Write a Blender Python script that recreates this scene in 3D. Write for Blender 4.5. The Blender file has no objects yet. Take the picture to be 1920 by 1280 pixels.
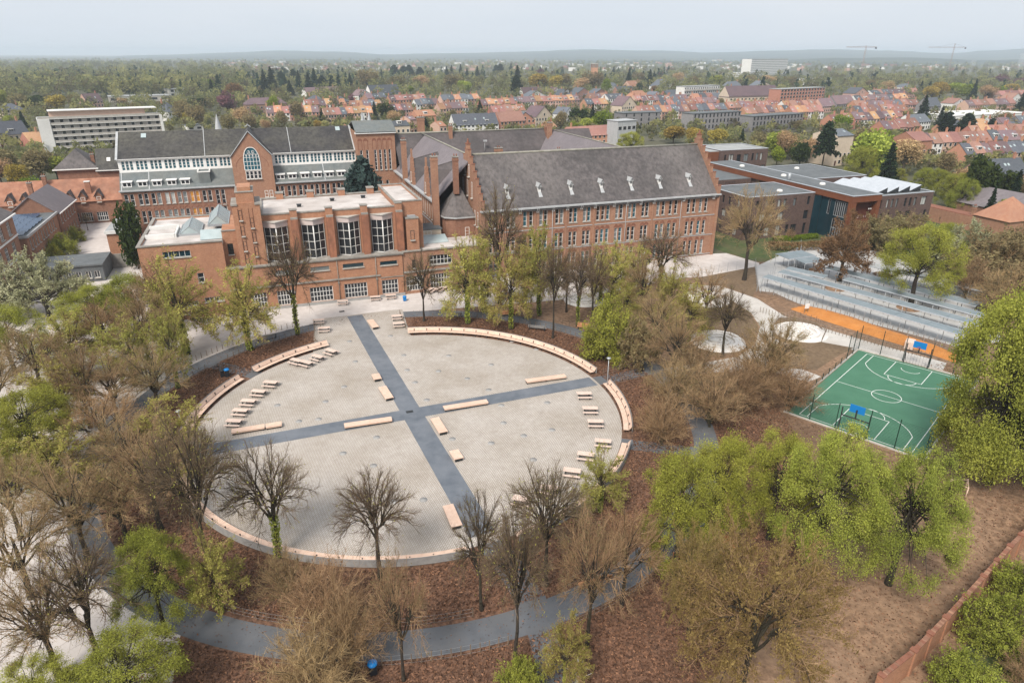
import bpy, math, random
import numpy as np
from mathutils import Vector, Matrix

SC = bpy.context.scene
COL = SC.collection
PI = math.pi
# ------------------------------------------------------------------ camera
F_PX, PITCH, ROLL, CAM_H = 1250.0, math.radians(23.3), math.radians(0.2), 42.0
cam_d = bpy.data.cameras.new('camera')
cam_d.sensor_width = 36.0
cam_d.lens = 36.0 * F_PX / 1920.0
cam_d.clip_start, cam_d.clip_end = 0.5, 40000.0
cam = bpy.data.objects.new('camera', cam_d)
COL.objects.link(cam)
cam.matrix_world = Matrix.Translation((0, 0, CAM_H)) @ Matrix.Rotation(PI / 2 - PITCH, 4, 'X') @ Matrix.Rotation(ROLL, 4, 'Z')
SC.camera = cam
# ------------------------------------------------------------------ world: pale, thinly overcast sky
SUN_EL, SUN_AZ = math.radians(48), math.radians(205)      # azimuth clockwise from +Y
world = bpy.data.worlds.new('World'); SC.world = world; world.use_nodes = True
wn, wl = world.node_tree.nodes, world.node_tree.links
wn.clear()
w_out = wn.new('ShaderNodeOutputWorld'); w_bg = wn.new('ShaderNodeBackground')
w_sky = wn.new('ShaderNodeTexSky'); w_sky.sky_type = 'NISHITA'; w_sky.sun_disc = False
w_sky.sun_elevation = SUN_EL; w_sky.sun_rotation = SUN_AZ
w_sky.air_density = 1.0; w_sky.dust_density = 3.0; w_sky.ozone_density = 1.0
w_tc = wn.new('ShaderNodeTexCoord'); w_map = wn.new('ShaderNodeMapping'); w_map.inputs['Scale'].default_value = (1.2, 1.2, 5.0)
w_no = wn.new('ShaderNodeTexNoise'); w_no.inputs['Scale'].default_value = 1.6; w_no.inputs['Detail'].default_value = 5
w_cr = wn.new('ShaderNodeValToRGB')
w_cr.color_ramp.elements[0].position = 0.3; w_cr.color_ramp.elements[0].color = (0.68, 0.745, 0.825, 1)
w_cr.color_ramp.elements[1].position = 0.72; w_cr.color_ramp.elements[1].color = (0.775, 0.81, 0.86, 1)
w_ml = wn.new('ShaderNodeVectorMath'); w_ml.operation = 'SCALE'; w_ml.inputs['Scale'].default_value = 7.6
w_mx = wn.new('ShaderNodeMix'); w_mx.data_type = 'RGBA'; w_mx.inputs[0].default_value = 0.95
wl.new(w_tc.outputs['Generated'], w_map.inputs['Vector']); wl.new(w_map.outputs['Vector'], w_no.inputs['Vector'])
wl.new(w_no.outputs['Fac'], w_cr.inputs['Fac']); wl.new(w_cr.outputs['Color'], w_ml.inputs[0])
wl.new(w_sky.outputs['Color'], w_mx.inputs[6]); wl.new(w_ml.outputs['Vector'], w_mx.inputs[7])
wl.new(w_mx.outputs[2], w_bg.inputs['Color']); w_bg.inputs['Strength'].default_value = 0.1
wl.new(w_bg.outputs['Background'], w_out.inputs['Surface'])
# ------------------------------------------------------------------ sun (veiled)
sun_d = bpy.data.lights.new('sun', 'SUN'); sun_d.energy = 3.2; sun_d.angle = math.radians(20); sun_d.color = (1.0, 0.93, 0.83)
sun = bpy.data.objects.new('sun', sun_d); COL.objects.link(sun)
sd = Vector((math.sin(SUN_AZ) * math.cos(SUN_EL), math.cos(SUN_AZ) * math.cos(SUN_EL), math.sin(SUN_EL)))
sun.rotation_euler = sd.to_track_quat('Z', 'Y').to_euler()
# ------------------------------------------------------------------ view
SC.view_settings.view_transform = 'Standard'; SC.view_settings.look = 'None'
SC.view_settings.exposure = 0.5; SC.view_settings.gamma = 1.0
SC.cycles.use_denoising = True
SC.cycles.max_bounces = 5; SC.cycles.diffuse_bounces = 2; SC.cycles.glossy_bounces = 2
SC.cycles.transmission_bounces = 3; SC.cycles.transparent_max_bounces = 6; SC.cycles.volume_bounces = 1
SC.cycles.caustics_reflective = False; SC.cycles.caustics_refractive = False

# ------------------------------------------------------------------ coordinates
def ray(px, py):
    x, y = px - 960.0, 640.0 - py
    c, s = math.cos(ROLL), math.sin(ROLL)
    x, y = c * x - s * y, s * x + c * y
    return x / F_PX, math.cos(PITCH) + math.sin(PITCH) * y / F_PX, -math.sin(PITCH) + math.cos(PITCH) * y / F_PX
def g(px, py, z=0.0):                       # a spot of the photograph -> the place on the ground (or at height z)
    d = ray(px, py); t = (z - CAM_H) / d[2]
    return Vector((d[0] * t, d[1] * t, z))
def height_at(p, py):                       # height above the spot p that shows at picture row py
    lo, hi = -5.0, 80.0
    for _ in range(40):
        m = (lo + hi) / 2
        v = (p[0], p[1], m - CAM_H)
        cz = v[1] * math.cos(PITCH) - v[2] * math.sin(PITCH); cy = v[1] * math.sin(PITCH) + v[2] * math.cos(PITCH)
        x, y = v[0] / cz * F_PX, cy / cz * F_PX
        c, s = math.cos(-ROLL), math.sin(-ROLL)
        yy = 640 - (s * x + c * y)
        if yy > py: lo = m
        else: hi = m
    return lo
AX = math.radians(20.0); ORG = Vector((-12.8, 74.6, 0))
UX = Vector((math.cos(AX), math.sin(AX), 0)); VX = Vector((-math.sin(AX), math.cos(AX), 0))
def W(u, v, z=0.0): return ORG + UX * u + VX * v + Vector((0, 0, z))     # the school's own axes
def UV(p): q = Vector(p) - ORG; return q.dot(UX), q.dot(VX)
def gu(px, py, z=0.0): return UV(g(px, py, z))

# ------------------------------------------------------------------ objects
def link(o, parent=None):
    COL.objects.link(o)
    if parent is not None: o.parent = parent
    return o
def tag(o, label=None, cat=None, group=None, kind=None):
    if label: o['label'] = label
    if cat: o['category'] = cat
    if group: o['group'] = group
    if kind: o['kind'] = kind
    return o
def thing(name, label, cat, loc=(0, 0, 0), rz=0.0, group=None):
    o = bpy.data.objects.new(name, None); o.empty_display_size = 0.3
    link(o); o.location = loc; o.rotation_euler = (0, 0, rz)
    return tag(o, label, cat, group)
def ob(name, mesh, parent=None, loc=(0, 0, 0), rz=0.0, sc=None):
    o = bpy.data.objects.new(name, mesh); link(o, parent)
    o.location = loc
    if rz: o.rotation_euler = (0, 0, rz)
    if sc is not None: o.scale = sc if hasattr(sc, '__len__') else (sc, sc, sc)
    return o
def copy_tree(o, parent=None):
    c = o.copy(); link(c); c.parent = parent
    for ch in o.children: copy_tree(ch, c)
    return c

class MB:
    def __init__(s): s.v = []; s.f = []; s.m = []; s.sm = []
    def poly(s, pts, m=0, smooth=False):
        i = len(s.v); s.v += [tuple(p) for p in pts]; s.f.append(tuple(range(i, i + len(pts)))); s.m.append(m); s.sm.append(smooth); return s
    def box(s, x0, x1, y0, y1, z0, z1, m=0, top=None):
        i = len(s.v)
        s.v += [(x0, y0, z0), (x1, y0, z0), (x1, y1, z0), (x0, y1, z0), (x0, y0, z1), (x1, y0, z1), (x1, y1, z1), (x0, y1, z1)]
        s.f += [(i, i + 3, i + 2, i + 1), (i + 4, i + 5, i + 6, i + 7), (i, i + 1, i + 5, i + 4), (i + 1, i + 2, i + 6, i + 5), (i + 2, i + 3, i + 7, i + 6), (i + 3, i, i + 4, i + 7)]
        s.m += [m, m if top is None else top, m, m, m, m]; s.sm += [False] * 6; return s
    def obox(s, c, ax, hx, hy, z0, z1, m=0):            # box turned by angle ax round z
        ca, sa = math.cos(ax), math.sin(ax); i = len(s.v)
        q = [(c[0] + ca * a - sa * b, c[1] + sa * a + ca * b) for a, b in ((-hx, -hy), (hx, -hy), (hx, hy), (-hx, hy))]
        s.v += [(x, y, z0) for x, y in q] + [(x, y, z1) for x, y in q]
        s.f += [(i, i + 3, i + 2, i + 1), (i + 4, i + 5, i + 6, i + 7), (i, i + 1, i + 5, i + 4), (i + 1, i + 2, i + 6, i + 5), (i + 2, i + 3, i + 7, i + 6), (i + 3, i, i + 4, i + 7)]
        s.m += [m] * 6; s.sm += [False] * 6; return s
    def prism(s, pts, z0, z1, m=0, top=None):           # upright prism over a plan outline (counter-clockwise)
        n = len(pts); i = len(s.v)
        s.v += [(p[0], p[1], z0) for p in pts] + [(p[0], p[1], z1) for p in pts]
        s.f.append(tuple(i + k for k in reversed(range(n)))); s.f.append(tuple(i + n + k for k in range(n)))
        s.m += [m, m if top is None else top]; s.sm += [False, False]
        for k in range(n):
            a, b = k, (k + 1) % n
            s.f.append((i + a, i + b, i + n + b, i + n + a)); s.m.append(m); s.sm.append(False)
        return s
    def slab(s, pts, t, m=0):                           # a plate: outline pts in 3D, thickened by t along its normal, downwards
        P = [Vector(p) for p in pts]
        n = (P[1] - P[0]).cross(P[2] - P[0]).normalized()
        if n.z < 0: P.reverse(); n = -n
        Q = [p - n * t for p in P]; k = len(P); i = len(s.v)
        s.v += [tuple(p) for p in P] + [tuple(q) for q in Q]
        s.f.append(tuple(i + a for a in range(k))); s.f.append(tuple(i + k + a for a in reversed(range(k))))
        s.m += [m, m]; s.sm += [False, False]
        for a in range(k):
            b = (a + 1) % k
            s.f.append((i + b, i + a, i + k + a, i + k + b)); s.m.append(m); s.sm.append(False)
        return s
    def tube(s, p0, p1, r0, r1=None, n=6, m=0, caps=True):
        p0, p1 = Vector(p0), Vector(p1); r1 = r0 if r1 is None else r1
        d = (p1 - p0).normalized(); a = d.orthogonal().normalized(); b = d.cross(a); i = len(s.v)
        for p, r in ((p0, r0), (p1, r1)):
            for k in range(n):
                t = 2 * PI * k / n; q = p + (a * math.cos(t) + b * math.sin(t)) * r; s.v.append(tuple(q))
        for k in range(n):
            j = (k + 1) % n; s.f.append((i + k, i + j, i + n + j, i + n + k)); s.m.append(m); s.sm.append(n > 5)
        if caps:
            s.f.append(tuple(i + k for k in reversed(range(n)))); s.f.append(tuple(i + n + k for k in range(n))); s.m += [m, m]; s.sm += [False, False]
        return s
    def lathe(s, c, prof, n=10, m=0):                   # prof: (radius, z)
        i = len(s.v)
        for r, z in prof:
            for k in range(n):
                t = 2 * PI * k / n; s.v.append((c[0] + r * math.cos(t), c[1] + r * math.sin(t), c[2] + z))
        for a in range(len(prof) - 1):
            for k in range(n):
                j = (k + 1) % n; s.f.append((i + a * n + k, i + a * n + j, i + a * n + n + j, i + a * n + n + k)); s.m.append(m); s.sm.append(True)
        return s
    def mesh(s, name, *mats, off=None):
        me = bpy.data.meshes.new(name)
        vv = s.v if off is None else [(a - off[0], b - off[1], c - (off[2] if len(off) > 2 else 0)) for a, b, c in s.v]
        me.from_pydata(vv, [], s.f)
        for mt in mats: me.materials.append(mt)
        me.polygons.foreach_set('material_index', s.m)
        me.polygons.foreach_set('use_smooth', s.sm)
        me.update(); return me

def np_mesh(name, V, Fc, mats, mi=None, smooth=False, tone=None):      # big meshes straight from arrays (all faces the same size)
    me = bpy.data.meshes.new(name); V = np.asarray(V, np.float32); Fc = np.asarray(Fc, np.int32); nf, k = Fc.shape
    me.vertices.add(len(V)); me.vertices.foreach_set('co', V.ravel())
    me.loops.add(nf * k); me.loops.foreach_set('vertex_index', Fc.ravel())
    me.polygons.add(nf); me.polygons.foreach_set('loop_start', np.arange(0, nf * k, k, dtype=np.int32))
    for mt in mats: me.materials.append(mt)
    if mi is not None: me.polygons.foreach_set('material_index', np.asarray(mi, np.int32))
    me.polygons.foreach_set('use_smooth', np.full(nf, smooth))
    me.update(calc_edges=True)
    if tone is not None:
        at = me.attributes.new('tone', 'FLOAT', 'FACE'); at.data.foreach_set('value', np.asarray(tone, np.float32))
    me.validate(); return me

# ------------------------------------------------------------------ materials
MATS = {}
def lin(c):                                            # sRGB 0-255 -> linear
    return tuple(((x / 255) / 12.92 if x / 255 <= 0.04045 else ((x / 255 + 0.055) / 1.055) ** 2.4) for x in c)
def mat(name, c1, c2=None, scale=1.0, rough=0.85, c3=None, scale3=0.12, amt3=0.6, streak=0.0, bump=0.0, metal=0.0, detail=6, spec=0.3, brick=None, obj_var=0.0, c4=None):
    """c1/c2 mixed by fine noise, c3 by broad weathering noise; streak = run-off marks along z; brick=(w,h,mortar colour)."""
    m = bpy.data.materials.new(name); m.use_nodes = True; nt = m.node_tree; n, l = nt.nodes, nt.links
    b = n['Principled BSDF']; b.inputs['Roughness'].default_value = rough; b.inputs['Metallic'].default_value = metal
    b.inputs['Specular IOR Level'].default_value = spec
    geo = n.new('ShaderNodeNewGeometry'); pos = geo.outputs['Position']
    def noise(sc, vec=pos, det=detail):
        t = n.new('ShaderNodeTexNoise'); t.inputs['Scale'].default_value = sc; t.inputs['Detail'].default_value = det; t.inputs['Roughness'].default_value = 0.6
        l.new(vec, t.inputs['Vector']); return t.outputs['Fac']
    def ramp(f, a, z):
        r = n.new('ShaderNodeMapRange'); r.inputs['From Min'].default_value = a; r.inputs['From Max'].default_value = z; l.new(f, r.inputs['Value']); return r.outputs['Result']
    def mix(f, a, z, typ='MIX'):
        x = n.new('ShaderNodeMix'); x.data_type = 'RGBA'; x.blend_type = typ
        if isinstance(f, (int, float)): x.inputs[0].default_value = f
        else: l.new(f, x.inputs[0])
        for sock, val in ((x.inputs[6], a), (x.inputs[7], z)):
            if isinstance(val, tuple): sock.default_value = (*val[:3], 1)
            else: l.new(val, sock)
        return x.outputs[2]
    col = tuple(c1)
    f1 = None
    if c2 is not None:
        f1 = noise(scale); col = mix(ramp(f1, 0.32, 0.68), tuple(c1), tuple(c2))
    if brick:
        bw, bh, mc = brick
        sp = n.new('ShaderNodeSeparateXYZ'); l.new(pos, sp.inputs[0])
        ad = n.new('ShaderNodeVectorMath'); ad.operation = 'DOT_PRODUCT'; l.new(pos, ad.inputs[0])
        ad.inputs[1].default_value = tuple(UX + VX)
        cb = n.new('ShaderNodeCombineXYZ'); l.new(ad.outputs['Value'], cb.inputs[0]); l.new(sp.outputs[2], cb.inputs[1])
        bt = n.new('ShaderNodeTexBrick'); l.new(cb.outputs[0], bt.inputs['Vector']); bt.inputs['Scale'].default_value = 1
        bt.inputs['Brick Width'].default_value = bw; bt.inputs['Row Height'].default_value = bh; bt.inputs['Mortar Size'].default_value = bh * 0.1
        bt.inputs['Color1'].default_value = (1, 1, 1, 1); bt.inputs['Color2'].default_value = (0.72, 0.72, 0.72, 1); bt.inputs['Mortar'].default_value = (*mc, 1)
        col = mix(1.0, col, bt.outputs['Color'], 'MULTIPLY')
    if c3 is not None:
        col = mix(mth(n, l, ramp(noise(scale3, det=4), 0.42, 0.72), amt3), col, tuple(c3))
    if c4 is not None:
        col = mix(mth(n, l, ramp(noise(0.045, det=5), 0.45, 0.65), 0.65), col, tuple(c4))
    if streak:
        mp = n.new('ShaderNodeMapping'); mp.inputs['Scale'].default_value = (1.6, 1.6, 0.12); l.new(pos, mp.inputs['Vector'])
        col = mix(mth(n, l, ramp(noise(1.0, mp.outputs[0], 5), 0.42, 0.75), streak), col, tuple(x * 0.42 for x in c1))
    if obj_var:
        oi = n.new('ShaderNodeObjectInfo'); hs = n.new('ShaderNodeHueSaturation')
        l.new(ramp2(n, l, oi.outputs['Random'], 1 - obj_var, 1 + obj_var), hs.inputs['Value'])
        rr = n.new('ShaderNodeMath'); rr.operation = 'FRACT'; mu = n.new('ShaderNodeMath'); mu.operation = 'MULTIPLY'; mu.inputs[1].default_value = 7.31
        l.new(oi.outputs['Random'], mu.inputs[0]); l.new(mu.outputs[0], rr.inputs[0])
        l.new(ramp2(n, l, rr.outputs[0], 0.5 - min(obj_var, .2) * 0.08, 0.5 + min(obj_var, .2) * 0.08), hs.inputs['Hue'])
        if isinstance(col, tuple): hs.inputs['Color'].default_value = (*col[:3], 1)
        else: l.new(col, hs.inputs['Color'])
        col = hs.outputs['Color']
    if isinstance(col, tuple): b.inputs['Base Color'].default_value = (*col[:3], 1)
    else: l.new(col, b.inputs['Base Color'])
    if bump:
        bp = n.new('ShaderNodeBump'); bp.inputs['Strength'].default_value = bump; bp.inputs['Distance'].default_value = 0.1
        l.new(noise(scale * 2.2), bp.inputs['Height']); l.new(bp.outputs['Normal'], b.inputs['Normal'])
    MATS[name] = m; return m
def mth(n, l, f, k):
    x = n.new('ShaderNodeMath'); x.operation = 'MULTIPLY'; l.new(f, x.inputs[0]); x.inputs[1].default_value = k; return x.outputs[0]
def ramp2(n, l, f, a, z):
    r = n.new('ShaderNodeMapRange'); l.new(f, r.inputs['Value']); r.inputs['To Min'].default_value = a; r.inputs['To Max'].default_value = z; return r.outputs['Result']

def leaf_mat(name, c1, c2, c3=None, var=0.16, trans=0.34):      # leaves: tone per leaf (face attribute) and per tree
    m = bpy.data.materials.new(name); m.use_nodes = True; nt = m.node_tree; n, l = nt.nodes, nt.links
    n.remove(n['Principled BSDF']); out = n['Material Output']
    at = n.new('ShaderNodeAttribute'); at.attribute_name = 'tone'
    cr = n.new('ShaderNodeValToRGB'); e = cr.color_ramp.elements
    e[0].color = (*c1, 1); e[1].color = (*c2, 1)
    if c3: x = cr.color_ramp.elements.new(0.5); x.color = (*c3, 1)
    l.new(at.outputs['Fac'], cr.inputs['Fac'])
    oi = n.new('ShaderNodeObjectInfo'); hs = n.new('ShaderNodeHueSaturation')
    l.new(ramp2(n, l, oi.outputs['Random'], 1 - var, 1 + var), hs.inputs['Value'])
    fr = n.new('ShaderNodeMath'); fr.operation = 'FRACT'; l.new(mth(n, l, oi.outputs['Random'], 13.7), fr.inputs[0])
    l.new(ramp2(n, l, fr.outputs[0], 0.5 - var * 0.09, 0.5 + var * 0.05), hs.inputs['Hue'])
    l.new(cr.outputs['Color'], hs.inputs['Color'])
    d = n.new('ShaderNodeBsdfDiffuse'); t = n.new('ShaderNodeBsdfTranslucent'); mx = n.new('ShaderNodeMixShader'); mx.inputs[0].default_value = trans
    l.new(hs.outputs['Color'], d.inputs['Color']); l.new(hs.outputs['Color'], t.inputs['Color'])
    l.new(d.outputs[0], mx.inputs[1]); l.new(t.outputs[0], mx.inputs[2]); l.new(mx.outputs[0], out.inputs['Surface'])
    MATS[name] = m; return m
def glass_mat(name, c, rough=0.08):
    m = mat(name, c, tuple(x * 1.6 for x in c), scale=0.35, rough=rough, spec=0.6); return m

M = MATS
MORT = (0.78, 0.76, 0.72)
mat('brick_orange', (0.4267, 0.2094, 0.1252), (0.508, 0.268, 0.167), 1.3, 0.9, (0.3353, 0.1745, 0.1174), 0.25, 0.55, streak=0.18, brick=(0.24, 0.08, MORT))
mat('brick_red', (0.3704, 0.1939, 0.1254), (0.4445, 0.2527, 0.1693), 1.5, 0.9, (0.2778, 0.1527, 0.1066), 0.22, 0.6, streak=0.2, brick=(0.24, 0.08, MORT))
mat('brick_brown', (0.27, 0.135, 0.09), (0.36, 0.19, 0.13), 1.5, 0.9, (0.20, 0.11, 0.08), 0.2, 0.5, streak=0.2, brick=(0.24, 0.08, MORT))
mat('brick_dark', (0.092, 0.06, 0.053), (0.14, 0.094, 0.083), 1.8, 0.85, (0.135, 0.09, 0.08), 0.3, 0.4, brick=(0.24, 0.08, (1.1, 1.05, 1.0)))
mat('brick_dark_trim', (0.20, 0.085, 0.055), (0.27, 0.12, 0.08), 2.0, 0.9)
mat('brick_stained', (0.21, 0.10, 0.065), (0.40, 0.17, 0.10), 0.7, 0.92, streak=0.5)
mat('stone', (0.44, 0.41, 0.37), (0.55, 0.52, 0.48), 2.0, 0.9, (0.30, 0.28, 0.25), 0.5, 0.6, streak=0.2)
mat('stone_grey', (0.30, 0.295, 0.29), (0.38, 0.37, 0.36), 2.0, 0.95, (0.24, 0.235, 0.23), 0.5, 0.5)
mat('coping', (0.23, 0.21, 0.19), (0.36, 0.34, 0.31), 1.5, 0.95, (0.15, 0.14, 0.12), 0.4, 0.6)
mat('white_paint', (0.74, 0.73, 0.71), (0.80, 0.79, 0.77), 2.0, 0.6)
mat('white_render', (0.66, 0.65, 0.63), (0.74, 0.73, 0.71), 1.0, 0.85, (0.52, 0.51, 0.49), 0.2, 0.4)
mat('pink_panel', (0.50, 0.42, 0.40), (0.56, 0.48, 0.46), 1.0, 0.7, (0.4, 0.34, 0.33), 0.5, 0.4)
mat('cream_render', (0.56, 0.46, 0.36), (0.64, 0.54, 0.43), 1.0, 0.9, (0.45, 0.36, 0.28), 0.2, 0.4)
mat('slate', (0.07803, 0.07052, 0.07121), (0.1486, 0.1307, 0.13), 0.9, 0.78, (0.05573, 0.05288, 0.05254), 0.10, 0.85, streak=0.6, bump=0.3, c4=(0.1932, 0.1726, 0.1659))
mat('slate_pale', (0.1657, 0.1456, 0.1544), (0.2187, 0.1931, 0.2047), 1.2, 0.75, (0.1325, 0.1186, 0.1293), 0.15, 0.5, streak=0.15, bump=0.2)
mat('slate_brown', (0.0854, 0.07401, 0.07567), (0.1266, 0.1098, 0.1105), 1.0, 0.8, (0.05006, 0.04704, 0.04738), 0.16, 0.7, streak=0.3, bump=0.25)
mat('slate_dark', (0.036, 0.03456, 0.03744), (0.072, 0.06768, 0.06624), 0.9, 0.7, (0.1224, 0.1152, 0.09), 0.07, 0.8, streak=0.75, bump=0.2)
mat('felt_grey', (0.125, 0.145, 0.15), (0.175, 0.19, 0.19), 0.9, 0.8, (0.16, 0.155, 0.13), 0.2, 0.5, streak=0.3)
mat('moss_ridge', (0.25, 0.24, 0.21), (0.33, 0.32, 0.28), 2.0, 0.95, (0.17, 0.16, 0.12), 0.6, 0.7)
mat('lead', (0.36, 0.37, 0.38), (0.46, 0.47, 0.48), 1.2, 0.55, streak=0.2)
mat('zinc', (0.40, 0.43, 0.47), (0.48, 0.51, 0.55), 1.0, 0.45)
mat('gravel_roof', (0.50, 0.455, 0.43), (0.70, 0.66, 0.64), 0.9, 0.95, (0.24, 0.20, 0.18), 0.45, 0.8, bump=0.3, detail=10, c4=(0.42, 0.37, 0.34))
mat('bitumen', (0.0936, 0.1044, 0.111), (0.1368, 0.1476, 0.1554), 0.7, 0.85, (0.1872, 0.1944, 0.1998), 0.25, 0.5)
mat('bitumen_pale', (0.29, 0.30, 0.30), (0.37, 0.38, 0.38), 0.7, 0.85, (0.2, 0.2, 0.2), 0.25, 0.5)
mat('rust', (0.14, 0.04563, 0.02137), (0.2074, 0.07605, 0.0342), 0.6, 0.8, (0.1037, 0.0365, 0.02565), 0.3, 0.5)
mat('rust_dark', (0.085, 0.026, 0.017), (0.13, 0.042, 0.026), 0.8, 0.7)
glass_mat('glass_dark', (0.018, 0.02, 0.024)); glass_mat('glass_teal', (0.018, 0.075, 0.10)); glass_mat('glass_grey', (0.13, 0.145, 0.15), 0.15)
glass_mat('glass_blind', (0.30, 0.31, 0.30), 0.3); glass_mat('glass_amber', (0.38, 0.17, 0.03), 0.3); glass_mat('glass_deep_teal', (0.008, 0.026, 0.036))
mat('skylight', (0.34, 0.41, 0.42), (0.42, 0.49, 0.50), 0.8, 0.25, spec=0.6)
mat('tile_orange', (0.3612, 0.1848, 0.1037), (0.4479, 0.2632, 0.1556), 1.2, 0.85, (0.2601, 0.1456, 0.1037), 0.15, 0.5, obj_var=0.32)
mat('tile_old', (0.27, 0.12, 0.075), (0.40, 0.20, 0.13), 0.8, 0.9, (0.20, 0.11, 0.08), 0.25, 0.7)
mat('tile_red', (0.2601, 0.1288, 0.1037), (0.3323, 0.1848, 0.1482), 1.2, 0.85, (0.1878, 0.1064, 0.09633), 0.15, 0.5, obj_var=0.32)
mat('tile_brown', (0.1445, 0.0952, 0.1037), (0.2023, 0.14, 0.1482), 1.2, 0.85, (0.1084, 0.084, 0.09633), 0.15, 0.5, obj_var=0.32)
mat('tile_grey', (0.085, 0.095, 0.115), (0.13, 0.14, 0.16), 1.2, 0.7, obj_var=0.32)
mat('house_brick', (0.40, 0.19, 0.125), (0.48, 0.24, 0.165), 1.0, 0.9, obj_var=0.18)
mat('house_brown', (0.26, 0.15, 0.115), (0.33, 0.20, 0.155), 1.0, 0.9, obj_var=0.18)
mat('house_pink', (0.52, 0.33, 0.26), (0.58, 0.39, 0.31), 1.0, 0.9, obj_var=0.12)
mat('house_grey', (0.20, 0.19, 0.195), (0.26, 0.25, 0.255), 1.0, 0.9, obj_var=0.12)
mat('bark', (0.045, 0.034, 0.026), (0.095, 0.075, 0.055), 3.0, 0.95, (0.075, 0.085, 0.035), 0.5, 0.6, bump=0.5)
mat('bark_dark', (0.028, 0.022, 0.018), (0.06, 0.048, 0.038), 3.0, 0.95, (0.05, 0.055, 0.025), 0.5, 0.4, bump=0.5)
mat('metal_dark', (0.03, 0.033, 0.036), None, rough=0.5)
mat('metal_galv', (0.36, 0.38, 0.40), (0.44, 0.46, 0.48), 1.0, 0.45, metal=0.3)
mat('bench_wood', (0.6468, 0.4472, 0.3456), (0.7448, 0.5616, 0.4536), 2.2, 0.7, (0.5684, 0.3848, 0.2916), 0.4, 0.5)
mat('old_bench_wood', (0.44, 0.20, 0.09), (0.54, 0.27, 0.13), 2.2, 0.75)
mat('table_wood', (0.62, 0.47, 0.40), (0.72, 0.57, 0.49), 2.2, 0.75, (0.5, 0.4, 0.34), 0.6, 0.4)
mat('grey_wood', (0.27, 0.26, 0.26), (0.36, 0.35, 0.34), 2.2, 0.85)
mat('blue_plastic', (0.01, 0.19, 0.52), None, rough=0.4)
mat('black_plastic', (0.02, 0.022, 0.025), None, rough=0.5)
mat('red_plastic', (0.5, 0.05, 0.03), None, rough=0.5)
mat('stake_wood', (0.16, 0.115, 0.08), (0.24, 0.18, 0.13), 3.0, 0.9)
# ================================================================== ground surfaces
mat('ground_far', (0.05, 0.058, 0.028), (0.11, 0.105, 0.06), 0.05, 0.95, (0.13, 0.115, 0.09), 0.015, 0.7)
mat('hill_field', (0.0245, 0.045, 0.02975), (0.105, 0.1125, 0.07225), 0.0016, 0.95, (0.014, 0.02625, 0.02125), 0.0011, 0.9)
mat('soil', (0.1092, 0.06402, 0.03872), (0.3744, 0.2377, 0.1496), 1.5, 0.95, (0.3016, 0.1988, 0.132), 0.13, 0.6, bump=1.0, detail=15, c4=(0.0936, 0.0582, 0.03696))
mat('mulch', (0.11, 0.072, 0.042), (0.22, 0.155, 0.098), 1.6, 0.95, (0.10, 0.07, 0.045), 0.2, 0.6, bump=0.6, detail=12)
mat('litter', (0.04874, 0.02681, 0.01841), (0.2599, 0.1396, 0.08881), 2.6, 0.95, (0.08122, 0.05027, 0.03466), 0.2, 0.6, bump=1.0, detail=15)
mat('pale_paving', (0.5016, 0.456, 0.4292), (0.6156, 0.57, 0.5452), 0.7, 0.9, (0.4104, 0.3705, 0.348), 0.09, 0.6)
mat('dust_path', (0.46, 0.435, 0.405), (0.58, 0.555, 0.525), 0.8, 0.95, (0.36, 0.31, 0.27), 0.2, 0.55, bump=0.2)
mat('concrete', (0.40, 0.395, 0.39), (0.49, 0.485, 0.48), 0.6, 0.85, (0.32, 0.315, 0.31), 0.12, 0.6)
mat('asphalt', (0.1038, 0.1193, 0.144), (0.149, 0.1652, 0.192), 0.8, 0.8, (0.1986, 0.2129, 0.24), 0.25, 0.6, detail=10)
mat('asphalt_worn', (0.1039, 0.1113, 0.1255), (0.1462, 0.155, 0.1731), 0.6, 0.85, (0.09234, 0.0835, 0.07355), 0.3, 0.6)
mat('court_green', (0.0546, 0.1568, 0.095), (0.0693, 0.1852, 0.115), 0.5, 0.7, (0.063, 0.171, 0.11), 0.3, 0.4)
mat('line_paint', (0.72, 0.74, 0.72), (0.62, 0.65, 0.62), 3.0, 0.7)
mat('orange_sand', (0.448, 0.1692, 0.0385), (0.528, 0.2232, 0.06325), 0.9, 0.95, (0.32, 0.1368, 0.044), 0.25, 0.5, bump=0.4)
mat('white_stone', (0.66, 0.63, 0.60), (0.76, 0.73, 0.70), 1.6, 0.85, (0.52, 0.48, 0.44), 0.6, 0.5)
mat('mesh_green', (0.01, 0.035, 0.025), None, rough=0.6)
mat('grass_dark', (0.035, 0.06, 0.018), (0.085, 0.105, 0.035), 0.9, 0.95, (0.13, 0.10, 0.055), 0.2, 0.6, bump=0.4)

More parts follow.
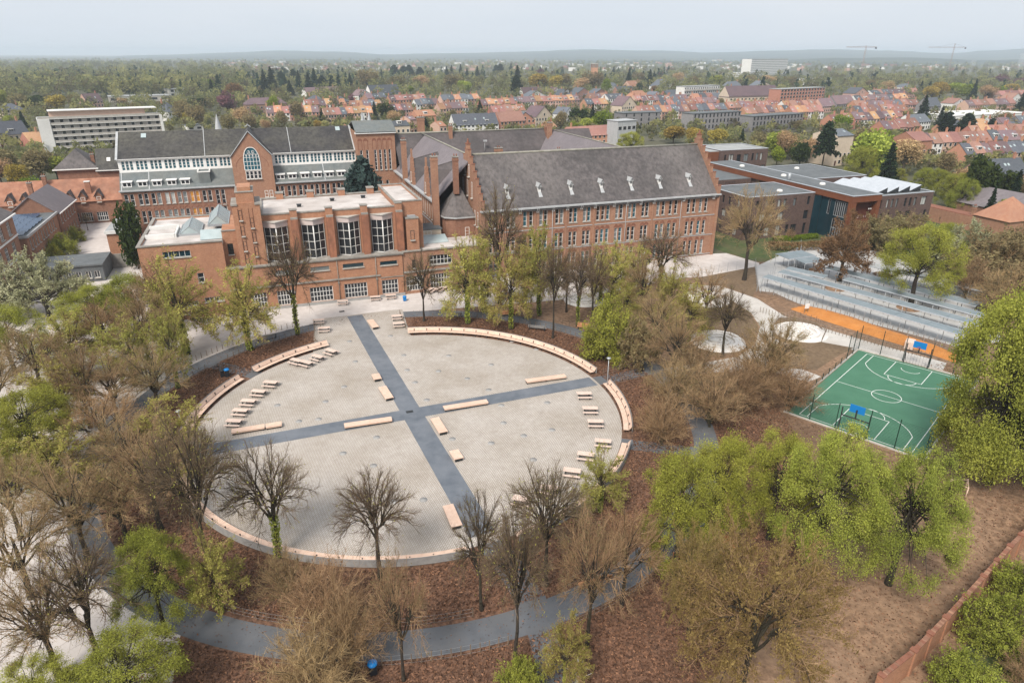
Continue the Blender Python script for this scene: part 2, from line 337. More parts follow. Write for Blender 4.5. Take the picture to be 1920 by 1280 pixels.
def plaza_mat():
    m = mat('plaza_paving', (0.475, 0.437, 0.41), (0.555, 0.515, 0.488), 1.2, 0.9)
    nt = m.node_tree; n, l = nt.nodes, nt.links; b = n['Principled BSDF']
    src = b.inputs['Base Color'].links[0].from_socket
    geo = n.new('ShaderNodeNewGeometry'); mp = n.new('ShaderNodeMapping'); mp.inputs['Rotation'].default_value = (0, 0, -AX - math.radians(52)); l.new(geo.outputs['Position'], mp.inputs['Vector'])
    bt = n.new('ShaderNodeTexBrick'); l.new(mp.outputs[0], bt.inputs['Vector']); bt.offset = 0.5
    bt.inputs['Scale'].default_value = 1.0; bt.inputs['Brick Width'].default_value = 0.40; bt.inputs['Row Height'].default_value = 0.20; bt.inputs['Mortar Size'].default_value = 0.036; bt.inputs['Mortar Smooth'].default_value = 0.3
    bt.inputs['Color1'].default_value = (1, 1, 1, 1); bt.inputs['Color2'].default_value = (0.9, 0.89, 0.88, 1); bt.inputs['Mortar'].default_value = (0.60, 0.565, 0.50, 1)
    no = n.new('ShaderNodeTexNoise'); no.inputs['Scale'].default_value = 0.16; no.inputs['Detail'].default_value = 9; l.new(geo.outputs['Position'], no.inputs['Vector'])
    cr = n.new('ShaderNodeValToRGB'); cr.color_ramp.elements[0].position = 0.35; cr.color_ramp.elements[0].color = (1, 1, 1, 1); cr.color_ramp.elements[1].position = 0.72; cr.color_ramp.elements[1].color = (0.78, 0.75, 0.70, 1); l.new(no.outputs['Fac'], cr.inputs['Fac'])
    x = n.new('ShaderNodeMix'); x.data_type = 'RGBA'; x.blend_type = 'MULTIPLY'; x.inputs[0].default_value = 1; l.new(src, x.inputs[6]); l.new(bt.outputs['Color'], x.inputs[7])
    y = n.new('ShaderNodeMix'); y.data_type = 'RGBA'; y.blend_type = 'MULTIPLY'; y.inputs[0].default_value = 1; l.new(x.outputs[2], y.inputs[6]); l.new(cr.outputs['Color'], y.inputs[7])
    l.new(y.outputs[2], b.inputs['Base Color'])
plaza_mat()

def flat(name, pts, z, m, label, off=None):           # a sheet of ground
    mb = MB(); mb.poly([(p[0], p[1], z) for p in pts])
    o = ob(name, mb.mesh(name, m)); return tag(o, label, None, None, 'structure')
def uvp(*pts): return [W(*p) for p in pts]
def pxp(*pts): return [g(*p) for p in pts]
PC = (0.0, -0.8)                                        # centre of the round square, radius 26.2
def circ(r, a0=0, a1=360, n=96): return [W(PC[0] + r * math.cos(math.radians(a0 + (a1 - a0) * i / n)), PC[1] + r * math.sin(math.radians(a0 + (a1 - a0) * i / n))) for i in range(n + (0 if a1 - a0 >= 360 else 1))]
def ring(name, r0, r1, z, m, label, a0=0, a1=360, n=120):
    mb = MB()
    for i in range(n):
        t0, t1 = math.radians(a0 + (a1 - a0) * i / n), math.radians(a0 + (a1 - a0) * (i + 1) / n)
        q = [W(PC[0] + r * math.cos(t), PC[1] + r * math.sin(t), z) for r, t in ((r0, t0), (r1, t0), (r1, t1), (r0, t1))]
        mb.poly(q)
    return tag(ob(name, mb.mesh(name, m)), label, None, None, 'structure')
def strip(name, pts, w, z, m, label):                   # a path of even width through uv points
    mb = MB(); P = [Vector((p[0], p[1], 0)) for p in pts]; L, R = [], []
    for i, p in enumerate(P):
        d = (P[min(i + 1, len(P) - 1)] - P[max(i - 1, 0)]).normalized(); nn = Vector((-d.y, d.x, 0)) * w / 2
        L.append(W(p.x + nn.x, p.y + nn.y, z)); R.append(W(p.x - nn.x, p.y - nn.y, z))
    for i in range(len(P) - 1): mb.poly([R[i], R[i + 1], L[i + 1], L[i]])
    return tag(ob(name, mb.mesh(name, m)), label, None, None, 'structure')

S = 11500
flat('ground', [(-S, -600), (S, -600), (S, S), (-S, S)], 0.0, M['ground_far'], 'wide plain of gardens and fields reaching to the hills')
flat('park_soil', uvp((-60, -75), (130, -75), (130, 20), (100, 48), (-60, 48)), 0.004, M['soil'], 'bare brown park soil around the trees')
flat('playground_paving', uvp((-110, -60), (-30, -60), (-20, -20), (-10, 30), (8, 35.5), (38, 32.2), (65, 36.4), (79, 31.6), (86, 40), (84, 49), (26, 62), (14, 120), (-60, 131), (-110, 128)), 0.008, M['pale_paving'], 'pale concrete school playground in front of the brick facades')
lit = [W(PC[0] + r * math.cos(t), PC[1] + r * math.sin(t)) for t, r in [(math.radians(a), 34.8 + (12.5 * min(1, min(a + 134, -12 - a) / 14) if -134 < a < -12 else 0)) for a in range(-168, 192, 2)]]
flat('leaf_litter', lit, 0.012, M['litter'], 'red brown leaf litter under the trees round the square')
ring('ring_path', 34.6, 37.4, 0.016, M['asphalt_worn'], 'grey asphalt path circling the wooded ring')
strip('spoke_path', [(25, 0.0), (30, 0.1), (36, 0.5)], 2.4, 0.020, M['asphalt_worn'], 'short asphalt path leaving the square beside the lamp post')
strip('spoke_path', [(-18.5, 17.8), (-22, 21.5), (-26.5, 25.5)], 2.2, 0.0204, M['asphalt_worn'], 'short asphalt path leaving the square beside the blue lidded bin')
strip('spoke_path', [(21.5, -15.5), (26, -18.5), (31, -21.5)], 2.2, 0.0208, M['asphalt_worn'], 'short asphalt path leaving the square behind the picnic tables')
strip('spoke_path', [(1.6, -26), (2.4, -31), (2.8, -36), (2.0, -41), (0.2, -48)], 2.6, 0.0212, M['asphalt_worn'], 'asphalt path running out of the square under the bare trees')
strip('spoke_path', [(-25.5, -0.6), (-30, -1.0), (-36, -1.6)], 2.3, 0.0216, M['asphalt_worn'], 'short asphalt path leaving the square towards the shaded side')
plaza = flat('plaza', circ(26.2), 0.026, M['plaza_paving'], 'round square paved in pale rows of stones')
flat('plaza_entrance', uvp((-9.0, 37.5), (-9.6, 30), (-10.4, 22), (5.0, 22), (5.6, 30), (6.3, 37.5)), 0.022, M['plaza_paving'], 'paved entrance between the round square and the playground')
strip('cross_path', [(-2.15, 37.0), (1.45, -25.6)], 2.6, 0.031, M['asphalt'], 'blue grey asphalt strip crossing the square from the library side')
strip('cross_path', [(-25.6, -0.9), (25.8, 0.1)], 2.6, 0.035, M['asphalt'], 'blue grey asphalt strip crossing the square from side to side')
# drain covers and the round grey insets of the paving
dm = MB(); dm.lathe((0, 0, 0), [(0.42, 0), (0.42, 0.012), (0.0, 0.012)], 14); disc_me = dm.mesh('paving_disc', M['stone_grey'])
for px, py in [(610, 753), (645, 725), (757, 666), (763, 694), (778, 717), (800, 750), (841, 667), (822, 696), (876, 710), (921, 684), (916, 731), (940, 760), (944, 793), (1035, 806), (982, 817), (1026, 755), (1043, 709), (848, 823), (921, 831), (1000, 862), (1080, 910), (706, 820), (643, 850), (597, 786), (666, 678), (700, 873), (794, 937), (740, 940), (667, 930), (655, 640), (732, 630), (1005, 655), (960, 640), (560, 790), (520, 760)]:
    p = g(px, py); ob('paving_disc', disc_me, plaza, (p.x, p.y, 0.0262))
dm = MB(); dm.box(-0.5, 0.5, -0.5, 0.5, 0, 0.012); hatch_me = dm.mesh('hatch', M['metal_dark'])
for px, py in [(768, 772), (641, 584)]:
    p = g(px, py); ob('hatch_cover', hatch_me, plaza, (p.x, p.y, 0.036), AX, (0.9, 0.6, 1))

# right-hand part of the park
flat('dusty_path', pxp((1285, 533), (1350, 536), (1420, 560), (1470, 592), (1560, 620), (1640, 644), (1775, 680), (1768, 694), (1640, 664), (1590, 654), (1530, 657), (1482, 664), (1474, 680), (1540, 706), (1515, 716), (1440, 695), (1340, 698), (1205, 712), (1205, 698), (1330, 678), (1385, 668), (1416, 645), (1425, 612), (1408, 586), (1370, 562), (1300, 548)), 0.009, M['dust_path'], 'pale dusty path winding past the white stone circles')
flat('mulch_bed', pxp((1428, 660), (1470, 646), (1535, 640), (1600, 652), (1570, 668), (1530, 694), (1470, 690), (1440, 676)), 0.0125, M['mulch'], 'brown mulch bed beside the green sports court')
flat('mulch_bed', pxp((1300, 545), (1360, 558), (1405, 584), (1422, 612), (1414, 640), (1390, 662), (1330, 668), (1240, 640), (1230, 580)), 0.0125, M['mulch'], 'brown mulch lawn between the white stone circles')
flat('mulch_bed', pxp((1452, 605), (1460, 596), (1490, 594), (1530, 604), (1548, 622), (1535, 640), (1480, 646), (1452, 634)), 0.0127, M['mulch'], 'small brown bed round the largest white stone circle')
flat('mulch_bed', pxp((1290, 524), (1416, 500), (1424, 545), (1415, 558), (1350, 534)), 0.0126, M['mulch'], 'brown bed under the bare tree by the dark school')
bike_yard = flat('bike_yard', pxp((1408, 548), (1416, 500), (1500, 462), (1640, 470), (1850, 545), (1880, 640), (1800, 652), (1760, 640), (1600, 598)), 0.0105, M['concrete'], 'pale concrete yard with the bicycle shelters')
flat('school_garden', uvp((86, 41), (96, 37), (140, 14), (175, 30), (175, 120), (84, 120), (84, 50)), 0.0075, M['grass_dark'], 'rough green garden round the dark brick school')
flat('rough_verge', uvp((24, -53.5), (50, -45), (72, -36), (140, -30), (140, -75), (24, -75)), 0.0085, M['grass_dark'], 'rough green verge outside the long brick wall')

# orange sand bank: a low mound
def mound(name, outline, h, m, label, inner=0.55):
    P = [g(*p) for p in outline]; c = sum(P, Vector()) / len(P); mb = MB(); n = len(P)
    a = [Vector((p.x, p.y, 0.011)) for p in P]; b = [Vector((p.x + (c.x - p.x) * 0, p.y, 0)) for p in P]
    k = n // 2                                         # the outline runs out along one edge and back along the other
    mid = [(a[i] + a[n - 1 - i]) / 2 + Vector((0, 0, h if 0 < i < k - 1 else h * 0.25)) for i in range(k)]
    q1 = [a[i] * 0.45 + mid[i] * 0.55 + Vector((0, 0, h * 0.2)) for i in range(k)]; q2 = [a[n - 1 - i] * 0.45 + mid[i] * 0.55 + Vector((0, 0, h * 0.2)) for i in range(k)]
    for i in range(k - 1):
        for r0, r1 in ((a[:k], q1), (q1, mid), (mid, q2), (q2, [a[n - 1 - j] for j in range(k)])):
            mb.poly([r0[i], r0[i + 1], r1[i + 1], r1[i]], 0, True)
    return tag(ob(name, mb.mesh(name, m)), label, None, None, 'structure')
mound('sand_bank', [(1476, 577), (1510, 590), (1560, 606), (1610, 622), (1660, 638), (1720, 656), (1790, 680), (1808, 672), (1758, 648), (1698, 628), (1648, 612), (1598, 594), (1548, 580), (1500, 570)], 0.6, M['orange_sand'], 'bright orange sand bank below the bicycle yard')
mound('earth_bank', [(1412, 556), (1440, 566), (1480, 579), (1520, 588), (1520, 578), (1490, 566), (1450, 548), (1416, 545)], 0.5, M['soil'], 'brown earth bank joining the orange sand')

# ------------------------------------------------------------------ hills at the horizon (real distance, rolling outline)
def hill(name, d, pts, depth, label):                   # pts: (px, py of the crest)
    mb = MB(); rows = []
    xs = [p[0] for p in pts]; n = 140
    rng = random.Random(len(label))
    for i in range(n + 1):
        px = -500 + 2920 * i / n
        j = max(k for k in range(len(xs)) if xs[k] <= px) if px >= xs[0] else 0
        j = min(j, len(xs) - 2); t = min(1, max(0, (px - xs[j]) / (xs[j + 1] - xs[j]))); t = t * t * (3 - 2 * t)
        py = pts[j][1] * (1 - t) + pts[j + 1][1] * t
        r = ray(px, py); X, Y = r[0] / r[1] * d, d; z = CAM_H + r[2] / r[1] * d + rng.uniform(-1, 1) * d * 0.00028
        rows.append([(X * (d - depth) / d, d - depth, -2.0), (X * (d - depth * .55) / d, d - depth * .55, z * 0.35), (X * (d - depth * .25) / d, d - depth * .25, z * 0.78), (X, Y, z), (X * 1.2, d * 1.25, -2)])
    for i in range(n):
        for k in range(4): mb.poly([rows[i][k], rows[i + 1][k], rows[i + 1][k + 1], rows[i][k + 1]], 0, True)
    return tag(ob(name, mb.mesh(name, M['hill_field'])), label, None, None, 'structure')
hill('hills', 9000, [(-500, 105), (0, 106), (150, 107), (300, 103), (420, 99), (520, 95), (640, 97), (720, 102), (860, 100), (980, 97), (1100, 93), (1230, 95), (1330, 99), (1450, 95), (1560, 93), (1650, 95), (1790, 100), (1850, 95), (1920, 92), (2420, 92)], 3800, 'far blue hills along the horizon')
hill('hills', 4600, [(-500, 120), (0, 120), (300, 117), (420, 113), (560, 111), (700, 114), (850, 118), (1000, 116), (1200, 113), (1400, 116), (1560, 109), (1700, 108), (1850, 113), (1960, 110), (2420, 110)], 1600, 'nearer hazy ridge of fields and woods below the horizon')
# ================================================================== building kit
ROT = {'F': 0.0, 'L': -PI / 2, 'R': PI / 2, 'K': PI}
def to_uv(side, a, d, pos):
    return {'F': (a, pos + d), 'K': (a, pos - d), 'L': (pos + d, a), 'R': (pos - d, a)}[side]
def wall(mb, side, a0, a1, z0, z1, pos, holes=(), depth=0.22, m=0, mr=None):
    """front of a wall with recessed openings (a, z, w, h)"""
    xs = sorted({a0, a1, *[h[0] for h in holes], *[h[0] + h[2] for h in holes]}); zs = sorted({z0, z1, *[h[1] for h in holes], *[h[1] + h[3] for h in holes]})
    xs = [x for x in xs if a0 - 1e-6 <= x <= a1 + 1e-6]; zs = [z for z in zs if z0 - 1e-6 <= z <= z1 + 1e-6]
    flip = side in ('L', 'K')
    def P(a, d, z): u, v = to_uv(side, a, d, pos); return (u, v, z)
    def quad(pts, mm=m): mb.poly(pts[::-1] if flip else pts, mm)
    for k in range(len(zs) - 1):
        run = None
        for i in range(len(xs)):
            cx = (xs[i] + xs[i + 1]) / 2 if i + 1 < len(xs) else None; cz = (zs[k] + zs[k + 1]) / 2
            inside = cx is None or any(h[0] < cx < h[0] + h[2] and h[1] < cz < h[1] + h[3] for h in holes)
            if not inside and run is None: run = xs[i]
            if inside and run is not None:
                quad([P(run, 0, zs[k]), P(xs[i], 0, zs[k]), P(xs[i], 0, zs[k + 1]), P(run, 0, zs[k + 1])]); run = None
    for a, z, w, h in [q[:4] for q in holes]:
        for q in ([(a, 0, z), (a, depth, z), (a, depth, z + h), (a, 0, z + h)], [(a + w, depth, z), (a + w, 0, z), (a + w, 0, z + h), (a + w, depth, z + h)],
                  [(a, 0, z), (a + w, 0, z), (a + w, depth, z), (a, depth, z)], [(a, depth, z + h), (a + w, depth, z + h), (a + w, 0, z + h), (a, 0, z + h)]):
            quad([P(*p) for p in q][::-1], m if mr is None else mr)
WCACHE = {}
def win_meshes(w, h, cols, rows, fm, gm, fw=0.09, mw=0.06, sill=True, transom=None):
    key = (round(w, 2), round(h, 2), cols, rows, fm, gm, fw, mw, sill, transom)
    if key in WCACHE: return WCACHE[key]
    f = MB(); D = 0.09
    f.box(0, fw, 0, D, 0, h); f.box(w - fw, w, 0, D, 0, h); f.box(fw, w - fw, 0, D, 0, fw); f.box(fw, w - fw, 0, D, h - fw, h)
    for i in range(1, cols):
        x = fw + (w - 2 * fw) * i / cols; f.box(x - mw / 2, x + mw / 2, 0.015, D, fw, h - fw)
    for j in range(1, rows):
        z = fw + (h - 2 * fw) * j / rows; f.box(fw, w - fw, 0.02, D, z - mw / 2, z + mw / 2)
    if sill: f.box(-0.08, w + 0.08, -0.32, 0.03, -0.14, 0.0, 1)
    p = MB(); p.box(fw * .5, w - fw * .5, 0.05, 0.06, fw * .5, h - fw * .5)
    WCACHE[key] = (f.mesh('window', M[fm], M['stone']), p.mesh('pane', M[gm])); return WCACHE[key]
class Bld:
    def __init__(s, name, label, u0, v0, cat='building', group=None):
        s.o = (u0, v0); s.root = thing(name, label, cat, W(u0, v0), AX, group)
    def add(s, name, mb, *mats, parent=None, label=None):
        o = ob(name, mb.mesh(name, *[M[x] for x in mats], off=s.o), parent or s.root)
        if label: o['label'] = label
        return o
    def win(s, side, a, z, w, h, cols, rows, pos, depth=0.14, fm='white_paint', gm='glass_dark', name='window', **kw):
        f, p = win_meshes(w, h, cols, rows, fm, gm, **kw)
        aa = a if side in ('F', 'R') else a + w
        u, v = to_uv(side, aa, depth, pos)
        o = ob(name, f, s.root, (u - s.o[0], v - s.o[1], z), ROT[side]); ob('pane', p, o); return o
def gable_roof(mb, u0, u1, v0, v1, ze, zr, axis='u', t=0.22, over=0.35, m=0):
    if axis == 'u':
        vm = (v0 + v1) / 2; k = (zr - ze) / (vm - v0)
        mb.slab([(u0, v0 - over, ze - k * over), (u1, v0 - over, ze - k * over), (u1, vm, zr), (u0, vm, zr)], t, m)
        mb.slab([(u0, vm + 0.004, zr), (u1, vm + 0.004, zr), (u1, v1 + over, ze - k * over), (u0, v1 + over, ze - k * over)], t, m)
    else:
        um = (u0 + u1) / 2; k = (zr - ze) / (um - u0)
        mb.slab([(u0 - over, v1, ze - k * over), (u0 - over, v0, ze - k * over), (um, v0, zr), (um, v1, zr)], t, m)
        mb.slab([(um + 0.004, v1, zr), (um + 0.004, v0, zr), (u1 + over, v0, ze - k * over), (u1 + over, v1, ze - k * over)], t, m)
def chimney(b, u, v, z0, z1, w=1.1, d=0.9, mt='brick_red'):
    mb = MB(); mb.box(u - w / 2, u + w / 2, v - d / 2, v + d / 2, z0, z1 - 0.9)
    mb.box(u - w / 2 - .08, u + w / 2 + .08, v - d / 2 - .08, v + d / 2 + .08, z1 - 0.9, z1 - 0.6); mb.box(u - w / 2, u + w / 2, v - d / 2, v + d / 2, z1 - .6, z1 - .2)
    mb.box(u - w / 2 - .1, u + w / 2 + .1, v - d / 2 - .1, v + d / 2 + .1, z1 - .2, z1, 1)
    for dx in (-.25, .25): mb.tube((u + dx, v, z1), (u + dx, v, z1 + .45), .13, .11, 8, 2)
    return b.add('chimney', mb, mt, 'coping', 'brick_dark_trim')
def arch_strip(mb, side, a, z, w, pos, d=-0.05, t=0.16, m=0, n=7, pointed=1.15):       # a raised brick arch over an opening
    r0 = w / 2; pts0, pts1 = [], []
    for i in range(n + 1):
        th = PI * i / n; pts0.append((a + r0 - r0 * math.cos(th), z + r0 * pointed * math.sin(th))); pts1.append((a + r0 - (r0 + t) * math.cos(th), z + (r0 + t) * pointed * math.sin(th)))
    def P(p, dd): u, v = to_uv(side, p[0], dd, pos); return (u, v, p[1])
    for i in range(n):
        q = [P(pts0[i], d), P(pts0[i + 1], d), P(pts1[i + 1], d), P(pts1[i], d)]; mb.poly(q, m)
        mb.poly([P(pts1[i], d), P(pts1[i + 1], d), P(pts1[i + 1], 0), P(pts1[i], 0)], m); mb.poly([P(pts0[i], 0), P(pts0[i + 1], 0), P(pts0[i + 1], d), P(pts0[i], d)], m)
def arch_fill(mb, side, a, z, w, pos, d=-0.02, m=0, n=7, pointed=1.15):
    r0 = w / 2; q = []
    for i in range(n + 1):
        th = PI * i / n; u, v = to_uv(side, a + r0 - r0 * math.cos(th), d, pos); q.append((u, v, z + r0 * pointed * math.sin(th)))
    mb.poly(q, m)

# ================================================================== long gabled wing (front right)
b = Bld('school_wing', 'long red brick school wing with steep slate roof and stepped gables', 25.2, 49.4)
V0, V1, ZE, ZR, UL, UR = 49.4, 68.2, 13.9, 23.3, 25.2, 80.2
rng = random.Random(3)
groups = [(26.6, 1.8), (30.4, 1.8), (33.9, 2.1), (37.4, 1.8), (40.94, 1.8), (44.03, 1.83), (47.17, 1.75), (50.23, 3.1), (54.69, 1.8), (57.75, 1.84), (60.98, 1.74), (64.6, 2.1), (67.7, 2.15), (72.3, 2.15), (75.35, 2.2)]
rows = [(10.1, 2.95), (5.2, 2.95), (0.62, 3.15)]
holes, wins = [], []
for gi, (a, w) in enumerate(groups):
    nl = 3 if w > 2.5 else 2; lw = 0.78
    for (z, h) in rows:
        for k in range(nl):
            aa = a + (w - lw) * k / (nl - 1); holes.append((aa, z, lw, h)); wins.append((aa, z, lw, h))
w_ = MB(); wall(w_, 'F', UL, UR, 0, ZE, V0, holes, 0.25)
w_.poly([(UL, V1, 0), (UR, V1, 0), (UR, V1, ZE), (UL, V1, ZE)][::-1])
b.add('wall', w_, 'brick_red')
for a, z, lw, h in wins: b.win('F', a, z, lw, h, 1, 3, V0, 0.17, gm=rng.choice(['glass_dark'] * 5 + ['glass_grey', 'glass_teal']))
tr = MB()
for gi, (a, w) in enumerate(groups):
    nl = 3 if w > 2.5 else 2
    for z, h in rows[1:]:
        for k in range(nl):
            aa = a + (w - 0.78) * k / (nl - 1); arch_strip(tr, 'F', aa - 0.03, z + h + 0.1, 0.84, V0, -0.05, 0.15); arch_fill(tr, 'F', aa, z + h + 0.1, 0.8, V0, -0.012)
b.add('arch_trim', tr, 'brick_dark_trim')
tr = MB()
for z in (9.2, 4.75, 0.3): tr.box(UL - .05, UR + .05, V0 - 0.1, V0 - 0.003, z, z + 0.14)
tr.box(UL - 0.4, UR + 0.2, V0 - 0.75, V0 - 0.05, ZE - 0.28, ZE - 0.02); tr.box(UL - .1, UR + .1, V0 - 0.35, V0 - 0.004, ZE - 0.62, ZE - 0.282)
b.add('cornice', tr, 'lead')
# paired white eaves brackets
for a in [29.4, 32.9, 36.7, 40.1, 43.2, 46.4, 49.5, 53.9, 57.0, 60.3, 63.5, 70.9, 78.6]:
    for d in (0, 0.35): br = MB(); br.box(a + d, a + d + 0.12, V0 - 0.55, V0 - 0.30, ZE - 0.75, ZE - 0.285); br.box(a + d, a + d + .12, V0 - .34, V0 - 0.012, ZE - 1.15, ZE - .64); b.add('eaves_bracket', br, 'white_paint')
for a in [29.6, 36.4, 43.3, 49.6, 63.6, 71.0]: ps = MB(); ps.box(a - 0.22, a + 0.22, V0 - 0.16, V0 - 0.002, 0.46, ZE - 1.2); b.add('pilaster', ps, 'brick_red')
for a in (40.2, 57.1, 70.6): dp = MB(); dp.tube((a, V0 - 0.26, 0.1), (a, V0 - 0.26, ZE - 0.4), 0.055, None, 6); b.add('downpipe', dp, 'lead')
rf = MB(); gable_roof(rf, UL + 0.3, UR - 0.3, V0, V1, ZE, ZR, 'u', 0.25, 0.62); roof = b.add('roof', rf, 'slate')
rg = MB(); VM = (V0 + V1) / 2; rg.tube((UL + .3, VM, ZR + 0.02), (UR - .3, VM, ZR + 0.02), 0.24, None, 7); b.add('ridge', rg, 'moss_ridge', parent=roof)
def stepped_gable(b, u, th, side, v0, v1, ze, zr, mt, steps=8, windows=True):
    mb = MB(); vm = (v0 + v1) / 2; u0, u1 = (u, u + th) if side == 'L' else (u - th, u)
    mb.box(u0, u1, v0 - 0.35, v1 + 0.35, 0, ze + 0.5)
    hv = (v1 - v0) / 2 + 0.35
    for k in range(steps):
        a = hv * (1 - (k + 0.0) / steps); z0 = ze + 0.5 + (zr - ze + 0.6) * k / steps; z1 = ze + 0.5 + (zr - ze + 0.6) * (k + 1) / steps
        mb.box(u0, u1, vm - a, vm + a, z0, z1)
        for sgn in (-1, 1): mb.box(u0 - 0.06, u1 + 0.06, vm + sgn * a - (0.35 if sgn > 0 else 0.05), vm + sgn * a + (0.05 if sgn > 0 else .35), z1, z1 + 0.18, 1)
    mb.box(u0 - .05, u1 + .05, vm - .5, vm + .5, z1, z1 + 1.0); mb.box(u0 - .12, u1 + .12, vm - .58, vm + .58, z1 + 1.0, z1 + 1.2, 1); mb.lathe(((u0 + u1) / 2, vm, z1 + 1.2), [(.22, 0), (.3, .25), (.12, .5), (.2, .7), (0, .95)], 8, 1)
    g_ = b.add('stepped_gable', mb, mt, 'brick_dark_trim')
    return g_
stepped_gable(b, UL - 0.05, 0.6, 'L', V0, V1, ZE, ZR, 'brick_red'); stepped_gable(b, UR + 0.1, 0.6, 'R', V0, V1, ZE, ZR, 'brick_red')
for zz, hh, aa in ((15.2, 3.2, (55.2, 58.3, 61.4)), (10.2, 2.9, (51.4, 53.4, 55.4, 57.4, 60.4, 62.4)), (19.2, 2.4, (57.0, 59.8)), (5.2, 2.9, (51.4, 53.4, 55.4))):
    for a in aa: b.win('L', a, zz, 0.8, hh, 1, 4, UL - 0.05, -0.02, gm='glass_dark')
for zz, hh, aa in ((10.2, 2.9, (51.4, 53.4, 57, 62)), (5.2, 2.9, (51.4, 53.4, 57, 62))):
    for a in aa: b.win('R', a, zz, 0.8, hh, 1, 4, UR + 0.1, -0.02)
def dormer(parent_b, u, z0, k, v_at):                  # small white gabled dormer with lead roof
    v = v_at(z0); mb = MB(); w, h = 0.62, 1.05; vb = v_at(z0 + h + 0.65)
    mb.box(u - w / 2, u + w / 2, v - 0.12, v_at(z0 + h), z0 - 0.05, z0 + h)
    mb.poly([(u - w / 2, v - .12, z0 + h), (u + w / 2, v - .12, z0 + h), (u, v - .12, z0 + h + .6)])
    mb.slab([(u - w / 2 - .18, v - .4, z0 + h - .12), (u, v - .4, z0 + h + .68), (u, vb, z0 + h + .68), (u - w / 2 - .18, v_at(z0 + h - .12), z0 + h - .12)], .06, 1)
    mb.slab([(u + .003, v - .4, z0 + h + .68), (u + w / 2 + .18, v - .4, z0 + h - .12), (u + w / 2 + .18, v_at(z0 + h - .12), z0 + h - .12), (u + .003, vb, z0 + h + .68)], .06, 1)
    d = parent_b.add('dormer', mb, 'white_paint', 'lead')
    g_ = MB()
    for s in (-1, 1): g_.box(u + s * .13 - .08, u + s * .13 + .08, v - .16, v - .125, z0 + .4, z0 + .95)
    parent_b.add('pane', g_, 'glass_dark', parent=d)
    fl = MB(); fl.slab([(u - .42, v - 1.0, z0 - .98), (u + .42, v - 1.0, z0 - .98), (u + .3, v - .03, z0 - .01), (u - .3, v - .03, z0 - .01)], .05)
    for q in range(len(fl.v)): fl.v[q] = (fl.v[q][0], fl.v[q][1], fl.v[q][2] + .06)
    parent_b.add('flashing', fl, 'lead', parent=d)
slope = (ZR - ZE) / ((V1 - V0) / 2)
for u in (31.4, 38.3, 45.3, 52.3, 59.3, 66.3, 73.8): dormer(b, u, 16.4, slope, lambda z: V0 + (z - ZE) / slope)

# ================================================================== courtyard wings behind it
D = Bld('courtyard_wing', 'receding red brick wing with tall chimneys between chapel block and gabled wing', 18.0, 58)
holes = []; v = 60.6
while v < 97.5:
    for z, h in ((10.2, 3.3), (5.3, 3.3), (1.0, 3.0)): holes.append((v, z, 0.85, h))
    v += 1.55 if int(v * 10) % 3 else 2.1
w_ = MB(); wall(w_, 'L', 58, 100, 0, 14.7, 18.0, holes, 0.22)
w_.box(33.5, 34, 68.4, 96, 0, 14.7)
D.add('wall', w_, 'brick_red')
for a, z, w, h in holes: D.win('L', a, z, w, h, 1, 4, 18.0, 0.14, gm=rng.choice(['glass_dark', 'glass_dark', 'glass_grey']))
c_ = MB(); c_.box(17.3, 17.98, 58, 99.4, 14.35, 14.7); c_.box(17.88, 17.995, 60, 99.4, 9.4, 9.6); D.add('cornice', c_, 'lead')
rf = MB(); gable_roof(rf, 18, 34, 58, 99.6, 14.7, 23.0, 'v', 0.22, 0.5); D.add('roof', rf, 'slate_pale')
rg = MB(); rg.tube((26, 60, 23.05), (26, 104, 23.05), 0.2, None, 6); D.add('ridge', rg, 'moss_ridge')
chimney(D, 17.75, 86.2, 0, 23.6, 1.1, 1.1); chimney(D, 17.85, 56.8, 0, 23.7, 1.25, 1.15); chimney(D, 22.3, 57.2, 16, 23.4, 1.0, 1.0, 'brick_brown')
for vv in (64.2, 78.5):                                # stepped gablets over the eaves
    mb = MB()
    for k in range(6): mb.box(17.6, 18.3, vv - 1.8 + k * .3, vv + 1.8 - k * .3, 14 + k * 1.1, 15.1 + k * 1.1)
    mb.box(17.75, 18.1, vv - .25, vv + .25, 20.6, 22.4)
    gb = D.add('gablet', mb, 'brick_red')
    kk = MB(); kk.slab([(18.2, vv - 1.9, 14.9), (24, vv - 1.9, 19.9), (24, vv, 21.6), (18.2, vv, 20.2)], .12); kk.slab([(18.2, vv + .004, 20.2), (24, vv + .004, 21.6), (24, vv + 1.9, 19.9), (18.2, vv + 1.9, 14.9)], .12); D.add('gablet_roof', kk, 'slate_brown', parent=gb)
    D.win('L', vv - .4, 15.2, .8, 2.2, 1, 3, 17.6, -0.02)
E_ = Bld('courtyard_wing', 'rear courtyard wing with brown slate roof and long mossy ridge', 18, 95)
w_ = MB(); w_.box(19, 72, 95, 111, 0, 14.6); E_.add('wall', w_, 'brick_brown')
rf = MB(); gable_roof(rf, 18.5, 62.6, 95, 111, 14.6, 23.1, 'u', 0.22, 0.4); E_.add('roof', rf, 'slate_brown')
rf = MB(); gable_roof(rf, 62.6, 74, 95, 111, 14.2, 22.9, 'u', 0.22, 0.4); E_.add('roof', rf, 'slate_brown')
rg = MB(); rg.tube((18.6, 103, 23.2), (62.5, 103, 23.2), 0.22, None, 6); E_.add('ridge', rg, 'moss_ridge')
chimney(E_, 33.4, 102, 21, 25.0, .9, .9); chimney(E_, 26.2, 104.6, 20, 27.0, 1.7, 1.3); chimney(E_, 60.5, 99.6, 17.8, 25.2, 1.1, 1.1); chimney(E_, 44.8, 96.6, 13, 19.5, 2.0, 1.0)
pk = MB(); pk.box(60.2, 60.8, 95.5, 103, 14, 15)
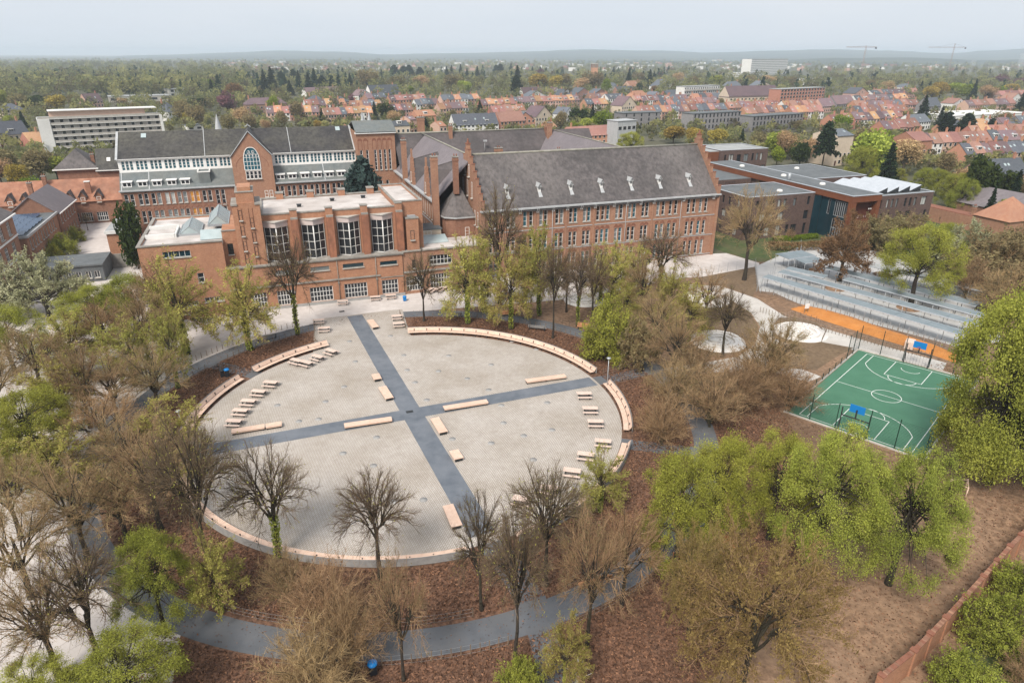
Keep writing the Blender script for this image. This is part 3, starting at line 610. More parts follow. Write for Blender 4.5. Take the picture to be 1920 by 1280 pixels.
for k in range(7): pk.box(60.2, 60.8, 95.5 + k * 1.05, 103, 15 + k * 1.25, 16.25 + k * 1.25)
E_.add('stepped_gable', pk, 'brick_brown')
pk = MB(); pk.tube((41.5, 98.4, 18.2), (41.7, 98.4, 21.2), .06, None, 6); pk.box(41.3, 42.2, 98.1, 98.7, 20.9, 21.3); E_.add('vent_pipe', pk, 'lead')
R_ = Bld('courtyard_wing', 'right-hand courtyard wing with pale slate slope behind the gabled wing', 54, 68)
w_ = MB(); w_.box(54, 70, 68.4, 95, 0, 14.6); R_.add('wall', w_, 'brick_red')
rf = MB(); gable_roof(rf, 54, 70, 59, 103.5, 14.6, 23.0, 'v', 0.22, 0.5); R_.add('roof', rf, 'slate_pale')
rg = MB(); rg.tube((62, 61, 23.05), (62, 103.4, 23.05), 0.16, None, 6); R_.add('ridge', rg, 'moss_ridge')
chimney(R_, 55.6, 82, 15, 20.5, 1.0, 1.0)
# turret with the half pyramid roof
T = Bld('stair_turret', 'polygonal brick stair turret with dark pointed slate roof beside the stepped gable', 19.2, 54)
pl = [(19.0, 57.6), (19.4, 55.2), (21.0, 53.8), (25.1, 53.8), (25.1, 60.0), (19.0, 60.0)]
w_ = MB(); w_.prism(pl, 0, 12.0); T.add('wall', w_, 'brick_brown')
ap = (23.6, 58.4, 17.0); ap2 = (22.6, 58.4, 17.0); ev = [(u - .35 * (1 if u < 20 else 0), v - .35 * (1 if v < 58 else 0), 12.05) for u, v in pl]
rf = MB(); rf.poly([ev[5], ev[0], ap2]); rf.poly([ev[0], ev[1], ap2]); rf.poly([ev[1], ev[2], ap2]); rf.poly([ev[2], ev[3], ap, ap2]); rf.poly([ev[3], ev[4], ap]); rf.poly([ev[4], ev[5], ap2, ap]); T.add('roof', rf, 'slate')
c_ = MB(); c_.prism([(u - .4 * (1 if u < 20 else 0), v - .4 * (1 if v < 58 else 0)) for u, v in pl], 11.7, 12.0); T.add('cornice', c_, 'lead')
T.win('F', 23.0, 7.6, .9, 2.2, 1, 3, 53.8, -.02); T.win('F', 21.3, 7.2, .8, 2.6, 1, 1, 53.8, -.02, fm='brick_dark_trim', gm='rust_dark')

# ================================================================== chapel block (rear left) with clerestory and great gable window
B = Bld('chapel_block', 'long brick chapel block with white clerestory and pointed gable window', -45.2, 100)
UL, UR, VF, ZE = -45.2, 8.7, 100.0, 13.1
prs = [-43.7, -40.8, -38.1, -35.2, -32.6, -29.9, -27.2, -24.3, -13.6 - .2, -10.7, -7.9, -5.2, -2.4, .2, 2.9, 5.6]
holes, wins = [], []
for i, c in enumerate(prs):
    for z, h in ((9.6, 2.55), (5.4, 2.75), (1.0, 2.75)):
        for s in (-1, 1):
            hh = (c + s * .6 - .42, z - (1.0 if i == 7 and z > 9 else 0), .84, h + (1.0 if i == 7 and z > 9 else 0)); holes.append(hh); wins.append((i, hh))
w_ = MB(); wall(w_, 'F', UL, UR, 0, ZE, VF, holes, 0.22)
w_.box(UL, UL + .5, VF + .01, 124, 0, ZE); w_.box(UL, UR, 123.5, 124, 0, 16)
w_.poly([(UL, 104, 13.0), (UL, 120, 13.0), (UL, 120, 19.3), (UL, 112, 24.6), (UL, 104, 19.3)]); w_.poly([(UL, 104, 16.4), (UL, 104, 13), (UL, 100, 13.05)]); B.add('wall', w_, 'brick_brown')
for i, (a, z, w, h) in wins:
    gm = 'glass_blind' if i == 3 and z > 9 else ('glass_amber' if i == 5 and z > 5 else rng.choice(['glass_dark', 'glass_dark', 'glass_grey'] if i < 5 else ['glass_dark']))
    B.win('F', a, z, w, h, 1, 3 if h > 3 else 2, VF, 0.14, gm=gm)
tr = MB()
for c in prs:
    for s in (-1, 1): arch_strip(tr, 'F', c + s * .6 - .42, 8.3, .84, VF, -.05, .13); arch_strip(tr, 'F', c + s * .6 - .42, 3.9, .84, VF, -.05, .13)
B.add('arch_trim', tr, 'brick_dark_trim')
tr = MB(); tr.box(UL - .3, UR, VF - .5, VF - .01, ZE - .3, ZE - .02); B.add('cornice', tr, 'lead')
lr = MB(); lr.slab([(UL - .1, VF - .45, 12.75), (UR, VF - .45, 12.75), (UR, 104.0, 16.45), (UL - .1, 104.0, 16.45)], .2); B.add('lower_roof', lr, 'felt_grey')
for a in (UL + .3, -39.2, 0.3): seam = MB(); seam.slab([(a - .1, VF - .4, 12.86), (a + .1, VF - .4, 12.86), (a + .1, 103.95, 16.5), (a - .1, 103.95, 16.5)], .05); B.add('roof_seam', seam, 'lead')
holes = []; grp = []
for k in range(8): grp.append(-44.6 + 3.0 * k)
for k in range(7): grp.append(-11.0 + 2.85 * k)
for a in grp:
    for j in range(3): holes.append((a + .1 + j * .86, 16.95, .62, 2.05))
cl = MB(); wall(cl, 'F', UL, UR, 16.4, 19.45, 104.0, holes, .16); cst = B.add('clerestory', cl, 'white_paint')
for a, z, w, h in holes: B.win('F', a, z, w, h, 1, 3, 104.0, .1, gm='glass_teal', sill=False, fw=.05, mw=.07)
tr = MB(); tr.box(UL - .2, UR, 103.55, 103.99, 19.2, 19.5); B.add('gutter', tr, 'white_paint')
rf = MB(); rf.slab([(UL - .25, 103.5, 19.35), (UR + .1, 103.5, 19.35), (UR + .1, 112, 24.7), (UL - .25, 112, 24.7)], .22); rf.slab([(UL - .25, 112.004, 24.7), (UR + .1, 112.004, 24.7), (UR + .1, 120.5, 19.35), (UL - .25, 120.5, 19.35)], .22); roof = B.add('roof', rf, 'slate_dark')
ve = MB(); ve.slab([(UL - .35, 103.45, 19.5), (UL + .15, 103.45, 19.5), (UL + .15, 112, 24.86), (UL - .35, 112, 24.86)], .1); ve.slab([(UR - .3, 103.45, 19.5), (UR + .2, 103.45, 19.5), (UR + .2, 112, 24.86), (UR - .3, 112, 24.86)], .1)
ve.slab([(-26.6, 103.45, 19.46), (-26.45, 103.45, 19.46), (-26.45, 112, 24.8), (-26.6, 112, 24.8)], .06); ve.slab([(-7.0, 103.45, 19.46), (-6.85, 103.45, 19.46), (-6.85, 112, 24.8), (-7.0, 112, 24.8)], .06); B.add('verge', ve, 'lead', parent=roof)
for a, z in ((-40.2, 23.4), (5.0, 23.6)): sk = MB(); sk.slab([(a, 103.5 + (z - 19.35) / .63, z + .16), (a + 1.1, 103.5 + (z - 19.35) / .63, z + .16), (a + 1.1, 103.5 + (z + .8 - 19.35) / .63, z + .96), (a, 103.5 + (z + .8 - 19.35) / .63, z + .96)], .12); B.add('rooflight', sk, 'skylight', parent=roof)
def flat_dormer(b, u, w=1.9):
    z0 = 13.75; v = 100 + (z0 - 13.1) / .84; mb = MB(); mb.box(u - w / 2, u + w / 2, v - .15, v + 1.6, z0 - .1, z0 + 1.0); mb.box(u - w / 2 - .2, u + w / 2 + .2, v - .4, v + 1.75, z0 + 1.0, z0 + 1.18, 0)
    d = b.add('dormer', mb, 'white_paint'); q = MB()
    for s in (-.45, .45): q.box(u + s - .33, u + s + .33, v - .19, v - .155, z0 + .15, z0 + .85)
    b.add('pane', q, 'glass_dark', parent=d)
for u in (-43.7, -40.5, -37.5, -34.4, -31.5, -10.2, -7.4, -4.4, -1.4, 1.5, 4.4): flat_dormer(B, u)
sh = MB(); sh.box(-28.4, -26.0, 100.7, 104, 13.4, 16.2); sh.box(-28.6, -28.35, 100.6, 103.9, 16.2, 16.6, 1); sh.box(-26.05, -25.8, 100.6, 103.9, 16.2, 16.6, 1); sh.box(-28.34, -26.06, 100.6, 100.8, 16.2, 16.45, 1); B.add('roof_shaft', sh, 'felt_grey', 'white_paint')
# great gable
GU0, GU1, GC = -20.7, -11.6, -16.2
gw = MB(); gw.poly([(GU0, 99.4, 0), (GU1, 99.4, 0), (GU1, 99.4, 19.7), (GC, 99.4, 25.0), (GU0, 99.4, 19.7)]); gw.box(GU0, GU0 + .02, 99.4, 108, 0, 19.6); gw.box(GU1 - .02, GU1, 99.4, 108, 0, 19.6); gab = B.add('gable', gw, 'brick_red')
cp = MB(); cp.slab([(GU0 - .3, 99.2, 19.5), (GC, 99.2, 25.3), (GC, 112, 25.3), (GU0 - .3, 104.5, 19.5)], .22); cp.slab([(GC + .004, 99.2, 25.3), (GU1 + .3, 99.2, 19.5), (GU1 + .3, 104.5, 19.5), (GC + .004, 112, 25.3)], .22); B.add('gable_roof', cp, 'slate_dark', parent=gab)
cp = MB()
for s, x in ((-1, GU0), (1, GU1)): cp.slab([(x + s * .3, 99.1, 19.62), (x + s * .3, 99.5, 19.62), (GC, 99.5, 25.42), (GC, 99.1, 25.42)], .16)
B.add('gable_coping', cp, 'lead', parent=gab)
def lancet(z0, z1, w, n=9):                            # pointed-arch outline
    zs = z1 - w * .95; pts = [(-w / 2, z0), (w / 2, z0)]
    for i in range(n + 1): t = i / n; pts.append((w / 2 * math.cos(t * PI / 2) ** .8 if t < 1 else 0, zs + (z1 - zs) * math.sin(t * PI / 2)))
    for i in range(1, n + 1): t = 1 - i / n; pts.append((-w / 2 * math.cos(t * PI / 2) ** .8, zs + (z1 - zs) * math.sin(t * PI / 2)))
    return pts
gl = MB(); gl.poly([(GC + x, 99.36, z) for x, z in lancet(16.4, 21.6, 3.6)]); gwin = B.add('gable_window', gl, 'glass_teal', label='tall pointed gable window with teal panes')
fr = MB(); out = lancet(16.4, 21.6, 3.6)
for i in range(len(out)):
    p, q = out[i], out[(i + 1) % len(out)]; fr.tube((GC + p[0], 99.33, p[1]), (GC + q[0], 99.33, q[1]), .09, None, 5)
for k in range(1, 5): x = -1.8 + 3.6 * k / 5; fr.box(GC + x - .05, GC + x + .05, 99.27, 99.35, 16.4, 20.0 + (.9 if k in (2, 3) else .1))
for z in (17.4, 18.35, 19.3): fr.box(GC - 1.75, GC + 1.75, 99.28, 99.352, z - .04, z + .04)
for k in range(5):
    x = -1.44 + .72 * k
    for s in (-1, 1): fr.tube((GC + x + s * .34, 99.3, 19.6), (GC + x, 99.3, 20.25), .045, None, 4)
for x in (-.7, .7):
    for i in range(8): a0, a1 = 2 * PI * i / 8, 2 * PI * (i + 1) / 8; fr.tube((GC + x * .7 + .3 * math.cos(a0), 99.3, 20.55 + .3 * math.sin(a0)), (GC + x * .7 + .3 * math.cos(a1), 99.3, 20.55 + .3 * math.sin(a1)), .04, None, 4)
B.add('tracery', fr, 'white_paint', parent=gwin)
for k in range(4): B.win('F', GC - 1.75 + k * .9, 14.3, .8, 1.9, 1, 2, 99.4, -.06, fw=.1)
ar = MB(); arch_strip(ar, 'F', GC - 3.6, 17.2, 7.2, 99.4, -.04, .12, n=14, pointed=.75); B.add('relieving_arch', ar, 'brick_dark_trim', parent=gab)
for a, z in ((-19.7, 9.8), (-18.4, 9.8), (-14.3, 9.8), (-13.2, 9.8)): B.win('F', a, z, .8, 1.6, 1, 2, 99.4, -.04)
cr = MB(); cr.box(GC - .06, GC + .06, 111, 111.12, 25.2, 26.0); cr.slab([(GC - .7, 110.6, 25.2), (GC, 110.6, 25.75), (GC, 111.8, 25.75), (GC - .7, 111.8, 25.2)], .1); cr.slab([(GC + .01, 110.6, 25.75), (GC + .7, 110.6, 25.2), (GC + .7, 111.8, 25.2), (GC + .01, 111.8, 25.75)], .1); B.add('ridge_vent', cr, 'lead')
fl = MB(); fl.lathe((-23.2, 116, 21.5), [(1.5, 0), (1.2, 1.2), (.12, 6.2), (0, 6.6)], 8); B.add('fleche', fl, 'lead')
# right-hand tower part of the chapel block
Tb = Bld('chapel_end_block', 'tall brick end block with blind arches beside the dark cedar', 8.7, 100)
holes = [(9.4, 14.8, .62, 5.0), (10.9, 14.8, .62, 5.0), (12.9, 14.8, .62, 5.0), (14.1, 14.8, .62, 5.0), (15.3, 14.8, .62, 5.0), (16.5, 14.8, .62, 5.0), (13.8, 9.8, .75, 2.4), (15.4, 9.8, .75, 2.4), (13.8, 5.4, .75, 2.4), (15.4, 5.4, .75, 2.4)]
w_ = MB(); wall(w_, 'F', 8.7, 18.3, 0, 24.0, 99.9, holes, .2); w_.box(18.0, 18.3, 99.91, 124, 0, 24); w_.box(8.7, 9.0, 99.91, 124, 16, 24); Tb.add('wall', w_, 'brick_red')
for a, z, w, h in holes: Tb.win('F', a, z, w, h, 1, 5 if h > 3 else 2, 99.9, .12)
tr = MB()
for a in (9.1, 10.5, 12.6, 13.9, 15.2, 16.5): arch_strip(tr, 'F', a, 22.0, .9, 99.9, -.05, .13); arch_fill(tr, 'F', a, 22.0, .9, 99.9, -.01); tr.box(a - .06, a + .04, 99.85, 99.895, 19.9, 22); tr.box(a + .86, a + .96, 99.85, 99.895, 19.9, 22)
Tb.add('blind_arch', tr, 'brick_dark_trim')
tr = MB(); tr.box(8.4, 18.6, 99.4, 99.88, 23.75, 24.1); Tb.add('cornice', tr, 'white_paint')
rf = MB(); rf.slab([(8.6, 99.3, 24.15), (18.7, 99.3, 24.15), (18.7, 105.5, 26.4), (8.6, 105.5, 26.4)], .2); rf.slab([(8.6, 105.504, 26.4), (18.7, 105.504, 26.4), (18.7, 124, 22.4), (8.6, 124, 22.4)], .2); Tb.add('roof', rf, 'felt_grey')
for du in (13.6, 15.4): sp = MB(); sp.lathe((du, 121, 22.5), [(1.1, 0), (1.0, .8), (.08, 4.6), (0, 4.9)], 8); Tb.add('spirelet', sp, 'lead')
# ================================================================== library hall with the four canted windows
L = Bld('library_hall', 'orange brick hall with four tall canted windows and a stepped tower', -21.9, 45)
gf = [(-18.8, 2.65, 5), (-14.4, 3.05, 6), (-8.8, 4.05, 7), (-2.7, 4.15, 7), (4.15, 3.05, 5)]
holes = [(a, .55, w, 2.75) for a, w, n in gf] + [(-14.2, 6.3, 3.3, .75), (-8.25, 6.3, 3.3, .75), (-2.6, 6.3, 3.75, .78), (4.1, 6.15, 3.2, .75)]
w_ = MB(); wall(w_, 'F', -21.9, 8.3, 0, 8.0, 45, holes, .25); w_.poly([(8.3, 45, 0), (8.3, 48, 0), (8.3, 48, 8), (8.3, 45, 8)]); w_.poly([(-21.9, 48, 0), (-21.9, 45, 0), (-21.9, 45, 8), (-21.9, 48, 8)])
L.add('lower_wall', w_, 'brick_orange')
for a, w, n in gf: L.win('F', a, .55, w, 2.75, n, 3, 45, .16, fw=.1, mw=.08, sill=False, gm='glass_dark')
for a, z, w, h in holes[5:]: L.win('F', a, z, w, h, 1, 1, 45, .12, fm='stone', gm='glass_grey' if a < -5 else 'glass_deep_teal', fw=.05)
pl = MB(); pl.box(-21.9, 8.4, 44.8, 44.995, 0, .5); L.add('plinth', pl, 'stone_grey')
bd = MB(); bd.box(-21.9, 4.0, 44.75, 44.996, 4.25, 4.5); bd.box(4.0, 8.4, 44.9, 44.997, 3.75, 3.9); L.add('string_course', bd, 'coping')
for a in (-3.6, 3.3): dp = MB(); dp.tube((a, 44.86, .5), (a, 44.86, 8), .06, None, 6); dp.box(a - .15, a + .15, 44.75, 44.99, 3.6, 3.9); L.add('downpipe', dp, 'coping')
tr = MB(); tr.box(-21.9, 8.5, 44.8, 48.0, 7.9, 8.06); tr.box(-21.9, 8.5, 44.7, 45.25, 8.06, 8.3); L.add('terrace', tr, 'coping', 'gravel_roof')
# hall above
bays = [(-15.0, -11.2), (-8.75, -4.95), (-2.55, 1.25), (3.5, 7.3)]
holes = [(a - .15, 8.08, e - a + .3, 7.1) for a, e in bays]
w_ = MB(); wall(w_, 'F', -15.2, 8.0, 8.0, 16.2, 48, holes, .5); w_.box(-15.2, 8, 62.5, 63, 0, 16.2); w_.poly([(-15.2, 63, 8), (-15.2, 48, 8), (-15.2, 48, 16.2), (-15.2, 63, 16.2)])
L.add('hall_wall', w_, 'brick_orange')
pr = MB(); pr.box(-15.3, 8.0, 47.9, 48.4, 16.2, 16.42); pr.box(-15.3, 8, 62.4, 63.1, 16.2, 16.42); pr.box(-15.3, -14.9, 48.4, 62.4, 16.2, 16.42); L.add('parapet', pr, 'coping')
rf = MB(); rf.box(-15.1, 7.9, 48.3, 62.5, 15.9, 16.08); rft = L.add('flat_roof', rf, 'gravel_roof')
for u, v in ((-2.2, 57.5), (3.8, 58.5), (-8.5, 54)): vt = MB(); vt.box(u - .35, u + .35, v - .3, v + .3, 16.08, 16.5); vt.box(u - .45, u + .45, v - .4, v + .4, 16.5, 16.58); L.add('roof_vent', vt, 'metal_dark', parent=rft)
for a in (-10.5, -4.45, 1.7, 7.95):
    mb = MB(); mb.box(a, a + 1.2, 46.6, 47.998, 8.05, 15.4, 1); mb.box(a, a + 1.2, 47.2, 48.3, 15.4, 16.9); mb.box(a - .08, a + 1.28, 47.12, 48.4, 16.9, 17.05, 2); mb.box(a, a + 1.2, 46.6, 47.2, 15.4, 15.7, 2)
    L.add('buttress', mb, 'brick_orange', 'brick_stained', 'coping')
for a in (-12.2, -6.5, -.5, 5.2):
    mb = MB(); mb.box(a, a + 1.3, 62.2, 63.6, 15, 17.2); mb.box(a - .1, a + 1.4, 62.1, 63.7, 17.2, 17.4, 1); L.add('roof_pier', mb, 'brick_orange', 'coping')
for a, e in bays:
    c = (a + e) / 2; out = 1.0; z0, z1 = 8.15, 14.1; NC, NR = 2, 4
    fr = MB()
    sides = [((a, 47.98), (c, 47.98 - out)), ((c, 47.98 - out), (e, 47.98))]
    pq = []
    for (p, q) in sides:
        P, Q = Vector((*p, 0)), Vector((*q, 0)); d = (Q - P); ang = math.atan2(d.y, d.x); Ln = d.length; dn = d.normalized()
        def bar(t0, t1, za, zb, th=.12):
            m_ = P + d * ((t0 + t1) / 2); fr.obox((m_.x, m_.y), ang, Ln * (t1 - t0) / 2, th / 2, za, zb)
        for i in range(NC + 1):
            t = i / NC; hw = .036 / Ln * (1.6 if i in (0, NC) else .8); bar(max(0, t - hw), min(1, t + hw), z0, z1, .14)
        for j in range(NR + 1):
            z = z0 + (z1 - z0) * j / NR; bar(0.001, .999, z - .034, z + .034, .1)
        for i in range(NC):
            for j in range(NR):
                A_, B_ = P + d * (i / NC + .03), P + d * ((i + 1) / NC - .03); za, zb = z0 + (z1 - z0) * j / NR + .05, z0 + (z1 - z0) * (j + 1) / NR - .05
                pq.append([(A_.x, A_.y, za), (B_.x, B_.y, za), (B_.x, B_.y, zb), (A_.x, A_.y, zb)])
    fr.tube((c, 47.98 - out, z0), (c, 47.98 - out, z1), .1, None, 6)
    fr.prism([(a, 47.98), (c, 47.9 - out), (e, 47.98)], z0 - .15, z0 - .05)
    bw = L.add('canted_window', fr, 'white_paint')
    for q in pq: k = MB(); k.poly(q); L.add('pane', k, 'glass_dark', parent=bw)
    tp = MB(); tp.prism([(a - .15, 47.99), (c, 47.7 - out), (e + .15, 47.99)], z1 + .02, z1 + .95); tp.prism([(a - .3, 47.992), (c, 47.4 - out), (e + .3, 47.992)], z1 + .95, z1 + 1.1, 1); L.add('window_hood', tp, 'pink_panel', 'stone', parent=bw)
    cu = MB()                                        # shelves and curtains seen inside
    for j in range(8): cu.box(a + .1, e - .1, 48.9, 49.3, 8.3 + j * .74, 8.36 + j * .74)
    for j in range(7): cu.box(a + .3 + j * .5, a + .5 + j * .5, 48.6, 48.7, 8.4, 13.9)
    L.add('shelving', cu, 'brick_dark', parent=bw)
# right end of the hall
w_ = MB(); wall(w_, 'F', 8.0, 13.1, 8.0, 17.0, 48, [], .2); w_.box(12.7, 13.1, 48.01, 66, 0, 17.0); w_.box(8.0, 13.1, 65.6, 66, 0, 17); w_.box(8.0, 8.3, 48.3, 66, 15.5, 17.0); L.add('end_wall', w_, 'brick_orange')
pr = MB(); pr.box(7.9, 13.2, 47.9, 48.35, 17.0, 17.2); pr.box(12.75, 13.2, 48.35, 66.1, 17, 17.2); pr.box(7.9, 12.75, 65.65, 66.1, 17, 17.2); pr.box(7.9, 8.35, 48.35, 65.65, 17, 17.2); L.add('parapet', pr, 'coping')
rf = MB(); rf.box(8.3, 12.7, 48.4, 65.6, 16.5, 16.75); L.add('flat_roof', rf, 'gravel_roof')
mb = MB(); mb.box(9.7, 12.0, 46.7, 47.997, 8.0, 14.0); mb.box(9.6, 12.1, 46.6, 47.999, 14.0, 14.2, 1); mb.box(10.1, 11.6, 47.0, 47.9, 14.2, 14.5, 2); L.add('stair_projection', mb, 'brick_orange', 'coping', 'metal_galv')
L.win('F', 10.4, 10.0, .75, 1.8, 1, 2, 46.7, -.02, fm='metal_dark')
# tower
mb = MB(); mb.box(-19.6, -18.75, 46.2, 52, 0, 18.5); mb.box(-15.95, -15.2, 46.2, 52, 0, 18.5); mb.box(-18.75, -15.95, 46.5, 52, 0, 20.6); mb.box(-18.75, -15.95, 46.2, 46.5, 0, 18.9)
mb.box(-19.75, -18.7, 46.05, 52.1, 18.5, 18.8, 1); mb.box(-15.98, -15.05, 46.05, 52.1, 18.5, 18.8, 1); mb.box(-18.4, -16.3, 47, 51, 20.6, 21.4); mb.box(-18.85, -15.9, 46.4, 52.1, 20.6, 20.75, 1)
tw = L.add('tower', mb, 'brick_orange', 'coping')
for x, zs in ((-18.68, (16.0, 13.3, 10.7, 8.4)), (-17.0, (14.6, 12.1, 9.6))):
    for z in zs: L.win('F', x, z, .5, 1.7, 1, 2, 46.2, -.03, fm='metal_dark', fw=.05)
for x, z in ((-18.8, 16.0), (-17.1, 14.6)):
    mb = MB(); mb.box(x, x + .04, 46.12, 46.195, 8, 18); mb.box(x + .62, x + .66, 46.12, 46.195, 8, 18); L.add('groove', mb, 'brick_dark_trim', parent=tw)
# left block
K = Bld('library_annex', 'orange brick annex with glass lanterns on its pale flat roof', -34.7, 45)
holes = [(-31.2, 10.9, 4.2, 1.05), (-26.2, 2.6, 3.1, .85), (-29.8, .6, 2.6, 2.5), (-26.6, 6.2, 1.0, 1.7)]
w_ = MB(); wall(w_, 'F', -34.7, -21.9, 0, 13.0, 45, holes, .25); w_.box(-34.7, -34.3, 45.01, 67, 0, 13.0); w_.box(-34.7, -21.9, 66.5, 67, 0, 13); w_.poly([(-21.9, 45, 8), (-21.9, 47, 8), (-21.9, 47, 13), (-21.9, 45, 13)]); K.add('wall', w_, 'brick_orange')
K.win('F', -31.2, 10.9, 4.2, 1.05, 5, 1, 45, .15, gm='glass_deep_teal', fw=.06); K.win('F', -26.2, 2.6, 3.1, .85, 4, 1, 45, .15, fw=.1, mw=.1); K.win('F', -29.8, .6, 2.6, 2.5, 4, 3, 45, .15, fw=.1, mw=.08, sill=False); K.win('F', -26.6, 6.2, 1.0, 1.7, 1, 2, 45, .15)
w_ = MB(); wall(w_, 'F', -21.9, -19.6, 8, 14.2, 47, [(-21.3, 10.1, .9, 1.9)], .2); w_.poly([(-21.9, 60, 8), (-21.9, 47, 8), (-21.9, 47, 14.2), (-21.9, 60, 14.2)]); w_.poly([(-21.9, 47, 14.2), (-19.6, 47, 14.2), (-19.6, 60, 14.2), (-21.9, 60, 14.2)]); K.add('step_wall', w_, 'brick_orange'); K.win('F', -21.3, 10.1, .9, 1.9, 1, 2, 47, .1, fm='metal_dark')
pr = MB(); pr.box(-34.85, -21.8, 44.85, 45.4, 13.0, 13.2); pr.box(-34.85, -34.3, 45.4, 66.5, 13, 13.2); pr.box(-34.85, -21.8, 66.5, 67.1, 13, 13.2); pr.box(-21.95, -19.5, 46.9, 47.3, 14.2, 14.35); K.add('parapet', pr, 'coping')
rf = MB(); rf.box(-34.3, -21.85, 45.35, 66.6, 12.4, 12.75); rft = K.add('flat_roof', rf, 'gravel_roof')
tr = MB(); tr.box(-34.2, -29.6, 51.2, 51.6, 12.75, 13.5, 1); tr.box(-34.3, -29.4, 57.5, 57.9, 12.75, 13.6, 1); tr.box(-29.7, -29.4, 51.2, 57.9, 12.75, 13.4, 1); tr.box(-34.2, -30, 51.8, 57, 12.75, 13.0); K.add('roof_kerb', tr, 'gravel_roof', 'white_render')
def lantern(u0, u1, v0, v1, z, h):
    um = (u0 + u1) / 2; mb = MB(); mb.slab([(u0, v0, z), (um, v0, z + h), (um, v1, z + h), (u0, v1, z)], .08); mb.slab([(um + .01, v0, z + h), (u1, v0, z), (u1, v1, z), (um + .01, v1, z + h)], .08); mb.poly([(u0, v0, z), (u1, v0, z), (um, v0, z + h)]); mb.poly([(u1, v1, z), (u0, v1, z), (um, v1, z + h)])
    o = K.add('roof_lantern', mb, 'skylight'); f = MB(); n = 6
    for i in range(n + 1): v = v0 + (v1 - v0) * i / n; f.tube((u0, v, z + .04), (um, v, z + h + .04), .035, None, 4); f.tube((um, v, z + h + .04), (u1, v, z + .04), .035, None, 4)
    f.tube((um, v0, z + h + .04), (um, v1, z + h + .04), .05, None, 4); f.box(u0 - .1, u1 + .1, v0 - .1, v0, z - .3, z + .1); f.box(u0 - .1, u1 + .1, v1, v1 + .1, z - .3, z + .1); f.box(u0 - .1, u0, v0, v1, z - .3, z + .1); f.box(u1, u1 + .1, v0, v1, z - .3, z + .1); K.add('glazing_bar', f, 'metal_galv', parent=o)
lantern(-29.0, -25.6, 52, 60, 13.0, 1.3); lantern(-24.2, -20.9, 52.5, 63, 14.25, 1.5)
mb = MB(); mb.slab([(-25.4, 47.6, 12.9), (-21.95, 47.6, 12.9), (-21.95, 50.2, 14.0), (-25.4, 50.2, 14.0)], .1); K.add('glass_lean_to', mb, 'skylight')
# two-storey range joining library and gabled wing
X = Bld('link_range', 'two storey brick range with white grid windows beside the library', 8.4, 45)
holes = [(8.8, .6, 3.2, 2.85, 6), (13.4, .6, 4.4, 2.85, 8), (13.4, 5.3, 4.4, 1.85, 6), (19.4, 5.3, 1.6, 1.85, 2), (10.1, 5.0, .7, 1.6, 1), (18.9, .05, 1.6, 2.6, 1)]
w_ = MB(); wall(w_, 'F', 8.42, 24.8, 0, 8.2, 45.2, [h[:4] for h in holes], .25); w_.box(24.4, 24.8, 45.21, 53.5, 0, 8.2); X.add('wall', w_, 'brick_red')
for a, z, w, h, n in holes: X.win('F', a, z, w, h, n, 2 if h < 2.5 else 3, 45.2, .15, fw=.09, mw=.08, sill=z > 1, fm='white_paint' if n > 1 else 'metal_dark')
bd = MB(); bd.box(8.42, 24.8, 44.95, 45.195, 4.2, 4.5); bd.box(8.3, 24.9, 45.0, 45.6, 8.2, 8.4); X.add('string_course', bd, 'coping')
rf = MB(); rf.box(8.42, 24.4, 45.5, 53.6, 7.7, 8.05); X.add('flat_roof', rf, 'gravel_roof')
mb = MB(); mb.slab([(12.9, 50.2, 8.15), (18.6, 50.2, 8.15), (18.6, 53.2, 9.0), (12.9, 53.2, 9.0)], .1); X.add('glass_roof', mb, 'skylight')
mb = MB(); mb.box(13.2, 18.0, 53.7, 58.6, 7, 9.9); mb.box(13.1, 18.2, 53.5, 58.8, 9.9, 10.1, 1); X.add('roof_cabin', mb, 'cream_render', 'bitumen'); X.win('F', 13.8, 8.9, 2.2, .8, 3, 1, 53.7, -.03)

# ================================================================== dark brick school with the rusty bar
F = Bld('dark_school', 'modern dark brick school with long flat roofs and rust coloured bar', 94.6, 48)
def flat_block(b, u0, u1, v0, v1, z, front, left, right, mt='brick_dark', roofm='bitumen', par=.3):
    w_ = MB(); wall(w_, 'F', u0, u1, 0, z, v0, [h[:4] for h in front], .3); wall(w_, 'L', v0, v1, 0, z, u0, [h[:4] for h in left], .3); wall(w_, 'R', v0, v1, 0, z, u1, [h[:4] for h in right], .3); w_.poly([(u1, v1, 0), (u0, v1, 0), (u0, v1, z), (u1, v1, z)])
    b.add('wall', w_, mt)
    pr = MB(); pr.box(u0 - .05, u1 + .05, v0 - .05, v0 + .3, z, z + .12); pr.box(u0 - .05, u1 + .05, v1 - .3, v1 + .05, z, z + .12); pr.box(u0 - .05, u0 + .3, v0 + .3, v1 - .3, z, z + .12); pr.box(u1 - .3, u1 + .05, v0 + .3, v1 - .3, z, z + .12); b.add('roof_edge', pr, 'zinc')
    r = MB(); r.box(u0 + .05, u1 - .05, v0 + .05, v1 - .05, z - .4, z - par + .2); b.add('flat_roof', r, roofm)
    for side, hs, pos in (('F', front, v0), ('L', left, u0), ('R', right, u1)):
        for h in hs: b.win(side, h[0], h[1], h[2], h[3], 2 if h[2] > 1.2 else 1, 1, pos, .24, fm='metal_dark', gm=h[4] if len(h) > 4 else rng.choice(['glass_dark', 'glass_dark', 'glass_grey', 'glass_blind']), fw=.06, sill=False)
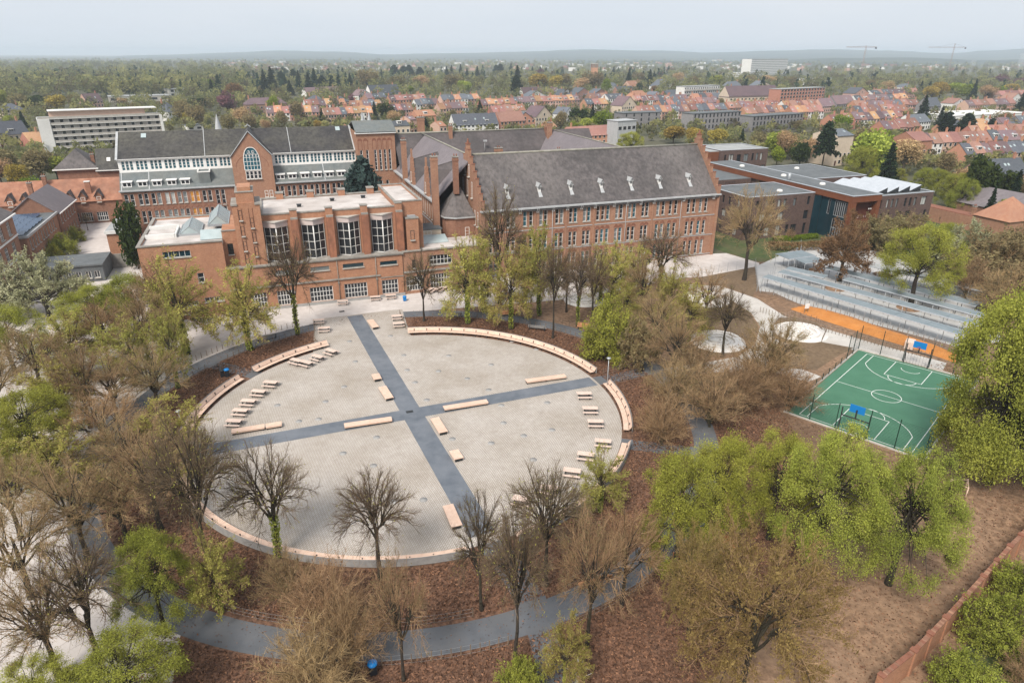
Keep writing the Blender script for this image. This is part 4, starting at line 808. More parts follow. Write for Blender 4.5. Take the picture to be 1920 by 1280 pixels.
r1 = [(97.4, 7.6, .9, 1.9), (100.2, 7.6, .9, 1.9), (102.0, 7.6, .9, 1.9), (103.9, 7.6, .9, 1.9), (105.6, 7.6, .9, 1.9), (108.6, 7.6, .9, 1.9), (112.9, 7.6, .9, 2.1, 'glass_dark'), (99.0, 4.3, 1.6, 1.9), (101.8, 4.3, 1.2, 1.9), (104.4, 4.3, 1.7, 1.9), (112.4, 4.0, 1.5, 2.2, 'glass_dark'), (98.4, .5, 1.0, 2.3), (101.0, .5, 1.5, 2.5), (104.4, .5, 1.4, 2.6), (107.4, .8, 1.0, 2.2), (109.0, .2, 1.8, 2.7, 'glass_dark'), (112.8, .2, 1.0, 2.8, 'glass_dark')]
l1 = [(60, 7.6, .9, 1.9), (63.5, 7.6, .9, 1.9), (66, 7.6, .9, 1.9), (60, 4.3, .9, 1.9), (65, 4.3, 1.6, 1.9), (60, .6, 1.6, 2.4), (66, .6, 1.0, 2.4)]
flat_block(F, 94.6, 115.0, 57.3, 72.6, 10.5, r1, l1, [])
r2 = [(126.8, 7.4, .9, 2.1), (129.2, 7.4, .8, 2.1), (130.7, 7.4, .8, 2.1), (132.2, 7.4, .8, 2.1), (135.0, 7.4, .9, 2.1), (136.6, 7.4, .9, 2.1), (138.2, 7.4, .9, 2.1), (140.6, 7.4, 1.8, 2.1, 'glass_blind'), (128.0, 4.0, .8, 2.1), (130.2, 4.0, .8, 2.1), (133.2, 4.0, 1.7, 2.2), (136.2, 4.0, 1.8, 2.2), (142.4, 4.0, .9, 2.1), (129.5, .6, .8, 2.1), (134.4, .6, .8, 2.1), (136.4, .6, 1.8, 2.2)]
flat_block(F, 126.0, 144.4, 48.4, 66, 10.5, r2, [], [(52, 7.4, .9, 2), (57, 7.4, .9, 2), (55, 4, 1.6, 2)])
r3 = [(139.0, 7.4, .9, 1.8), (140.9, 7.4, .9, 1.8), (142.6, 7.4, .9, 1.8), (144.8, 7.0, 1.9, 2.4, 'glass_blind'), (132.5, 7.4, .9, 1.8)]
flat_block(F, 126.3, 148.0, 73.2, 95.5, 10.5, r3, [], [])
r4 = [(133.2, 8.6, .8, 2.3), (135.0, 8.6, .9, 2.4, 'glass_blind'), (136.0, 8.6, .9, 2.4, 'glass_blind'), (138.3, 8.3, 1.7, 2.5), (141.2, 8.4, 1.8, 2.5), (144.4, 8.6, .9, 2.4), (146.2, 8.6, .9, 2.4), (148.0, 8.6, .9, 2.4), (146.0, 4.6, .9, 2.3), (149, 4.6, 1.5, 2.3), (140, 4.6, 1.5, 2.3)]
flat_block(F, 131.5, 151.0, 119, 134, 12.4, r4, [], [], roofm='bitumen_pale')
mb = MB(); mb.box(127.6, 131.45, 119.8, 133, 0, 12.0); mb.box(127.6, 131.45, 119.8, 133, 12.0, 12.15, 1); F.add('rust_stair', mb, 'rust', 'bitumen_pale')
mb = MB(); mb.box(94.6, 116.8, 84, 103, 0, 9.6); mb.box(94.7, 116.8, 84.1, 102.9, 9.6, 9.7, 1); F.add('rear_block', mb, 'brick_dark', 'bitumen')
F.win('F', 108, 6.6, 3.4, 2.4, 2, 1, 84, -.03, fm='metal_dark', gm='glass_dark', sill=False)
# the bar: rust fascia all round, dark roof on top
mb = MB(); mb.box(116.9, 125.9, 47.2, 106, 9.7, 11.2); bar = F.add('rust_bar', mb, 'rust')
r = MB(); r.box(117.1, 125.7, 47.4, 105.8, 11.2, 11.28); F.add('flat_roof', r, 'bitumen', parent=bar)
e = MB(); e.box(116.8, 126.0, 47.1, 47.4, 11.21, 11.36); e.box(116.8, 117.1, 47.4, 106.1, 11.21, 11.36); e.box(125.7, 126.0, 47.4, 106.1, 11.21, 11.36); F.add('roof_edge', e, 'zinc', parent=bar)
w_ = MB(); wall(w_, 'F', 117.3, 125.7, 0.1, 9.7, 48.4, [(118.6, 5.0, 6.2, 4.0)], .5); w_.poly([(125.7, 48.4, 0), (125.7, 60, 0), (125.7, 60, 9.7), (125.7, 48.4, 9.7)]); F.add('rust_wall', w_, 'rust')
w_ = MB(); w_.box(118.55, 124.85, 48.92, 49.0, 4.95, 9.05); F.add('perforated_screen', w_, 'rust_dark')
for ja, jb in ((116.9, 118.4), (124.9, 125.9)): w_ = MB(); w_.box(ja, jb, 47.25, 48.3, 3.0, 9.69); F.add('rust_jamb', w_, 'rust')
for du in (123.6, 124.2): ex = MB(); ex.box(du, du + .25, 48.2, 48.38, 7.5, 7.8); F.add('wall_lamp', ex, 'white_paint')
# lettering on the rust end: faint logo strokes
lg = MB()
for k, (x, z, wd, hg) in enumerate([(119.3, 5.6, .5, .09), (119.75, 5.1, .09, .6), (120.3, 5.55, .6, .09), (120.75, 5.0, .09, .6), (121.2, 5.1, .09, .5), (121.2, 5.55, .45, .09), (121.6, 5.1, .09, .5), (121.2, 5.1, .45, .09), (123.2, 5.1, .08, .55), (123.8, 5.1, .08, .55)]): lg.box(x, x + wd, 48.9, 48.918, z + .3, z + hg + .3)
F.add('logo_strokes', lg, 'pink_panel')
# glazed teal wall under the bar
w_ = MB(); wall(w_, 'L', 48.4, 57.25, 0, 9.7, 117.4, [(49.0, 5.6, 3.8, 3.6), (49.0, .3, 3.8, 4.6), (54.2, 5.6, .8, 3.6)], .15); w_.box(115.05, 117.38, 57.3, 57.5, 0, 9.7); F.add('teal_wall', w_, 'glass_deep_teal')
for a, z, w, h, c, rr in ((49.0, 5.6, 3.8, 3.6, 6, 1), (49.0, .3, 3.8, 4.6, 5, 2), (54.2, 5.6, .8, 3.6, 1, 1)): F.win('L', a, z, w, h, c, rr, 117.4, .06, fm='metal_galv', gm='glass_dark', fw=.1, mw=.16, sill=False)
w_ = MB(); w_.box(117.5, 125.6, 60.1, 105, 0, 9.69); F.add('core_wall', w_, 'brick_dark')
for u, v, z in ((108, 62, 10.35), (121.4, 62, 11.3), (121, 76, 11.3), (121, 94, 11.3), (138, 90, 10.35)): rs = MB(); rs.lathe((u, v, z), [(.75, 0), (.75, .25), (.6, .5), (0, .62)], 10); F.add('roof_dome', rs, 'white_render')
rs = MB(); rs.tube((117.6, 70, 11), (117.6, 70, 13.2), .4, None, 8); F.add('flue', rs, 'metal_galv')
for k in range(4):
    sw = MB(); u0 = 127.5 + k * 3.7; sw.slab([(u0, 50.5, 10.75), (u0 + 3.5, 50.5, 12.0), (u0 + 3.5, 65.0, 12.0), (u0, 65.0, 10.75)], .08); sw.poly([(u0, 50.5, 10.6), (u0 + 3.5, 50.5, 10.6), (u0 + 3.5, 50.5, 11.9)], 1); sw.box(u0 + 3.42, u0 + 3.5, 50.5, 65, 10.5, 11.9, 1); F.add('sawtooth_panel', sw, 'zinc', 'metal_dark')

# ================================================================== courtyard houses on the left
H1 = Bld('tiled_range', 'old brick range with long orange tiled roof and gabled dormers', -97, 130)
gf = [(-61.0, .6, 2.6, 2.3), (-63.9, .6, 2.4, 2.3), (-57.4, .6, 2.6, 2.3), (-76, .6, 2.4, 2.3), (-71, .6, 2.4, 2.3)]
w_ = MB(); wall(w_, 'F', -97, -45.6, 0, 6.3, 130, gf, .2); w_.box(-46.0, -45.6, 130.01, 141, 0, 6.3); H1.add('wall', w_, 'brick_brown')
for a, z, w, h in gf: H1.win('F', a, z, w, h, 5, 2, 130, .12, fw=.09, mw=.09)
rf = MB(); gable_roof(rf, -97, -45.6, 130, 141, 6.3, 11.0, 'u', .2, .5); H1.add('roof', rf, 'tile_old')
for u in (-76, -72.8, -66.3, -62.7, -59.7, -56.0):
    mb = MB(); mb.box(u - .75, u + .75, 129.7, 132.6, 5.2, 7.3); mb.poly([(u - .75, 129.7, 7.3), (u + .75, 129.7, 7.3), (u, 129.7, 8.6)], 0)
    for s in (-1, 1): mb.slab([(u, 129.4, 8.75), (u, 133.4, 8.75), (u + s * 1.15, 132.2, 7.0), (u + s * 1.15, 129.4, 7.0)], .12, 1)
    H1.add('dormer', mb, 'brick_brown', 'slate_brown'); H1.win('F', u - .5, 5.6, 1.0, 1.4, 1, 2, 129.7, -.03)
chimney(H1, -68.4, 134.2, 9, 12.4, .9, .9, 'brick_brown'); mb = MB(); mb.box(-58.9, -57.7, 131.4, 132.4, 7.0, 10.6); mb.box(-59, -57.6, 131.3, 132.5, 10.6, 10.8, 1); H1.add('chimney', mb, 'tile_old', 'white_render')
H2 = Bld('hipped_house', 'square brick house with steep grey hipped roof behind the tiled range', -67, 142)
w_ = MB(); w_.box(-67, -57.6, 142, 152, 0, 12.8); H2.add('wall', w_, 'brick_brown')
q = [(-67.7, 141.3, 12.8), (-56.9, 141.3, 12.8), (-56.9, 152.7, 12.8), (-67.7, 152.7, 12.8)]; t1, t2 = (-62.3, 145.5, 17.6), (-62.3, 148.5, 17.6)
rf = MB(); rf.poly([q[0], q[1], t1]); rf.poly([q[1], q[2], t2, t1]); rf.poly([q[2], q[3], t2]); rf.poly([q[3], q[0], t1, t2]); rf.poly(q[::-1]); H2.add('roof', rf, 'slate')
e = MB(); e.box(-67.8, -56.8, 141.2, 141.5, 12.5, 12.8); e.box(-57.1, -56.8, 141.5, 152.8, 12.5, 12.8); H2.add('gutter', e, 'white_paint'); chimney(H2, -58.3, 145, 12.5, 16.2, .9, .9, 'brick_brown')
H3 = Bld('dark_roof_link', 'brick link under a black slate roof joining chapel block and hipped house', -57.5, 140)
w_ = MB(); w_.box(-57.5, -45.7, 141.1, 150, 0, 12.4); H3.add('wall', w_, 'brick_brown'); rf = MB(); gable_roof(rf, -57.4, -45.7, 141.1, 150, 12.4, 17.4, 'u', .2, .5); H3.add('roof', rf, 'slate_dark')
e = MB(); e.box(-57.4, -45.7, 140.3, 140.6, 12.0, 12.2); H3.add('gutter', e, 'white_paint'); e = MB(); e.slab([(-54.6, 142.6, 14.35), (-53.7, 142.6, 14.35), (-53.7, 143.4, 15.2), (-54.6, 143.4, 15.2)], .1); H3.add('rooflight', e, 'white_paint')
mat('solar', (0.03, 0.055, 0.10), (0.05, 0.085, 0.15), 2.0, 0.25, spec=.6)
H4 = Bld('solar_block', 'two storey brick block with blue solar panels on its flat roof', -71, 85)
hs = []
for v in (86.5, 88.6, 90.6, 92.6, 95, 97, 99, 101.5, 103.5, 105.5): hs += [(v, 4.3, .9, 2.2), (v, .7, .9, 2.4)]
w_ = MB(); wall(w_, 'R', 85, 109.5, 0, 7.2, -61.3, hs, .2); wall(w_, 'F', -71, -61.3, 0, 7.2, 85, [], .2); w_.box(-71, -70.6, 85.01, 109.5, 0, 7.2); H4.add('wall', w_, 'brick_red')
for a, z, w, h in hs: H4.win('R', a, z, w, h, 1, 2, -61.3, .12)
rf = MB(); rf.box(-71.1, -61.1, 84.8, 109.5, 7.2, 7.45); H4.add('flat_roof', rf, 'bitumen'); e = MB(); e.box(-61.2, -60.9, 84.7, 109.5, 7.1, 7.6); e.box(-71, -61.2, 84.6, 84.8, 7.1, 7.6); H4.add('roof_edge', e, 'lead')
for i in range(5):
    for j in range(8):
        if i == 4 and j > 5: continue
        u0, v0 = -70.6 + i * 1.75, 86 + j * 2.6 + (i % 2) * .25; sp = MB(); sp.slab([(u0, v0, 7.62), (u0 + 1.65, v0, 7.62), (u0 + 1.65, v0 + 2.4, 7.95), (u0, v0 + 2.4, 7.95)], .05); H4.add('solar_panel', sp, 'solar')
H5 = Bld('slate_house', 'brick courtyard house with pale grey slate roof beyond the solar panels', -71, 109.6)
hs = [(v, z, .9, 2.0) for v in (111, 113.5, 116, 118.5, 121, 123.5) for z in (.8, 4.4)]
w_ = MB(); wall(w_, 'R', 109.6, 126.5, 0, 7.4, -61.0, hs, .2); w_.poly([(-71, 109.6, 0), (-61, 109.6, 0), (-61, 109.6, 7.4), (-66, 109.6, 11.4), (-71, 109.6, 7.4)]); w_.box(-71, -61.01, 126, 126.5, 0, 7.4); H5.add('wall', w_, 'brick_brown')
for a, z, w, h in hs: H5.win('R', a, z, w, h, 1, 2, -61.0, .12)
rf = MB(); gable_roof(rf, -71, -61, 109.3, 126.9, 7.4, 11.4, 'v', .2, .5); H5.add('roof', rf, 'slate_pale')
e = MB(); e.box(-60.6, -60.4, 109.3, 126.9, 6.9, 7.1); H5.add('gutter', e, 'white_paint'); chimney(H5, -68, 120, 9, 13, .9, .9, 'brick_brown')
H6 = Bld('white_window_house', 'tall brick house with white grid windows at the edge of the courtyard', -78, 56)
hs = [(v, z, 2.0, 2.6) for v in (60, 63.6, 67.2, 70.8, 74.4, 79) for z in (1.0, 5.0, 9.0)]
w_ = MB(); wall(w_, 'R', 57, 83.6, 0, 12.8, -62.2, hs, .25); w_.poly([(-62.2, 83.6, 0), (-76, 83.6, 0), (-76, 83.6, 12.8), (-69.1, 83.6, 17), (-62.2, 83.6, 12.8)]); w_.poly([(-76, 57, 0), (-62.2, 57, 0), (-62.2, 57, 12.8), (-69.1, 57, 17), (-76, 57, 12.8)]); H6.add('wall', w_, 'brick_red')
for a, z, w, h in hs: H6.win('R', a, z, w, h, 4, 3, -62.2, .15)
rf = MB(); gable_roof(rf, -76, -62.2, 56.8, 83.9, 12.8, 17, 'v', .2, .5); H6.add('roof', rf, 'slate')
e = MB(); e.box(-61.75, -61.5, 56.8, 83.9, 12.3, 12.55); e.box(-62.19, -62.0, 57, 83.6, 4.2, 4.5); e.box(-62.19, -62.0, 57, 83.6, 8.2, 8.5); H6.add('gutter', e, 'white_paint')
H7 = Bld('brick_cube', 'small plain brick cube with grey flat roof beside the courtyard tree', -47, 84.4)
w_ = MB(); w_.box(-46.8, -42.6, 84.4, 98, 0, 7.1); H7.add('wall', w_, 'brick_orange'); rf = MB(); rf.box(-47, -42.4, 84.1, 98.2, 7.1, 7.5); rf.box(-47.1, -42.3, 84.0, 84.3, 6.9, 7.55, 1); H7.add('flat_roof', rf, 'bitumen_pale', 'white_render'); e = MB(); e.lathe((-44, 94, 7.5), [(.6, 0), (.6, .3), (0, .5)], 10); H7.add('roof_dome', e, 'white_render'); H7.win('R', 88, 4.2, 1.1, 2.2, 1, 2, -42.6, -.03)
H8 = Bld('dark_shed', 'low dark shed with white windows and flat bitumen roof behind the blossom tree', -58, 74)
w_ = MB(); wall(w_, 'F', -58, -46.5, 0, 3.3, 73.4, [(a, .8, 1.0, 1.4) for a in (-56.5, -54.8, -53.1, -51.4, -49.7, -48.2)], .15); w_.box(-58, -46.5, 81.6, 82, 0, 3.3); w_.box(-46.9, -46.5, 73.41, 81.6, 0, 3.3); w_.box(-58, -57.6, 73.41, 81.6, 0, 3.3); H8.add('wall', w_, 'bitumen')
for a in (-56.5, -54.8, -53.1, -51.4, -49.7, -48.2): H8.win('F', a, .8, 1.0, 1.4, 2, 1, 73.4, .1)
rf = MB(); rf.box(-58.3, -46.3, 73.1, 82.3, 3.3, 3.6); H8.add('flat_roof', rf, 'bitumen')
wl_ = MB(); wl_.box(-46.2, -35, 82.2, 82.6, 0, 3.0); wl_.box(-58, -46.2, 82.4, 82.7, 0, 3.2); o = ob('courtyard_wall', wl_.mesh('courtyard_wall', M['coping'], off=(-58, 82))); o.location = W(-58, 82); o.rotation_euler = (0, 0, AX); tag(o, 'dark low wall closing the courtyard behind the shed', 'wall')
pb = Bld('play_bench', 'low orange and red play bench at the courtyard end', -49.6, 83, 'bench')
for k in range(9): bx_ = MB(); bx_.box(-49.6 + k * .42, -49.2 + k * .42, 83.0, 83.9, 0, .5 + .1 * (k % 3)); pb.add('block', bx_, ('orange_sand', 'red_plastic', 'white_paint')[k % 3])
# brick lodge at the right-hand edge
H9 = Bld('brick_lodge', 'low brick lodge with orange pyramid roof at the edge of the shrubs', 158, 38)
w_ = MB(); w_.box(158, 169, 37, 46, 0, 4.2); w_.box(157.4, 161, 46.01, 64, 0, 3.6); H9.add('wall', w_, 'brick_red')
q = [(157.6, 36.6, 4.2), (169.4, 36.6, 4.2), (169.4, 46.4, 4.2), (157.6, 46.4, 4.2)]; ap = (163.4, 41.5, 9.4); rf = MB()
for i in range(4): rf.poly([q[i], q[(i + 1) % 4], ap])
rf.poly(q[::-1]); H9.add('roof', rf, 'tile_orange'); e = MB(); e.box(157.5, 161.2, 46.5, 64.2, 3.6, 3.8); H9.add('flat_roof', e, 'brick_dark_trim'); chimney(H9, 158.6, 47, 3, 6.2, .7, .7)
H10 = Bld('grey_barn', 'long barn with pale grey pitched roof behind the brick lodge', 172, 40)
w_ = MB(); w_.box(172, 182, 38, 62, 0, 4); H10.add('wall', w_, 'brick_brown'); rf = MB(); gable_roof(rf, 172, 182, 37.6, 62.4, 4, 8.2, 'v', .2, .4); H10.add('roof', rf, 'slate_pale')
# ================================================================== curved benches round the square
def arc_bench(a0, a1, label, R=26.35):
    rm = math.radians((a0 + a1) / 2); root = thing('curved_bench', label, 'bench', W(PC[0] + R * math.cos(rm), PC[1] + R * math.sin(rm)), 0, 'curved benches round the square')
    inv = Vector(root.location)
    n = max(1, round(R * math.radians(abs(a1 - a0)) / 2.0)); st = (a1 - a0) / n
    def P(r, a, z): t = math.radians(a); return W(PC[0] + r * math.cos(t), PC[1] + r * math.sin(t), z) - inv
    for i in range(n):
        s0, s1 = a0 + st * i + .03, a0 + st * (i + 1) - .03; h = [s0 + (s1 - s0) * k / 2 for k in range(3)]
        for nm, prof in (('seat_board', [(.0 + .155 * k, .46, .145 + .155 * k, .46) for k in range(4)]), ('back_board', [(.66 + .075 * k, .50 + .115 * k, .66 + .075 * k + .07, .50 + .115 * k + .107) for k in range(4)])):
            mb = MB()
            for ra, za, rb, zb in prof:
                for k in range(2):
                    q = [P(R + ra, h[k], za), P(R + ra, h[k + 1], za), P(R + rb, h[k + 1], zb), P(R + rb, h[k], zb)]; mb.slab(q if st > 0 else q, .045)
            ob(nm, mb.mesh(nm, M['bench_wood']), root)
        mb = MB()
        for k in range(2): mb.slab([P(R + 1.02, h[k], .1), P(R + 1.02, h[k + 1], .1), P(R + 1.07, h[k + 1], 1.0), P(R + 1.07, h[k], 1.0)], .03)
        ob('back_panel', mb.mesh('back_panel', M['grey_wood']), root)
        mb = MB(); aa = a0 + st * (i + .5); c = P(R + .33, aa, 0); mb.obox((c.x, c.y), math.radians(aa) + AX, .28, .05, 0.02, .41); c2 = P(R + .72, aa, 0); mb.obox((c2.x, c2.y), math.radians(aa) + AX, .05, .05, .02, .85); ob('support', mb.mesh('support', M['metal_dark']), root)
    return root
arc_bench(134, 107, 'curved pink wooden bench below the two trees by the library')
arc_bench(175.5, 139.5, 'curved wooden bench behind the row of five picnic tables')
arc_bench(79.5, 6.0, 'longest curved wooden bench along the far edge of the square')
arc_bench(-2.0, -29.0, 'curved wooden bench beside the lamp post and three picnic tables')
arc_bench(-35.5, -81.0, 'curved bench seen from behind between leafy trees and the bare trees')
arc_bench(-91.5, -176, 'curved bench seen from behind under the row of bare pollard trees')
# ------------------------------------------------------------------ straight platform benches
def plat_bench(p0, p1, w, label, h=.45):
    A_, B_ = g(*p0), g(*p1); d = B_ - A_; Ln = d.length; ang = math.atan2(d.y, d.x); c = (A_ + B_) / 2
    r = thing('platform_bench', label, 'bench', (c.x, c.y, .036), ang, 'platform benches beside the crossing strips'); n = max(3, round(w / .15))
    for k in range(n):
        mb = MB(); y0 = -w / 2 + w * k / n; mb.box(-Ln / 2, Ln / 2, y0 + .006, y0 + w / n - .006, h - .06, h); ob('plank', mb.mesh('plank', M['bench_wood']), r)
    ap = MB(); ap.box(-Ln / 2 + .02, Ln / 2 - .02, -w / 2 + .02, -w / 2 + .05, h - .2, h - .062); ap.box(-Ln / 2 + .02, Ln / 2 - .02, w / 2 - .05, w / 2 - .02, h - .2, h - .062); ob('apron', ap.mesh('apron', M['bench_wood']), r)
    m_ = max(2, round(Ln / 1.8))
    for k in range(m_):
        x = -Ln / 2 + .15 + (Ln - .3) * k / (m_ - 1); mb = MB(); mb.box(x - .06, x + .06, -w / 2 + .12, w / 2 - .12, 0, h - .065); ob('leg', mb.mesh('leg', M['metal_dark']), r)
    return r
for p0, p1, w, lb in [((435, 814), (497, 804), .95, 'left half of the long platform bench below the picnic tables'), ((499, 804), (529, 799), .95, 'short platform bench at the end of the long one by the crossing strip'), ((646, 803), (735, 790), .95, 'long platform bench on the near side of the crossing strip'),
                      ((832, 770), (914, 757), .95, 'long platform bench just right of where the strips cross'), ((986, 719), (1060, 709), .95, 'long platform bench at the far end of the crossing strip'),
                      ((704, 706), (709, 716), 1.1, 'square platform seat by the far strip'), ((717, 730), (731, 752), 1.1, 'platform bench by the far strip nearer the crossing'), ((815, 789), (832, 816), 1.1, 'platform bench by the near strip just below the crossing'),
                      ((851, 850), (861, 866), 1.1, 'square platform seat by the near strip'), ((840, 953), (857, 993), 1.1, 'platform bench behind the bare tree at the bottom of the strip'), ((694, 604), (705, 618), 1.1, 'platform bench at the top of the square facing the library')]:
    plat_bench(p0, p1, w, lb)
# ------------------------------------------------------------------ picnic tables
def make_picnic():
    r = thing('picnic_table', 'x', 'picnic table', (0, 0, 0), 0, 'picnic tables on and near the square')
    for k in range(5): mb = MB(); y = -.38 + k * .155; mb.box(-.95, .95, y, y + .145, .71, .755); ob('table_plank', mb.mesh('table_plank', M['table_wood']), r)
    for s in (-1, 1):
        mb = MB(); mb.box(-.95, .95, s * .72 - .15, s * .72 - .005, .42, .46); mb.box(-.95, .95, s * .72 + .005, s * .72 + .15, .42, .46); ob('bench_seat', mb.mesh('bench_seat', M['table_wood']), r)
        mb = MB(); x = s * .68; mb.box(x - .04, x + .04, -.84, .84, .34, .418); mb.tube((x, -.62, 0), (x, -.25, .70), .045, None, 5); mb.tube((x, .62, 0), (x, .25, .70), .045, None, 5); mb.box(x - .04, x + .04, -.36, .36, .65, .708); ob('trestle', mb.mesh('trestle', M['metal_dark']), r)
    return r
tproto = make_picnic(); first = True
tabs = [((508, 725), -9, 'topmost of the five picnic tables in a slanting row'), ((486, 742), -9, 'second picnic table down the slanting row of five'), ((467, 760), -7, 'middle picnic table of the slanting row of five'), ((452, 778), -6, 'fourth picnic table down the slanting row of five'), ((440, 798), -4, 'lowest of the five picnic tables by the long platform bench'),
        ((556, 683), -28, 'picnic table at the end of the group below the curved bench'), ((575, 687), -28, 'picnic table joined to its neighbour below the curved bench'), ((596, 676), -30, 'middle picnic table of the slanted group below the curved bench'), ((621, 665), -32, 'picnic table of the slanted group nearest the asphalt strip'),
        ((598, 607), 14, 'upper picnic table beside the litter bed left of the entrance strip'), ((608, 622), 12, 'lower picnic table beside the litter bed left of the entrance strip'), ((745, 599), 14, 'upper picnic table right of the entrance strip'), ((748, 613), 13, 'lower picnic table right of the entrance strip'),
        ((1095, 746), 2, 'picnic table nearest the lamp post on the square'), ((1106, 774), -1, 'second picnic table below the lamp post'), ((1116, 799), -2, 'third picnic table below the lamp post'), ((1130, 836), -9, 'picnic table in front of the spoke path gap'), ((1098, 861), -12, 'picnic table just above the leafy tree at the square edge'), ((1072, 892), -12, 'picnic table half hidden by the leafy tree at the square edge'), ((1030, 925), -16, 'picnic table behind the bare tree near the square edge'), ((978, 946), -16, 'picnic table nearest the end of the asphalt strip'),
        ((643, 571), 12, 'picnic table standing alone before the library'), ((704, 563), 14, 'left one of the two picnic tables before the library corner'), ((733, 560), 14, 'right one of the two picnic tables before the library corner'), ((806, 549), 62, 'first picnic table of the row under the link range windows'), ((822, 547), 62, 'second picnic table of the row under the link range windows'), ((838, 544), 62, 'third picnic table of the row under the link range windows'), ((855, 541), 62, 'last picnic table of the row under the link range windows')]
for (px, py), rz, lb in tabs:
    t = tproto if first else copy_tree(tproto); first = False
    p = g(px, py); t.location = (p.x, p.y, .03); t.rotation_euler = (0, 0, math.radians(rz)); t['label'] = lb
# ------------------------------------------------------------------ park benches with backs, along the ring path
def park_bench(px, py, rz, label, wood, L_=2.6):
    p = g(px, py); r = thing('park_bench', label, 'bench', (p.x, p.y, .017), math.radians(rz), 'benches along the ring path')
    for k in range(4): mb = MB(); mb.box(-L_ / 2, L_ / 2, -.05 + k * .13, .07 + k * .13, .43, .47); ob('seat_slat', mb.mesh('seat_slat', M[wood]), r)
    for k in range(4): mb = MB(); mb.slab([(-L_ / 2, .5 + k * .03, .52 + k * .12), (L_ / 2, .5 + k * .03, .52 + k * .12), (L_ / 2, .53 + k * .03, .63 + k * .12), (-L_ / 2, .53 + k * .03, .63 + k * .12)], .03); ob('back_slat', mb.mesh('back_slat', M[wood]), r)
    for s in (-1, 1): mb = MB(); mb.box(s * (L_ / 2 - .25) - .04, s * (L_ / 2 - .25) + .04, 0, .48, 0, .428); mb.box(s * (L_ / 2 - .25) - .04, s * (L_ / 2 - .25) + .04, .56, .62, .3, .95); ob('leg', mb.mesh('leg', M['metal_dark']), r)
for a in [(955, 593, 15, 'brown wooden park bench on the far ring path behind the trees', 'old_bench_wood', 3.0), (850, 594, 195, 'grey park bench facing the school on the far ring path', 'grey_wood', 3.0), (1008, 618, 165, 'grey park bench by the bend of the far ring path', 'grey_wood', 3.0), (1092, 618, -20, 'orange park bench beside the green bush on the ring path', 'old_bench_wood', 2.0), (500, 636, 215, 'grey park bench beside the tree left of the library strip', 'grey_wood', 3.2),
          (1112, 1092, 202, 'wide orange park bench below the twisted dark trunk', 'old_bench_wood', 3.0), (1230, 1022, 215, 'orange park bench beside the leafy trees at the path bend', 'old_bench_wood', 2.4), (1345, 1020, -45, 'long orange park bench under the leafy trees', 'old_bench_wood', 3.4), (1290, 1052, 150, 'low park bench seen from above at the path fork', 'old_bench_wood', 2.6)]:
    park_bench(*a)
# ------------------------------------------------------------------ lamps, bins
def lamp(px, py, py_top, label):
    p = g(px, py); h = height_at(p, py_top); r = thing('street_lamp', label, 'lamp post', (p.x, p.y, .012), 0, 'lamp posts'); mb = MB(); mb.tube((0, 0, 0), (0, 0, h - .1), .07, .05, 8); ob('pole', mb.mesh('pole', M['metal_galv']), r)
    mb = MB(); mb.lathe((0, 0, h - .12), [(.05, 0), (.3, .05), (.32, .12), (.1, .2), (0, .22)], 12); ob('lamp_head', mb.mesh('lamp_head', M['metal_galv']), r); mb = MB(); mb.lathe((0, 0, 0), [(.14, 0), (.14, .2), (.08, .3)], 10); ob('foot', mb.mesh('foot', M['metal_galv']), r)
lamp(1138, 727, 671, 'slim grey lamp post at the end of the crossing strip'); lamp(342, 806, 770, 'slim grey lamp post among the brown trees left of the square')
def bin_(px, py, body, lid, label, s=1.0):
    p = g(px, py); r = thing('litter_bin', label, 'bin', (p.x, p.y, .02), .4, 'litter bins'); mb = MB()
    mb.prism([(-.27, -.27), (.27, -.27), (.27, .27), (-.27, .27)], .08, .95 * s); ob('bin_body', mb.mesh('bin_body', M[body]), r); mb = MB(); mb.lathe((0, 0, .95 * s), [(.38, 0), (.38, .08), (.28, .2), (0, .24)], 10); ob('lid', mb.mesh('lid', M[lid]), r)
    for sx in (-.2, .2): mb = MB(); mb.box(sx - .05, sx + .05, -.2, .2, 0, .08); ob('foot', mb.mesh('foot', M['black_plastic']), r)
bin_(427, 593, 'black_plastic', 'red_plastic', 'dark bin with red lid against the library wall'); bin_(433, 593, 'blue_plastic', 'blue_plastic', 'blue bin against the library wall', 1.15); bin_(418, 706, 'black_plastic', 'black_plastic', 'black bin next to the blue lidded one'); bin_(427, 706, 'black_plastic', 'blue_plastic', 'bin with blue lid at the short path into the square', 1.1)
bin_(700, 1262, 'black_plastic', 'blue_plastic', 'blue topped bin on the near ring path'); bin_(1312, 998, 'black_plastic', 'blue_plastic', 'blue topped bin under the leafy trees'); bin_(1201, 696, 'black_plastic', 'black_plastic', 'black bin at the end of the path past the lamp post'); bin_(759, 564, 'blue_plastic', 'blue_plastic', 'small blue green bin at the library corner', .8)
# ------------------------------------------------------------------ low wire fences on wooden or steel posts
def fence(name, pts, h, step, label, group, pm='stake_wood', r=.045, wires=3, wm='metal_galv', wr=.008):
    base = Vector(pts[0]); root = thing(name, label, 'fence', base, 0, group)
    mb = MB(); mb.tube((0, 0, 0), (0, 0, h), r, r * .9, 5); pme = mb.mesh('post', M[pm]); wb = MB(); k = 0
    for i in range(len(pts) - 1):
        a, b_ = Vector(pts[i]) - base, Vector(pts[i + 1]) - base; Ln = (b_ - a).length; n = max(1, round(Ln / step))
        for j in range(n + (1 if i == len(pts) - 2 else 0)): q = a + (b_ - a) * (j / n); ob('post', pme, root, q)
        for w in range(wires): z = h * (.12 + .83 * w / max(1, wires - 1)); wb.tube(a + Vector((0, 0, z)), b_ + Vector((0, 0, z)), wr, None, 3, 0, False)
    ob('wire', wb.mesh('wire', M[wm]), root); return root
